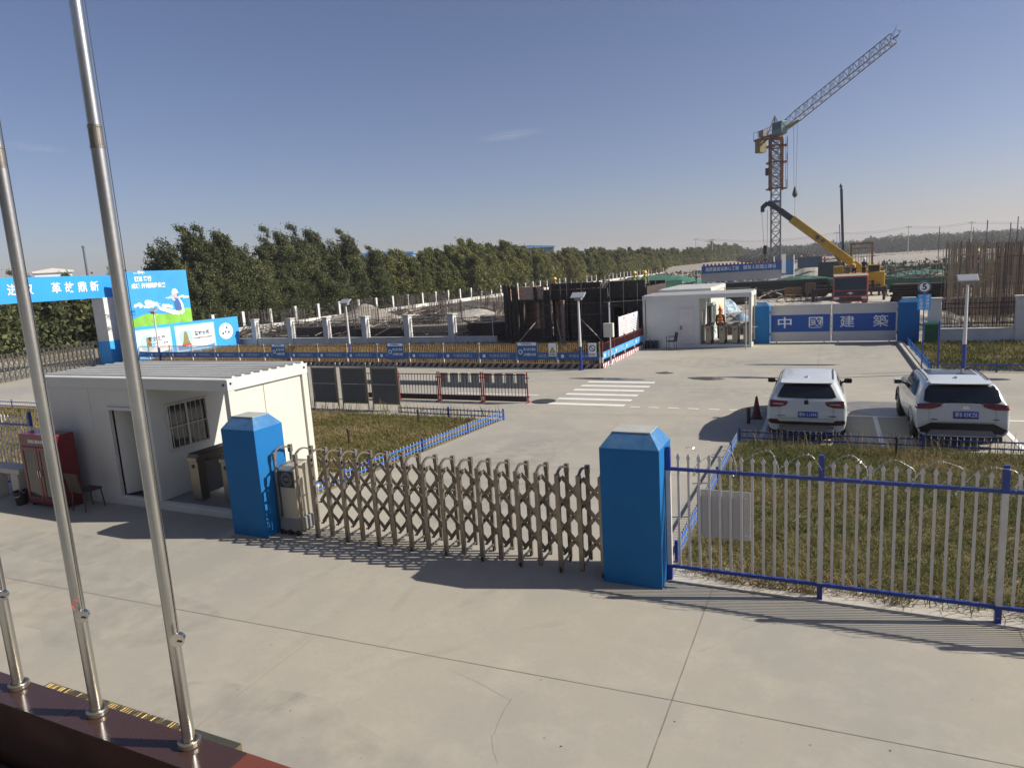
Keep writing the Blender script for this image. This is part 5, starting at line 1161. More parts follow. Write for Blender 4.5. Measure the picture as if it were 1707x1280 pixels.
for s_ in (-.6, .6): m_.bar(Vector((0, 0, 21.6)) + cs * s_ + hd_ * 1.2, q + cs * s_, .16, .3)
for k in range(7): c = Vector((0, 0, 21.6)).lerp(q, k / 6); m_.bar(c - cs * .6, c + cs * .6, .08)
for s_ in (-.75, .75):
    m_.bar(Vector((0, 0, 22.7)) + cs * s_, q + cs * s_ + Vector((0, 0, 1.1)), .05)
    for k in range(5): c = Vector((0, 0, 21.6)).lerp(q, k / 4) + cs * s_; m_.bar(c, c + Vector((0, 0, 1.15)), .05)
m_.build('counter_jib', 'crane_orange', tc_)
cwp = -hd_ * 3.2 + Vector((0, 0, 20.5)); m_ = MB(); m_.bar(cwp - cs * .6, cwp + cs * .6, 1.1, 1.8); m_.build('counterweight', 'mud_yellow', tc_)
m_ = MB(); c = -hd_ * 2.6 + Vector((0, 0, 22.2)); m_.bar(c - cs * .5, c + cs * .5, 1.0, .9); m_.build('winch_housing', 'crane_grey', tc_)
c = hd_ * 1.7 + Vector((0, 0, 22.1)) - cs * .9; m_ = MB(); m_.bar(c - hd_ * .9, c + hd_ * .9, 1.2, 1.7); cab_ = m_.build('operator_cab', 'crane_teal', tc_, bevel=.08)
m_ = MB(); c2_ = c - cs * .62 + Vector((0, 0, .25)); m_.bar(c2_ - hd_ * .7, c2_ + hd_ * .7, .06, .8); m_.build('cab_window', 'car_glass', cab_)
m_ = MB(); top = Vector((-.2, 0, 24.2))
for s_ in (-.5, .5): m_.bar(cs * s_ - hd_ * 1.3 + Vector((0, 0, 21.6)), top, .10); m_.bar(cs * s_ + hd_ * .6 + Vector((0, 0, 21.7)), top, .12)
m_.build('a_frame', 'crane_grey', tc_)
m_ = MB(); jmid = jr.lerp(jt, .2); lattice(m_, jr, jmid, .9, 4, .09, .045, True, 1.25); lattice(m_, jmid, jt, 1.25, 20, .09, .045, True, 1.05); m_.build('jib', 'crane_grey', tc_)
m_ = MB(); e = jt; m_.bar(e - cs * .5, e + cs * .5, .08); [m_.bar(e + cs * s_, e + cs * s_ + Vector((.5, 0, .9)), .04) for s_ in (-.5, .5)]; m_.bar(e + cs * .5 + Vector((.5, 0, .9)), e - cs * .5 + Vector((.5, 0, .9)), .04); m_.bar(e, e + (jt - jr).normalized() * .9, .1); m_.bar(e + Vector((.5, 0, .9)), e + (jt - jr).normalized() * 1.0, .04); m_.bar(e, e + Vector((.35, 0, 1.5)), .03); m_.build('jib_tip_cage', 'crane_dark', tc_)
m_ = MB(); m_.bar(jr.lerp(jt, .12) - Vector((0, 0, .7)) - cs * .5, jr.lerp(jt, .2) - Vector((0, 0, .5)) + cs * .4, .5, .25); m_.build('trolley', 'mud_yellow', tc_)
hk = jr.lerp(jt, .185) - Vector((0, 0, .6)); m_ = MB(); [m_.tube(hk + cs * s_, Vector((hk.x, hk.y, 13.6)) + cs * s_ * .5, .025, n=5) for s_ in (-.35, .35)]; m_.tube((hk.x, hk.y, 13), (hk.x, hk.y, 9.2), .02, n=5); m_.build('hoist_rope', 'crane_grey', tc_)
m_ = MB(); m_.lathe([(.1, 1.2), (.35, .3), (.35, 0), (.05, -.3)], (hk.x, hk.y, 12.6), 10); m_.build('hook_block', 'crane_dark', tc_)

# ================================================================== CRANE TRUCK
ct = thing('crane_truck', 'dirty red crane truck with its long yellow boom raised over the yard', 'crane truck', (1.7, 61.5, 0), R(0))
CW = 1.27
m_ = MB(); m_.prism([(0, .55), (0, 1.35), (.12, 2.5), (.3, 2.62), (1.9, 2.64), (1.9, .55)], 'x', -CW, CW); cabm = m_.build('cab', 'truck_red', ct, bevel=.06)
MB().prism([(-.012, 1.38), (.108, 2.38), (.128, 2.38), (.02, 1.38)], 'x', -CW + .12, CW - .12).build('windshield', 'car_glass', cabm)
MB().b(-CW + .12, -.04, .95, CW - .12, .02, 1.3).build('grille', 'crane_dark', cabm); MB().b(-.22, -.05, 1.1, .22, -.03, 1.16).build('grille_bar', 'chrome', cabm)
MB().tube((0, -.06, 1.12), (0, -.03, 1.12), .1, n=14).build('emblem', 'chrome', cabm)
MB().b(-CW - .02, -.12, .42, CW + .02, .12, .92).build('bumper', 'truck_red', cabm, bevel=.04); MB().b(-CW + .35, -.13, .5, CW - .35, -.11, .8).build('lower_grille', 'crane_dark', cabm)
for s_ in (-1, 1):
    MB().b(s_ * 1.0 - .2, -.14, .66, s_ * 1.0 + .2, -.1, .84).build('headlight', 'print_white', cabm, bevel=.02); MB().b(s_ * 1.58 - .1, -.15, 1.5, s_ * 1.58 + .1, 0, 2.1).build('mirror', 'black_plastic', cabm, bevel=.03); MB().bar((s_ * 1.3, .1, 2.0), (s_ * 1.58, -.05, 2.0), .05).build('mirror_arm', 'black_plastic', cabm)
MB().prism([(-.18, 2.5), (.05, 2.66), (.1, 2.66), (.1, 2.56)], 'x', -CW + .05, CW - .05).build('sun_visor', 'pale_concrete', cabm)
MB().b(-1.2, 1.9, .7, 1.2, 14.5, 1.15).build('chassis', 'crane_dark', ct)
for y in (.9, 2.6, 11.2, 12.6):
    for s_ in (-1, 1): o = MB().wheel((s_ * 1.1, y, .5), .5, .32).build('wheel', 'rubber', ct); MB().wheel((s_ * 1.27, y, .5), .24, .05).build('rim', 'crane_grey', o)
for y, ln in ((7.4, 3.0), (13.7, 3.0)):
    for s_ in (-1, 1): o = MB().b(min(s_ * .6, s_ * ln), y, .75, max(s_ * .6, s_ * ln), y + .45, 1.15).build('outrigger', 'wood_dark', ct); MB().tube((s_ * (ln - .1), y + .2, 0), (s_ * (ln - .1), y + .2, 1.2), .12, n=10).build('jack', 'crane_dark', o)
m_ = MB(); m_.b(-1.15, 9.4, 1.2, 1.15, 12.8, 1.9); m_.b(.2, 9.4, 1.9, 1.15, 12.8, 2.4); m_.lathe([(1.0, 1.1), (1.0, 1.25)], (0, 11, 0), 16); m_.build('turret', 'yellow', ct, bevel=.05)
MB().b(-1.2, 9.6, 1.9, -.35, 11.2, 3.1).build('crane_cab', 'yellow', ct, bevel=.06)
MB().b(-1.0, 12.8, 1.2, 1.0, 13.6, 2.2).build('counterweight', 'yellow', ct, bevel=.05)
bp = Vector((1.55, 12.1, 2.35)); b1 = Vector((-4.95, 11.1, 7.86)); b2 = Vector((-6.8, 10.8, 9.42))
m_ = MB(); m_.bar(bp, b1, .62, .72); bo = m_.build('boom', 'yellow', ct, bevel=.06)
dvec = (b1 - bp).normalized()
for k, s_ in enumerate(('中', '建')):
    c = bp + dvec * (4.9 + k * .6) + Vector((0, -.33, 0)); text(s_, .42, 'ink', bo, (c.x, c.y - .02, c.z), bold=.02)
m_ = MB(); m_.bar(b1 - dvec * .3, b1.lerp(b2, .55), .48, .55); m_.bar(b1.lerp(b2, .5), b2, .40, .46); m_.build('boom_extension', 'crane_dark', ct, bevel=.03)
hx = b2 + Vector((-.75, 0, -.28)); m_ = MB(); m_.bar(b2 - dvec * .2, b2 + Vector((-.3, 0, .12)), .42, .5); m_.bar(b2 + Vector((-.25, 0, .12)), hx, .36, .4); m_.bar(hx + Vector((0, 0, .1)), hx - Vector((0, 0, .45)), .35); m_.build('boom_head', 'crane_dark', ct, bevel=.03)
m_ = MB(); [m_.tube(hx + Vector((s_, 0, -.3)), Vector((hx.x + .2 + s_ * .5, hx.y, 5.4)), .02, n=5) for s_ in (-.1, .45)]; m_.build('hoist_rope', 'crane_grey', ct)
m_ = MB(); m_.lathe([(.06, .8), (.2, .7), (.22, .1), (.10, -.1)], (hx.x + .25, hx.y, 4.7), 12); m_.path([(hx.x + .25, hx.y, 4.65), (hx.x + .25, hx.y, 4.35), (hx.x + .42, hx.y, 4.15), (hx.x + .25, hx.y, 4.0), (hx.x + .1, hx.y, 4.15)], .06, 6); m_.build('hook_block', 'crane_dark', ct)
MB().bar(Vector((.3, 11.9, 1.9)), bp.lerp(b1, .42) - Vector((0, 0, .3)), .22).build('boom_ram', 'crane_grey', ct)
# portal frame behind and dark piling mast
pf_ = thing('portal_frame', 'rusty rectangular steel portal frame standing behind the crane truck', 'steel frame', (3.1, 78, 0))
for x in (-.95, .95): MB().b(x - .09, -.09, 0, x + .09, .09, 5.1).build('upright', 'wood_tan', pf_)
MB().b(-1.04, -.1, 5.0, 1.04, .1, 5.22).build('crossbeam', 'wood_tan', pf_); MB().b(-.86, -.05, 4.6, .86, .05, 4.7).build('crossbeam', 'wood_tan', pf_); m_ = MB(); [m_.b(-.8 + k * .25, -.02, 2.8, -.76 + k * .25, .02, 4.6) for k in range(7)]; m_.build('infill_bars', 'rebar', pf_)
ex_ = thing('yellow_loader', 'yellow machine body beneath the portal frame, right of the crane truck', 'loader', (4.2, 76, 0))
MB().b(-.7, 0, .6, .9, 2.2, 2.3).build('body', 'yellow', ex_, bevel=.08); MB().b(-.6, .2, 2.3, .5, 1.6, 3.0).build('cab', 'yellow', ex_, bevel=.05); MB().b(-.5, .15, 2.35, .4, .21, 2.9).build('cab_window', 'car_glass', ex_); [MB().wheel((x, y, .5), .5, .35).build('wheel', 'rubber', ex_) for x in (-.75, .95) for y in (.3, 1.9)]
pm_ = thing('piling_mast', 'thin dark mast of a piling rig rising behind the crane truck', 'piling rig', (1.9, 110, 0))
m_ = MB(); m_.bar((.2, 0, 1.5), (-.3, 0, 13.1), .34, .4); m_.build('mast', 'crane_dark', pm_); m_ = MB(); m_.bar((-.3, 0, 13.0), (-.42, 0, 13.8), .2); m_.lathe([(.2, 13.3), (.22, 13.5), (.1, 13.6)], (-.35, 0, 0), 8); m_.build('mast_head', 'crane_dark', pm_); MB().bar((-.15, -.4, 1.5), (-.45, -.3, 8.2), .12).build('drill_rod', 'far_blue', pm_); MB().b(-1.3, -1.5, .3, 1.3, 2, 2.2).build('body', 'crane_dark', pm_, bevel=.1)
for s_ in (-1, 1): MB().b(s_ * 1.1 - .3, -1.8, 0, s_ * 1.1 + .3, 2.2, .8).build('track', 'rubber', pm_, bevel=.1)

# ================================================================== POWER POLES
pp = []
def power_pole(x, y, h, label):
    t = thing('power_pole', label, 'power pole', (x, y, 0)); MB().lathe([(.22, 0), (.13, h)], n=8).build('pole', 'concrete_post', t)
    MB().b(-1.4, -.07, h - .9, 1.4, .07, h - .75).build('crossarm', 'crane_dark', t)
    for q in (-1.2, 0, 1.2): MB().lathe([(.08, h - .75), (.1, h - .6), (.05, h - .45)], (q, 0, 0), 6).build('insulator', 'print_white', t)
for a in ((-64.5, 380, 15.6, 'power pole nearest the end of the tree line'), (-60.5, 395, 14.4, 'shorter power pole in the middle of the three by the end of the tree line'), (-56, 380, 14.8, 'power pole on the right of the three by the end of the tree line'),
          (4, 380, 13.8, 'lone thin power pole right of the tower crane'), (34.8, 380, 14.2, 'thin pole among the far woods left of the rebar thicket'), (60, 380, 14.2, 'thin pole rising over the rebar thicket')): power_pole(*a)
pw_ = thing('power_lines', 'thin wires slung between the far power poles', 'wires', (0, 385, 0))
m_ = MB(); hs = [(-64.5, 15.2), (-56, 14.4), (4, 13.4), (34.8, 13.8), (60, 13.8), (140, 13.5)]
for (xa, za), (xb, zb) in zip(hs[:-1], hs[1:]):
    for dz in (0, -.7):
        pts = [(xa + (xb - xa) * k / 8, 0, za + dz + (zb - za) * k / 8 - 2.2 * math.sin(math.pi * k / 8) * min(1, abs(xb - xa) / 60)) for k in range(9)]; m_.path(pts, .04, 4)
m_.build('wire', 'crane_dark', pw_)

# ================================================================== TREES
def tree_proto(name, seed, h, spread, leaf, n_=9000, size=.2, npl=13, lean=.9, bottom=.14, fine=1.0):
    """many slim plumes that lean with the wind, each a cloud of small leaf sprays with gaps between"""
    rng = np.random.default_rng(seed); t = thing(name, 'x', 'tree'); m_ = MB(); P = []
    for k in range(npl):
        a = rng.uniform(0, 6.28); r_ = spread * math.sqrt(rng.uniform(0, 1)) * .85; top = h * rng.uniform(.80, 1.0) * (1 - .34 * (r_ / spread) ** 2)
        bx, by = r_ * math.cos(a), r_ * math.sin(a); zb = h * bottom * rng.uniform(.5, 1.8); base = (bx * .35, by * .35, 0)
        for q in range(int(26 * fine)):
            u0 = rng.uniform(0, 1) ** .75; rad = (spread * .42 * math.sin(math.pi * min(1, u0 * .72 + .20)) ** .8 * (1 - .38 * u0) + .10)
            a2 = rng.uniform(0, 6.28); rr_ = rad * math.sqrt(rng.uniform(.1, 1)); wob = lean * u0 ** 1.7
            c = np.array([bx + rr_ * math.cos(a2) - wob, by + rr_ * math.sin(a2), zb + (top - zb) * u0])
            nn = max(8, int(n_ / npl / (26 * fine))); s3 = .16 + .17 * (1 - u0)
            d = np.array([-.55, rng.uniform(-.2, .2), .55]) * rng.uniform(.3, 1.0)
            L_ = rng.normal(0, 1, (nn, 1)); P.append(c + rng.normal(0, 1, (nn, 3)) * s3 + L_ * d * .42)
        if k < 8:
            mid = (bx * .8, by * .8, h * .34); m_.tube(base, mid, .055 * h / 8, .04 * h / 8, n=6); m_.tube(mid, (bx - lean * .7, by, top * .92), .04 * h / 8, .01, n=5)
            for q in range(2): z0 = h * rng.uniform(.3, .6); m_.tube((bx * .85, by * .85, z0), (bx * .85 + rng.uniform(-1, 1) * spread * .35, by * .85 + rng.uniform(-1, 1) * spread * .35, z0 + h * .14), .022, .008, n=4)
    P = np.concatenate(P); P[:, 2] = np.abs(P[:, 2]) + .1; V, F = cards(P, size, 2.0, .7, rng)
    m_.build('trunk', 'bark' if seed % 2 else 'pale_trunk', t, fix=False)
    mesh_obj('crown', fast_mesh('crown', V, F, leaf), t)
    return t
protos = {}
for i, (lf, h, sp_, nn) in enumerate((('leaf_dark', 10.9, 3.0, 32000), ('leaf_dark', 9.6, 3.0, 30000), ('leaf_dark', 11.6, 2.8, 32000), ('leaf_dark', 10.2, 3.2, 32000), ('leaf_olive', 8.6, 2.9, 17000), ('leaf_olive', 9.2, 3.0, 17000), ('leaf_olive', 8.1, 2.8, 17000), ('leaf_yellow', 8.0, 2.8, 17000), ('leaf_yellow', 8.6, 2.9, 17000))):
    dk = lf == 'leaf_dark'
    protos.setdefault(lf, []).append(tree_proto('windblown_tree' if dk else 'bushy_tree', 20 + i, h, sp_, lf, nn, .135 if dk else .20, 16 if dk else 11, 1.0 if dk else .35, .12, 1.0))
used = set(); rt_ = random.Random(9)
def plant(lf, x, y, s_, where=None, zs=1.0):
    p_ = rt_.choice(protos[lf])
    if p_.name in used: o = copy_tree(p_)
    else: used.add(p_.name); o = p_
    o.location = (x, y, 0); o.rotation_euler = (0, 0, rt_.uniform(-.5, .5)); sz = s_ * rt_.uniform(.94, 1.08) * zs; o.scale = (s_ * rt_.uniform(.95, 1.2), s_ * rt_.uniform(.95, 1.2), sz)
    kind_ = {'leaf_dark': 'dark windblown tree', 'leaf_olive': 'olive green bushy tree', 'leaf_yellow': 'yellowish green young tree'}[lf]
    rowt = 'front row' if x > -59.5 else ('middle row' if x > -64 else 'back row')
    if where is None:
        where = ('just right of the dark clump' if y < 105 else 'beyond the left end of the brick block' if y < 130 else 'above the middle of the brick block' if y < 170 else 'above the right end of the brick block' if y < 230 else 'above the gatehouse roof' if y < 330 else 'at the far end by the power poles')
    tag(o, kind_ + ', ' + rowt + ', ' + where, 'tree', 'dark windblown trees on the left' if lf == 'leaf_dark' else 'trees along the boundary wall')
# tall dark clump behind the hoarding, then a second clump above the sand pile
for x, y, s_ in ((-58, 40, .42), (-57, 43, .48), (-58.5, 45.5, .46), (-57, 48.5, .80), (-61.5, 48, .50), (-60, 51, 1.02), (-57, 52, .98), (-64, 53, 1.0), (-58, 55.5, .92), (-62.5, 57, .92), (-57.3, 58, .76)): plant('leaf_dark', x, y, s_, 'in the clump beside the picture hoarding')
for x, y, s_ in ((-57.5, 61, .78), (-61, 61.5, .84), (-57.5, 64.5, .92), (-62, 66, 1.02), (-57.5, 69, .96), (-61.5, 71, 1.06), (-58, 74, .94), (-62.5, 76, 1.0), (-57.5, 79, .84), (-66, 71, 1.04), (-67, 63, 1.0)): plant('leaf_dark', x, y, s_, 'in the clump above the sand pile')
for x, y, s_ in ((-61.5, 82, .98), (-57.5, 84, .86), (-62, 88, .98), (-57.5, 89, .85), (-58, 94, .88), (-63, 95, 1.05), (-57.5, 99, .9), (-63, 102, 1.05)): plant('leaf_olive', x, y, s_, 'right of the clump above the sand pile')
for i in range(26):
    y = 18 + i * 1.15; plant('leaf_dark' if i % 4 else 'leaf_olive', -62 - rt_.uniform(0, 5), y, rt_.uniform(.58, .72) * (1.15 if y < 30 else 1), 'seen under and over the entrance beam', .92)
for i in range(8): plant('leaf_olive', -72 - rt_.uniform(0, 6), 18 + i * 4, rt_.uniform(.70, .85), 'behind the entrance beam')
y = 105
while y < 520:
    st_ = 3.4 if y < 160 else (4.6 if y < 260 else 8.0)
    for dx_, pr_ in ((-3.2, 1), (-7.5, 1), (-12.5, .7)):
        if rt_.random() > pr_: continue
        lf = 'leaf_yellow' if (rt_.random() < .42 and y > 110) else 'leaf_olive'
        s_ = rt_.uniform(.90, 1.10) * (1.0 if y < 260 else (1.0 + .0012 * (y - 260)))
        if 108 < y < 135 or 250 < y < 275: s_ *= 1.10
        if y > 440: s_ *= 1.12
        plant(lf, -54 + dx_ + rt_.uniform(-1, 1), y + rt_.uniform(-1, 1), s_ * (1.0 if dx_ > -9 else 1.10))
    y += st_
# undergrowth behind the boundary wall
P = np.column_stack([RNG.uniform(-66, -54.6, 16000), 40 + RNG.uniform(0, 1, 16000) ** 1.6 * 300, np.abs(RNG.normal(0, .8, 16000))]); V, F = cards(P, .45, 1.3, .5)
tag(mesh_obj('undergrowth', fast_mesh('undergrowth', V, F, 'leaf_dark')), 'scrubby undergrowth at the feet of the trees behind the boundary wall', 'undergrowth', kind='stuff')
P = np.column_stack([RNG.uniform(-66, -58, 7000), RNG.uniform(14, 46, 7000), np.abs(RNG.normal(0, 1.7, 7000))]); V, F = cards(P, .35, 1.3, .5)
tag(mesh_obj('undergrowth', fast_mesh('undergrowth', V, F, 'leaf_dark')), 'dense hedge-like scrub behind the folding gate under the entrance beam', 'undergrowth', kind='stuff')
# far woods: several ragged belts
def belt(name, y0, dep, x0, x1, h, n_, size, label, seed):
    rng = np.random.default_rng(seed); x = rng.uniform(x0, x1, n_); top = h * (.74 + .05 * np.sin(x / 37.) + .05 * np.sin(x / 6.1 + 2) + .04 * np.sin(x / 2.3) + .22 * rng.uniform(0, 1, n_) ** 4)
    z = top * rng.uniform(0, 1, n_) ** .7; P = np.column_stack([x, y0 + rng.uniform(0, dep, n_), z]); V, F = cards(P, size, 1.6, .8, rng)
    tag(mesh_obj(name, fast_mesh(name, V, F, 'wood_far')), label, 'woods', kind='stuff')
belt('far_woods', 640, 60, -190, 330, 13.0, 60000, 1.5, 'long low belt of hazy woods along the horizon', 1)
belt('far_woods', 900, 80, 40, 420, 18.0, 52000, 1.9, 'higher hazy woods on the horizon behind the rebar thicket', 2)
belt('far_woods', 470, 20, -56, -10, 5.5, 5000, 1.4, 'sparse scrub belt beyond the end of the boundary wall', 3)
belt('far_woods', 330, 30, 60, 200, 4.0, 5000, 1.2, 'thin scrub line beyond the stony bank on the right', 4)
P = np.column_stack([RNG.uniform(-60, 160, 9000), RNG.uniform(130, 420, 9000), np.abs(RNG.normal(0, .35, 9000))]); V, F = cards(P, .8, 1.2, .5)
tag(mesh_obj('scrub', fast_mesh('scrub', V, F, 'wood_far')), 'low scrub and clods dotted over the open ground beyond the site', 'scrub', kind='stuff')

# ================================================================== CARS
def lerp(a, b_, t): return a + (b_ - a) * t
def make_car(name, label, loc, style, rz=0):
    """SUV seen from behind; local +y is forward, origin under the middle of the rear bumper"""
    t = thing(name, label, 'car', (*loc, 0), rz, 'white cars parked behind the lawn')
    W, Lc = .90, 4.45
    # station: y, roof z, belt z, half width, half roof width, sill z
    if style == 0:
        ST = [(-.00, .40, .36, .74, .60, .27), (-.045, .56, .50, .82, .70, .27), (-.03, .74, .68, .86, .76, .28), (.015, .93, .86, .885, .79, .29), (.06, 1.08, 1.0, .89, .78, .29), (.34, 1.52, 1.04, .90, .66, .29), (.50, 1.60, 1.04, .90, .655, .28),
              (1.1, 1.655, 1.03, .90, .66, .25), (1.9, 1.665, 1.01, .90, .665, .25), (2.5, 1.61, .99, .90, .65, .25), (3.0, 1.33, .97, .895, .64, .26), (3.28, 1.10, .96, .89, .68, .27), (3.8, 1.02, .90, .86, .66, .28), (4.2, .92, .80, .80, .60, .28), (4.40, .70, .62, .70, .5, .28), (4.44, .42, .38, .64, .45, .28)]
    else:
        ST = [(.02, .42, .38, .78, .66, .28), (-.05, .58, .52, .84, .72, .28), (-.035, .74, .70, .87, .78, .29), (.00, .92, .88, .89, .80, .30), (.03, 1.05, 1.0, .90, .79, .30), (.22, 1.45, 1.05, .90, .70, .30), (.36, 1.60, 1.05, .90, .69, .29),
              (1.1, 1.655, 1.03, .90, .68, .25), (1.9, 1.66, 1.01, .90, .68, .25), (2.5, 1.60, .99, .90, .66, .25), (3.0, 1.33, .97, .895, .65, .26), (3.28, 1.12, .97, .89, .70, .27), (3.8, 1.06, .94, .87, .70, .28), (4.2, .98, .84, .82, .64, .28), (4.40, .72, .64, .72, .55, .28), (4.44, .42, .38, .66, .5, .28)]
    def ring(s_):
        y, zt, zb, w_, wr, zs = s_
        g = zt - zb > .2
        mid = zs + (zb - zs) * .55
        return [(0, y, zs), (w_ - .14, y, zs), (w_ - .02, y, zs + .05), (w_ + .012, y, mid), (w_ - .005, y, zb - (zb - mid) * .25), (w_ - .04 if g else lerp(w_, wr, .35), y, zb), (lerp(w_ - .04, wr + .02, .9) if g else lerp(w_, wr, .7), y, zt - .10 if g else lerp(zb, zt, .6)),
                (wr - .04, y, zt - .02), (wr * .55, y, zt), (0, y, zt + .004)]
    def dense(S_, n_=3):
        """smooth (Catmull-Rom) interpolation between stations"""
        out = []
        for i in range(len(S_) - 1):
            p0, p1, p2, p3 = S_[max(0, i - 1)], S_[i], S_[i + 1], S_[min(len(S_) - 1, i + 2)]
            for k in range(n_):
                u = k / n_; out.append(tuple(.5 * ((2 * b_) + (-a + c) * u + (2 * a - 5 * b_ + 4 * c - d) * u * u + (-a + 3 * b_ - 3 * c + d) * u ** 3) for a, b_, c, d in zip(p0, p1, p2, p3)))
        out.append(S_[-1]); return out
    SD = dense(ST, 2); RG = [ring(s_) for s_ in SD]; J = 10
    vs = []; fs = []
    for r_ in RG:
        full = [(-x, y, z) for x, y, z in reversed(r_[1:])]  # left side top->bottom
        ringp = r_ + [(-x, y, z) for x, y, z in reversed(r_[1:-1])]
        vs += ringp
    n_ = 2 * J - 2
    for i in range(len(RG) - 1):
        for k in range(n_): fs.append((i * n_ + k, i * n_ + (k + 1) % n_, (i + 1) * n_ + (k + 1) % n_, (i + 1) * n_ + k))
    fs += [tuple(reversed(range(n_))), tuple(range((len(RG) - 1) * n_, len(RG) * n_))]
    mb = MB(); mb.add(vs, fs); body = mb.build('body', 'car_white', t, smooth=True)
    ss = body.modifiers.new('s', 'SUBSURF'); ss.levels = 1; ss.render_levels = 1
    wheels = [(sx, y) for sx in (-1, 1) for y in (.82, 3.42)]
    cut = MB()
    for sx, y in wheels: cut.tube((sx * .62, y, .34), (sx * 1.1, y, .34), .40, n=32)
    cu_o = cut.build('cutter', 'black_plastic'); bo = body.modifiers.new('b', 'BOOLEAN'); bo.object = cu_o; bo.operation = 'DIFFERENCE'; bo.solver = 'EXACT'
    bpy.context.view_layer.update(); dg = bpy.context.evaluated_depsgraph_get()
    me = bpy.data.meshes.new_from_object(body.evaluated_get(dg)); body.modifiers.clear(); body.data = me; bpy.data.objects.remove(cu_o)
    me.polygons.foreach_set('use_smooth', [True] * len(me.polygons))
    bvh = BVHTree.FromPolygons([v.co for v in me.vertices], [p_.vertices for p_ in me.polygons])
    def proj(nm, cols, m_, par, off=.006, nz=6, d=(0, 1, 0), sub=4, thick=0):
        """cols = [(u, lo, hi)]: sheet laid on the body; u is x (from behind) or y (from a side)"""
        D = Vector(d); C = []
        for (a, l0, h0), (b_, l1, h1) in zip(cols[:-1], cols[1:]):
            for k in range(sub): q = k / sub; C.append((lerp(a, b_, q), lerp(l0, l1, q), lerp(h0, h1, q)))
        C.append(cols[-1]); V = []; F = []
        for (u, lo, hi) in C:
            for j in range(nz + 1):
                z = lerp(lo, hi, j / nz); o_ = Vector((u, -3, z)) if D.y else Vector((-3 * D.x, u, z)); hit = bvh.ray_cast(o_, D)
                if hit[0] is None: hp = bvh.find_nearest(Vector((u, 0, z)) if D.y else Vector((-.9 * D.x, u, z))); p_, nn = hp[0], hp[1]
                else: p_, nn = hit[0], hit[1]
                if nn.dot(D) > 0: nn = -nn
                V.append(p_ + nn * off)
        for i in range(len(C) - 1):
            for j in range(nz): a = i * (nz + 1) + j; F.append((a, a + nz + 1, a + nz + 2, a + 1))
        mb = MB(); mb.add(V, F); o = mb.build(nm, m_, par, smooth=True)
        if thick: so_ = o.modifiers.new('th', 'SOLIDIFY'); so_.thickness = thick; so_.offset = 0
        return o
    def mir(c): return [(-a, b_, d) for a, b_, d in reversed(c)]
    if style == 0:
        gl = [(-.66, 1.13, 1.14), (-.60, 1.11, 1.32), (-.52, 1.10, 1.50), (0, 1.09, 1.53), (.52, 1.10, 1.50), (.60, 1.11, 1.32), (.66, 1.13, 1.14)]
        proj('rear_window', gl, 'car_glass', t, .008, 10)
        tl = [(-.83, .86, 1.02), (-.78, .86, 1.03), (-.60, .87, 1.02), (-.46, .91, 1.01), (-.42, .97, 1.0)]
        for q in (tl, mir(tl)):
            o = proj('tail_light', q, 'tail_red', t, .012, 4); s_ = 1 if q is not tl else -1
            proj('light_strip', [(s_ * .76 if s_ < 0 else .52, .93, .955), (s_ * .52 if s_ < 0 else .76, .93, .955)], 'tail_clear', o, .018, 1)
        proj('number_plate', [(-.18, .63, .77), (.26, .63, .77)], 'plate_blue', t, .014, 3, thick=.01); text('新K·L1095', .10, 'letter_white', t, (.04, -.075, .70), width=.38, bold=0)
        proj('emblem', [(-.055, .955, .97), (-.035, .94, 1.04), (.035, .94, 1.04), (.055, .955, .97)], 'black_plastic', t, .014, 3)
        proj('badge', [(.50, .655, .68), (.66, .655, .68)], 'crane_dark', t, .01, 1); proj('badge', [(-.66, .655, .67), (-.46, .655, .67)], 'crane_dark', t, .01, 1)
        bp_ = [(-.86, .50, .56), (-.80, .46, .58), (-.66, .44, .575), (-.60, .44, .52), (.60, .44, .52), (.66, .44, .575), (.80, .46, .58), (.86, .50, .56)]
        proj('lower_trim', bp_, 'black_plastic', t, .008, 4)
        proj('skid_plate', [(-.62, .30, .42), (-.5, .28, .44), (.5, .28, .44), (.62, .30, .42)], 'crane_grey', t, .012, 3); MB().b(-.78, .02, .14, .78, .30, .29).build('valance', 'black_plastic', t, bevel=.02)
        for s_ in (-1, 1): 
            q = [(s_ * .78, .51, .535), (s_ * .66, .51, .535)]; proj('reflector', q if s_ < 0 else q[::-1], 'tail_red', t, .014, 1)
            e_ = MB().b(s_ * .56 - .10, -.05, .29, s_ * .56 + .10, .02, .35).build('exhaust_trim', 'chrome', t, bevel=.008)
    else:
        gl = [(-.74, 1.09, 1.12), (-.70, 1.06, 1.40), (-.62, 1.04, 1.53), (0, 1.03, 1.55), (.62, 1.04, 1.53), (.70, 1.06, 1.40), (.74, 1.09, 1.12)]
        proj('rear_window', gl, 'car_glass', t, .008, 10)
        tl = [(-.89, .90, .99), (-.80, .90, 1.02), (-.60, .90, 1.035), (-.44, .95, 1.03), (-.36, 1.0, 1.03)]
        for q in (tl, mir(tl)): proj('tail_light', q, 'tail_red', t, .014, 4)
        proj('tailgate_strip', [(-.40, .985, 1.005), (-.22, 1.02, 1.035), (.22, 1.02, 1.035), (.40, .985, 1.005)], 'print_white', t, .016, 1)
        proj('number_plate', [(-.17, .70, .86), (.31, .70, .86)], 'plate_blue', t, .014, 3, thick=.01); text('新B 83KZ6', .125, 'letter_white', t, (.07, -.066, .785), width=.42, bold=0)
        proj('emblem', [(-.0, .92, .94), (.03, .90, .98), (.11, .90, .98), (.14, .92, .94)], 'chrome', t, .012, 2)
        proj('badge', [(-.60, .66, .685), (-.48, .66, .685)], 'ink', t, .01, 1); proj('badge', [(.58, .68, .70), (.70, .68, .70)], 'crane_dark', t, .01, 1)
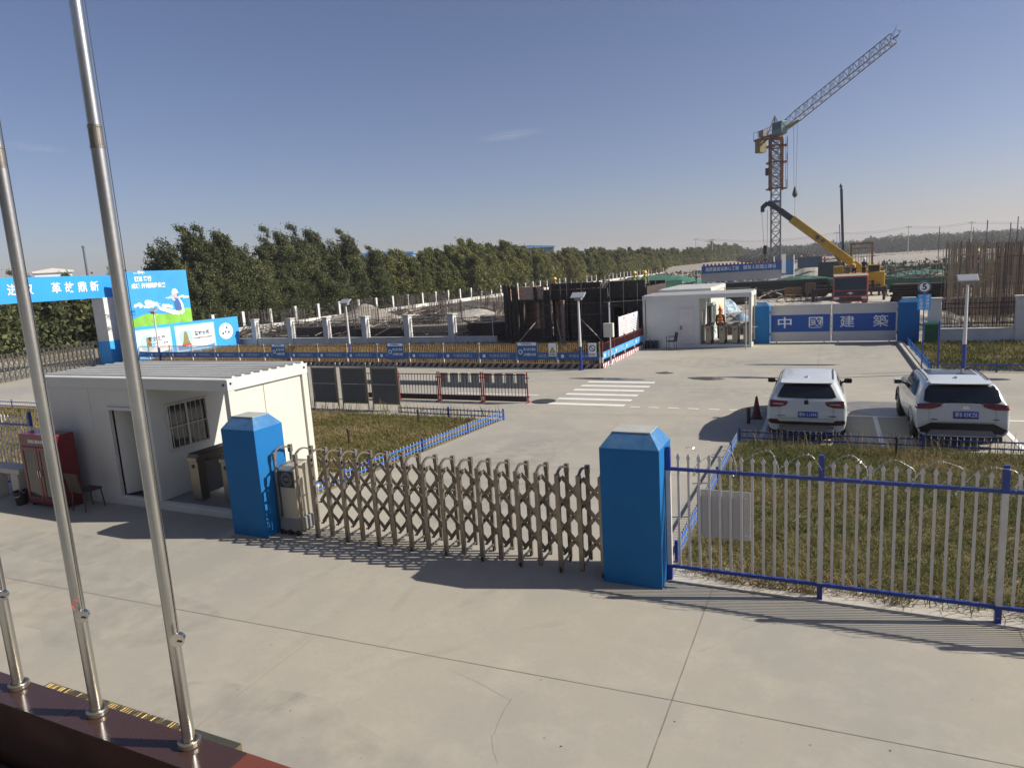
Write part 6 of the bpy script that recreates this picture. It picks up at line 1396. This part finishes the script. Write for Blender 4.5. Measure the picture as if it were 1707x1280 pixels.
        bp_ = [(-.90, .30, .40), (-.86, .30, .46), (-.66, .30, .57), (-.60, .38, .60), (.60, .38, .60), (.66, .30, .57), (.86, .30, .46), (.90, .30, .40)]
        proj('lower_trim', bp_, 'black_plastic', t, .010, 5)
        proj('skid_plate', [(-.66, .26, .33), (-.58, .24, .43), (.58, .24, .43), (.66, .26, .33)], 'grey_plastic', t, .016, 3); MB().b(-.80, .02, .14, .80, .30, .29).build('valance', 'black_plastic', t, bevel=.02)
    xs_ = .60 if style == 0 else .64; zt_ = .90 if style == 0 else .92; zb_ = .60 if style == 0 else .62
    for s_ in (-1, 1): proj('tailgate_seam', [(s_ * xs_ - .004, zb_, zt_), (s_ * xs_ + .004, zb_, zt_)], 'grey_plastic', t, .004, 8, sub=1)
    proj('tailgate_seam', [(-xs_, zb_ - .004, zb_ + .004), (xs_, zb_ - .004, zb_ + .004)], 'grey_plastic', t, .004, 1, sub=12)
    proj('crease', [(-.78, .575, .60), (.78, .575, .60)], 'car_white', t, .022, 2, sub=12) if style == 0 else None
    # sides: glass, cladding, door seams, handles
    for s_ in (-1, 1):
        D = (-s_, 0, 0)
        o = proj('side_window', [(.62, 1.10, 1.16), (.78, 1.09, 1.36), (.95, 1.08, 1.50), (1.15, 1.08, 1.54), (1.36, 1.07, 1.55)], 'car_glass', t, .006, 6, D)
        proj('side_window', [(1.42, 1.07, 1.55), (2.16, 1.05, 1.55)], 'car_glass', t, .006, 6, D); proj('side_window', [(2.24, 1.05, 1.55), (2.55, 1.04, 1.50), (2.9, 1.03, 1.30), (3.12, 1.03, 1.14)], 'car_glass', t, .006, 6, D)
        proj('sill_cladding', [(1.22, .27, .40), (3.02, .27, .40)], 'black_plastic', t, .006, 3, D)
        for y in (1.39, 2.20, 3.05): proj('door_seam', [(y - .004, .40, 1.05), (y + .004, .40, 1.05)], 'black_plastic', t, .003, 10, D, 1)
        for y in (1.52, 2.34): proj('door_handle', [(y, .92, .95), (y + .2, .92, .95)], 'car_white', t, .02, 2, D, 2)
        for y in (.82, 3.42):
            if style == 1 or True:
                m_ = MB(); n2 = 20; vs = []
                for k in range(n2 + 1):
                    a = math.pi * k / n2 * 1.0; 
                    for r_, dx_ in ((.405, .0), (.405, .022), (.455, .018), (.455, -.02)):
                        vs.append((s_ * (.885 + dx_), y + r_ * math.cos(a), .34 + r_ * math.sin(a)))
                m_.add(vs, [(k * 4 + j, k * 4 + j + 1, k * 4 + j + 5, k * 4 + j + 4) for k in range(n2) for j in range(3)])
                if style == 1: m_.build('arch_cladding', 'black_plastic', t)
        # roof rail
        rail = []
        for k in range(13):
            y = .62 + k * .13; h_ = bvh.ray_cast(Vector((s_ * .60, y, 3)), Vector((0, 0, -1))); z = h_[0].z if h_[0] else 1.6; rail.append((s_ * .60, y, z + (.035 if 0 < k < 12 else .0)))
        MB().path(rail, .016, 7).build('roof_rail', 'black_plastic' if style else 'crane_grey', t)
        mm_ = MB(); mm_.b(s_ * .98 - .10, 2.70, 1.0, s_ * .98 + .10, 2.84, 1.16); mi_ = mm_.build('mirror', 'black_plastic' if style == 0 else 'car_white', t, bevel=.04); MB().b(s_ * .98 - .08, 2.692, 1.02, s_ * .98 + .08, 2.70, 1.14).build('mirror_glass', 'car_glass', mi_); MB().bar((s_ * .84, 2.8, 1.02), (s_ * .95, 2.78, 1.05), .05).build('mirror_arm', 'black_plastic', mi_)
    for sx, y in wheels:
        m_ = MB(); m_.wheel((sx * .785, y, .34), .34, .21, 'x', 32, 0, .2); wo = m_.build('wheel', 'rubber', t, smooth=False)
        m_ = MB(); m_.wheel((sx * .80, y, .34), .225, .12, 'x', 28)
        for k in range(5):
            a = 2 * math.pi * k / 5; m_.bar((sx * .875, y, .34), (sx * .875, y + .2 * math.cos(a), .34 + .2 * math.sin(a)), .05, .03)
        m_.build('rim', 'alloy', wo)
    MB().b(-.70, .35, .20, .70, 4.1, .30).build('underbody', 'black_plastic', t)
    zr = 1.53 if style == 0 else 1.57
    # spoiler, fin, wiper, panoramic roof
    y0 = .24 if style == 0 else .16
    m_ = MB(); n2 = 8; pts = []
    for k in range(n2 + 1):
        x = -.60 + 1.2 * k / n2; e_ = (abs(x) / .6) ** 2 * .05; pts.append((x, e_))
    vs = []
    for x, e_ in pts: vs += [(x, y0 + .02 + e_, zr + .015), (x, y0 + .0 + e_, zr + .035), (x, y0 + .34, zr + .085 + (.01 if style == 0 else .0)), (x, y0 + .34, zr + .03)]
    fs = [(k * 4 + j, k * 4 + (j + 1) % 4, k * 4 + 4 + (j + 1) % 4, k * 4 + 4 + j) for k in range(n2) for j in range(4)] + [(0, 1, 2, 3), (n2 * 4 + 3, n2 * 4 + 2, n2 * 4 + 1, n2 * 4)]
    m_.add(vs, fs).build('spoiler', 'car_white', t, bevel=.006)
    rz_ = bvh.ray_cast(Vector((0, .85, 3)), Vector((0, 0, -1)))[0].z
    MB().prism([(.75, rz_ - .01), (.98, rz_), (.80, rz_ + .075), (.76, rz_ + .06)], 'x', -.018, .018).build('antenna_fin', 'car_white', t, bevel=.006)
    if style == 1:
        V = []; F = []
        for i in range(9):
            for j in range(7):
                x = -.5 + i * .125; y = 1.25 + j * .17; h_ = bvh.ray_cast(Vector((x, y, 3)), Vector((0, 0, -1))); V.append((x, y, h_[0].z + .006))
        for i in range(8):
            for j in range(6): a = i * 7 + j; F.append((a, a + 7, a + 8, a + 1))
        m_ = MB(); m_.add(V, F); m_.build('glass_roof', 'car_glass', t, smooth=True)
    wy = bvh.ray_cast(Vector((0, -3, 1.12)), Vector((0, 1, 0)))[0].y
    MB().bar((.02, wy - .02, 1.10), (-.20 if style == 0 else -.28, wy - .012, 1.135), .012, .02).build('wiper', 'black_plastic', t) ; MB().tube((.02, wy - .03, 1.095), (.02, wy + .02, 1.095), .022, n=10).build('wiper_hub', 'black_plastic', t)
    for o in [c for c in children(t)] + [g for c in children(t) for g in children(c)]:
        for v in o.data.vertices:
            if v.co.z > 1.04: v.co.z = 1.04 + (v.co.z - 1.04) * .74
    return t
make_car('parked_car', 'white SUV with silver lower bumper and dark mirrors, the left one, beside the traffic cone', (-.42, 17.66), 0)
make_car('parked_car', 'white SUV with black bumper, black wheel arches and dark glass roof, the right one', (2.80, 17.74), 1, R(1.5))
tcn = thing('traffic_cone', 'dark red traffic cone left of the white SUV with the silver bumper', 'traffic cone', (-1.78, 20.1, 0))
MB().b(-.17, -.17, 0, .17, .17, .03).build('base', 'black_plastic', tcn, bevel=.01); MB().lathe([(.13, .03), (.03, .62), (.02, .64)], n=18).build('cone_body', 'cone_orange', tcn, smooth=True); MB().lathe([(.102, .18), (.082, .30)], n=18).build('band', 'crane_grey', tcn); MB().lathe([(.060, .42), (.045, .52)], n=18).build('band', 'crane_dark', tcn)
bl = thing('bollard', 'short rusty post between the traffic cone and the low fence', 'bollard', (-1.93, 19.4, 0)); MB().lathe([(.05, 0), (.05, .42)], n=12).build('post', 'iron', bl); MB().lathe([(.056, .34), (.056, .42), (.03, .45)], n=12).build('cap', 'cone_orange', bl)

# ================================================================== PEOPLE
def skin_mesh(name, pts, edges, rad, m_, parent, sub=2):
    me = bpy.data.meshes.new(name); me.from_pydata([Vector(p_) for p_ in pts], edges, []); o = bpy.data.objects.new('tmp', me); COL.objects.link(o)
    bm = bmesh.new(); bm.from_mesh(me); lay = bm.verts.layers.skin.verify(); bm.verts.ensure_lookup_table()
    for i, r_ in enumerate(rad): bm.verts[i][lay].radius = (r_, r_) if not isinstance(r_, tuple) else r_
    bm.verts[0][lay].use_root = True; bm.to_mesh(me); bm.free()
    o.modifiers.new('k', 'SKIN').use_smooth_shade = True; s_ = o.modifiers.new('s', 'SUBSURF'); s_.levels = sub; s_.render_levels = sub
    bpy.context.view_layer.update(); m2 = bpy.data.meshes.new_from_object(o.evaluated_get(bpy.context.evaluated_depsgraph_get())); bpy.data.objects.remove(o)
    m2.materials.clear(); m2.materials.append(M[m_]); m2.polygons.foreach_set('use_smooth', [True] * len(m2.polygons))
    q = bpy.data.objects.new(name, m2); COL.objects.link(q); q.parent = parent; return q
def person(label, x, y, z=0, rz=0, top='cloth_dark', legs='cloth_dark', vest=None, helmet='helmet_yellow', pose='stand', s_=1.0, group=None):
    """figure facing local -y"""
    t = thing('person', label, 'person', (x, y, z), rz, group); t.scale = (s_,) * 3
    aL = {'stand': ((.20, -.02, 1.18), (.235, -.10, .92)), 'work': ((.22, -.16, 1.22), (.16, -.38, 1.16)), 'walk': ((.21, .06, 1.16), (.23, .0, .90)), 'bend': ((.2, -.38, 1.0), (.14, -.55, .78))}[pose]
    aR = {'stand': ((-.20, .03, 1.18), (-.235, -.06, .92)), 'work': ((-.22, -.14, 1.2), (-.14, -.36, 1.08)), 'walk': ((-.21, -.08, 1.16), (-.22, -.16, .92)), 'bend': ((-.2, -.36, 1.0), (-.14, -.52, .76))}[pose]
    dy = -.30 if pose == 'bend' else 0; dz = -.14 if pose == 'bend' else 0; w_ = .12 if pose == 'walk' else .0
    pts = [(0, 0, .95), (0, dy * .4, 1.15 + dz * .3), (0, dy * .8, 1.36 + dz), (0, dy - .01, 1.49 + dz), (0, dy - .02, 1.56 + dz), (0, dy - .03, 1.66 + dz), (0, dy - .02, 1.73 + dz),
           (.17, dy * .8, 1.38 + dz), (aL[0]), (aL[1]), (-.17, dy * .8, 1.38 + dz), (aR[0]), (aR[1]),
           (.09, 0, .90), (.10, -w_, .50), (.10, w_ * 1.2, .09), (.10, w_ * 1.2 - .15, .035), (-.09, 0, .90), (-.10, w_ * .6, .50), (-.10, -w_ * .9, .09), (-.10, -w_ * .9 - .15, .035)]
    ed = [(0, 1), (1, 2), (2, 3), (3, 4), (4, 5), (5, 6), (2, 7), (7, 8), (8, 9), (2, 10), (10, 11), (11, 12), (0, 13), (13, 14), (14, 15), (15, 16), (0, 17), (17, 18), (18, 19), (19, 20)]
    rad = [.125, .12, .13, .06, .07, .095, .075, .065, .045, .032, .065, .045, .032, .085, .06, .042, .038, .085, .06, .042, .038]
    skin_mesh('body', pts, ed, rad, 'skin', t)
    # jacket, trousers and shoes as slightly fuller shells
    skin_mesh('jacket', [pts[i] for i in (0, 1, 2, 7, 8)] + [tuple(Vector(pts[8]).lerp(Vector(pts[9]), .8))] + [pts[i] for i in (10, 11)] + [tuple(Vector(pts[11]).lerp(Vector(pts[12]), .8))] + [(0, dy * .9, 1.43 + dz)],
              [(0, 1), (1, 2), (2, 3), (3, 4), (4, 5), (2, 6), (6, 7), (7, 8), (2, 9)], [.155, .15, .155, .085, .065, .05, .085, .065, .05, .085], top, t)
    skin_mesh('trousers', [(0, 0, .93), (.09, 0, .88), pts[14], tuple(Vector(pts[14]).lerp(Vector(pts[15]), .92)), (-.09, 0, .88), pts[18], tuple(Vector(pts[18]).lerp(Vector(pts[19]), .92))], [(0, 1), (1, 2), (2, 3), (0, 4), (4, 5), (5, 6)], [.145, .105, .078, .062, .105, .078, .062], legs, t)
    for a in (15, 19):
        q = Vector(pts[a]); m_ = MB(); m_.b(q.x - .045, q.y - .19, .0, q.x + .045, q.y + .07, .085); m_.build('shoe', 'cloth_dark', t, bevel=.025)
    hc = Vector((0, dy - .03, 1.655 + dz))
    m_ = MB(); m_.tube(hc + Vector((0, -.09, -.01)), hc + Vector((0, -.125, -.025)), .016, .02, n=6); m_.build('nose', 'skin', t, smooth=True)
    for sx in (-1, 1):
        MB().tube(hc + Vector((sx * .035, -.088, .02)), hc + Vector((sx * .035, -.098, .02)), .011, n=8).build('eye', 'ink', t)
        h0 = Vector(pts[9] if sx > 0 else pts[12]); e0 = Vector(pts[8] if sx > 0 else pts[11]); dd_ = (h0 - e0).normalized(); sd_ = dd_.cross(Vector((sx, 0, 0))).normalized()
        pal = h0 + dd_ * .07; pp_ = [h0, pal]; ee = [(0, 1)]; rr_ = [.026, .034]
        for k in range(4): b0 = pal + sd_ * (k - 1.5) * .019; pp_ += [b0 + dd_ * .03, b0 + dd_ * (.062 + .008 * (k in (1, 2))) + Vector((-sx * .012, 0, 0))]; i0 = len(pp_) - 2; ee += [(1, i0), (i0, i0 + 1)]; rr_ += [.010, .008]
        b0 = h0 + dd_ * .03 + sd_ * .03; pp_ += [b0 + dd_ * .02 + sd_ * .012, b0 + dd_ * .045 + sd_ * .016]; i0 = len(pp_) - 2; ee += [(0, i0), (i0, i0 + 1)]; rr_ += [.011, .009]
        skin_mesh('hand', pp_, ee, rr_, 'skin', t, 1)
    if helmet:
        m_ = MB(); m_.lathe([(.145, .0), (.125, .012), (.122, .05), (.10, .10), (.055, .135), (.01, .145)], tuple(hc + Vector((0, 0, .02))), 18); m_.b(hc.x - .08, hc.y - .175, hc.z + .02, hc.x + .08, hc.y - .08, hc.z + .034); m_.build('helmet', helmet, t, smooth=True)
    else:
        m_ = MB(); m_.lathe([(.105, -.05), (.112, .02), (.10, .075), (.05, .115), (.01, .12)], tuple(hc + Vector((0, .018, .0))), 16); m_.build('hair', 'ink', t, smooth=True)
    if vest:
        vo = skin_mesh('vest', [(0, dy * .2, 1.0), (0, dy * .4, 1.15 + dz * .3), (0, dy * .8, 1.34 + dz), (.10, dy * .8, 1.38 + dz), (-.10, dy * .8, 1.38 + dz)], [(0, 1), (1, 2), (2, 3), (2, 4)], [.172, .168, .168, .11, .11], vest, t)
        for z_, r_ in ((1.08, .176), (1.22, .176)): 
            yy = dy * (.3 if z_ < 1.1 else .5); m_ = MB(); m_.lathe([(r_ * 1.0, -.018), (r_ * 1.02, 0), (r_ * 1.0, .018)], (0, yy, z_), 16); m_.build('reflective_band', 'print_white' if vest != 'orange_vest' else 'helmet_yellow', vo)
    return t
person('worker seen from behind in an orange vest and dark trousers, standing in the gatehouse passage', -5.35, 39.0, 0, R(180), 'cloth_navy', 'cloth_dark', 'orange_vest', 'helmet_red', 'stand', 1.02)
person('worker in yellow helmet behind the worker in the orange vest', -5.9, 42.5, 0, R(150), 'cloth_green', 'cloth_dark', None, 'helmet_yellow', 'stand')
person('worker in pale green vest standing in the dark doorway of the brick block', -11.75, 38.6, .3, R(170), 'cloth_green', 'cloth_dark', 'hivis', 'helmet_yellow', 'work')
person('worker in a green vest on top of the brick block, left of the pair', -10.9, 42.0, 2.25, R(185), 'cloth_green', 'cloth_dark', 'hivis', 'helmet_yellow', 'work')
person('worker in a bright lime vest on top of the brick block, right of the pair', -10.15, 41.6, 2.25, R(175), 'cloth_green', 'cloth_dark', 'hivis', 'helmet_yellow', 'stand')
person('worker bending over the upper edge of the brick block with a yellow helmet', -15.9, 41.2, 2.3, R(20), 'cloth_green', 'cloth_dark', None, 'helmet_yellow', 'bend')
MB_w = thing('work_platform', 'dark plank platform behind the top of the brick block, under the two green vested workers', 'platform', (-11.5, 41.0, 0))
MB().b(-.6, 0, 2.17, 2.6, 1.9, 2.25).build('deck', 'wood_dark', MB_w); [MB().tube((x, y, 0), (x, y, 2.2), .03, n=6).build('leg', 'scaffold', MB_w) for x in (-.5, 2.5) for y in (.1, 1.8)]
person('worker in brown jacket and yellow helmet bending on the crane truck deck', 2.25, 71.0, 1.95, R(200), 'wood_tan', 'cloth_dark', None, 'helmet_yellow', 'bend')
person('worker in dark clothes and white helmet upright on the crane truck deck', 3.05, 71.0, 1.95, R(160), 'cloth_dark', 'cloth_dark', None, 'helmet_white', 'work')
for i, (x, y, c, v, lb) in enumerate(((-5.0, 108, 'cloth_red', None, 'distant worker in magenta red on the stony heap beside the blue stand'), (-3.6, 112, 'cloth_green', 'hivis', 'distant worker in a lime vest on the stony heap'),
        (-1.9, 113, 'cloth_red', 'orange_vest', 'distant worker in a red vest on the stony heap, right of the one in lime'), (-.4, 114, 'cloth_red', None, 'distant worker in dark red at the right end of the group on the stony heap'))):
    person(lb, x, y, 2.3 if i else 1.7, R(180 + 30 * i), c, 'cloth_dark', v, 'helmet_red' if i != 1 else 'helmet_yellow', 'stand' if i % 2 else 'work')
for x, y, z, hm, lb in ((9.6, 58, 2.3, 'helmet_yellow', 'worker in a yellow helmet among the rebar cages at the left of the thicket'), (12.0, 60.5, 2.4, 'helmet_red', 'worker in a red helmet inside the rebar thicket'), (10.6, 65.5, 2.3, 'helmet_yellow', 'worker with a yellow helmet at the near left corner of the rebar thicket'), (13.2, 56, 2.4, 'helmet_yellow', 'worker in brown among the rebar cages at the right')):
    person(lb, x, y, z, R(random.uniform(90, 270)), 'cloth_dark', 'cloth_navy', None, hm, 'work')
    pf_2 = thing('scaffold_deck', 'narrow plank deck under the ' + lb.split(' among')[0].split(' inside')[0].split(' at the near')[0] + ' at the rebar thicket', 'scaffold deck', (x, y, 0)); MB().b(-.6, -.5, z - .06, .6, .5, z).build('deck', 'plank', pf_2); [MB().tube((a, b_, 0), (a, b_, z - .03), .025, n=6).build('leg', 'scaffold', pf_2) for a in (-.55, .55) for b_ in (-.45, .45)]

# ================================================================== CLOUD WISPS
m_, n, l, p = nt('cloud_wisp')
for nd in list(n):
    if nd.name != 'Material Output': n.remove(nd)
vol = n.new('ShaderNodeVolumePrincipled'); vol.inputs['Color'].default_value = (1, 1, 1, 1)
tcx = n.new('ShaderNodeTexCoord'); mpx = n.new('ShaderNodeMapping'); mpx.inputs['Scale'].default_value = (1, 3.5, 3); nz = n.new('ShaderNodeTexNoise'); nz.inputs['Scale'].default_value = 1.6; nz.inputs['Detail'].default_value = 5
gr = n.new('ShaderNodeTexGradient'); gr.gradient_type = 'SPHERICAL'; mr = n.new('ShaderNodeMapRange'); mr.inputs[1].default_value = .42; mr.inputs[2].default_value = .8; mr.inputs[4].default_value = .012
mu = n.new('ShaderNodeMath'); mu.operation = 'MULTIPLY'
l.new(tcx.outputs['Object'], mpx.inputs[0]); l.new(mpx.outputs[0], nz.inputs['Vector']); l.new(nz.outputs['Fac'], mr.inputs[0]); l.new(tcx.outputs['Object'], gr.inputs[0]); l.new(gr.outputs['Fac'], mu.inputs[0]); l.new(mr.outputs[0], mu.inputs[1])
l.new(mu.outputs[0], vol.inputs['Density']); l.new(vol.outputs[0], n['Material Output'].inputs['Volume']); M['cloud_wisp'] = m_
def wisp(c, s_, lb):
    me = bpy.data.meshes.new('cloud'); bm = bmesh.new(); bmesh.ops.create_icosphere(bm, subdivisions=3, radius=1); bm.to_mesh(me); bm.free(); me.materials.append(M['cloud_wisp'])
    o = mesh_obj('cloud', me); o.location = c; o.scale = s_; tag(o, lb, 'cloud')
WISPS = True
wisp((-1900, 1180, 395), (60, 110, 8), 'faint short wisp of cloud low in the sky at the left, between the flagpoles')
if WISPS: wisp((-1000, 2230, 460), (150, 60, 16), 'thin white wisp of cloud in the middle of the sky')

# ================================================================== HAZE
hz_ = MB().b(-1600, -400, -1.1, 1600, 2400, 60).build('haze', 'far_white'); hz_.data.materials.clear()
hm = bpy.data.materials.new('haze'); hm.use_nodes = True; hn = hm.node_tree.nodes; hn.remove(hn['Principled BSDF'])
hv = hn.new('ShaderNodeVolumePrincipled'); hv.inputs['Color'].default_value = (.93, .95, 1.0, 1); hv.inputs['Density'].default_value = .0003; hv.inputs['Anisotropy'].default_value = .2
hm.node_tree.links.new(hv.outputs[0], hn['Material Output'].inputs['Volume']); hz_.data.materials.append(hm); tag(hz_, kind='stuff')

# the two storey office whose gallery the view is taken from; it shades the yard side and shows in the polished poles
of_ = thing('office_building', 'pale two storey office with a gallery facing the yard, mirrored in the flagpoles', 'building', (0, -1.1, 0))
MB().b(-26, -8, 0, 30, 0, 7.4).build('wall', 'office_wall', of_)
MB().b(-26.3, -8.3, 7.4, 30.3, .9, 7.6).build('roof', 'roof_sheet', of_)
for k in range(14):
    for z in (1.0, 4.3): f_ = MB().b(-24.5 + k * 4, -.0, z, -22.7 + k * 4, .04, z + 1.4).build('window', 'white_paint', of_); MB().b(-24.42 + k * 4, .04, z + .08, -22.78 + k * 4, .05, z + 1.32).build('pane', 'window_glass', f_)

P = np.column_stack([RNG.uniform(-13, 6, 420), RNG.uniform(3.6, 34, 420), np.full(420, .006)]); V, F = cards(P, .022); V[:, 2] = np.abs(V[:, 2] - .006) * .5 + .003
tag(mesh_obj('grit', fast_mesh('grit', V, F, 'rebar_grey')), 'specks of grit and dry leaves scattered over the concrete', 'grit', kind='stuff')
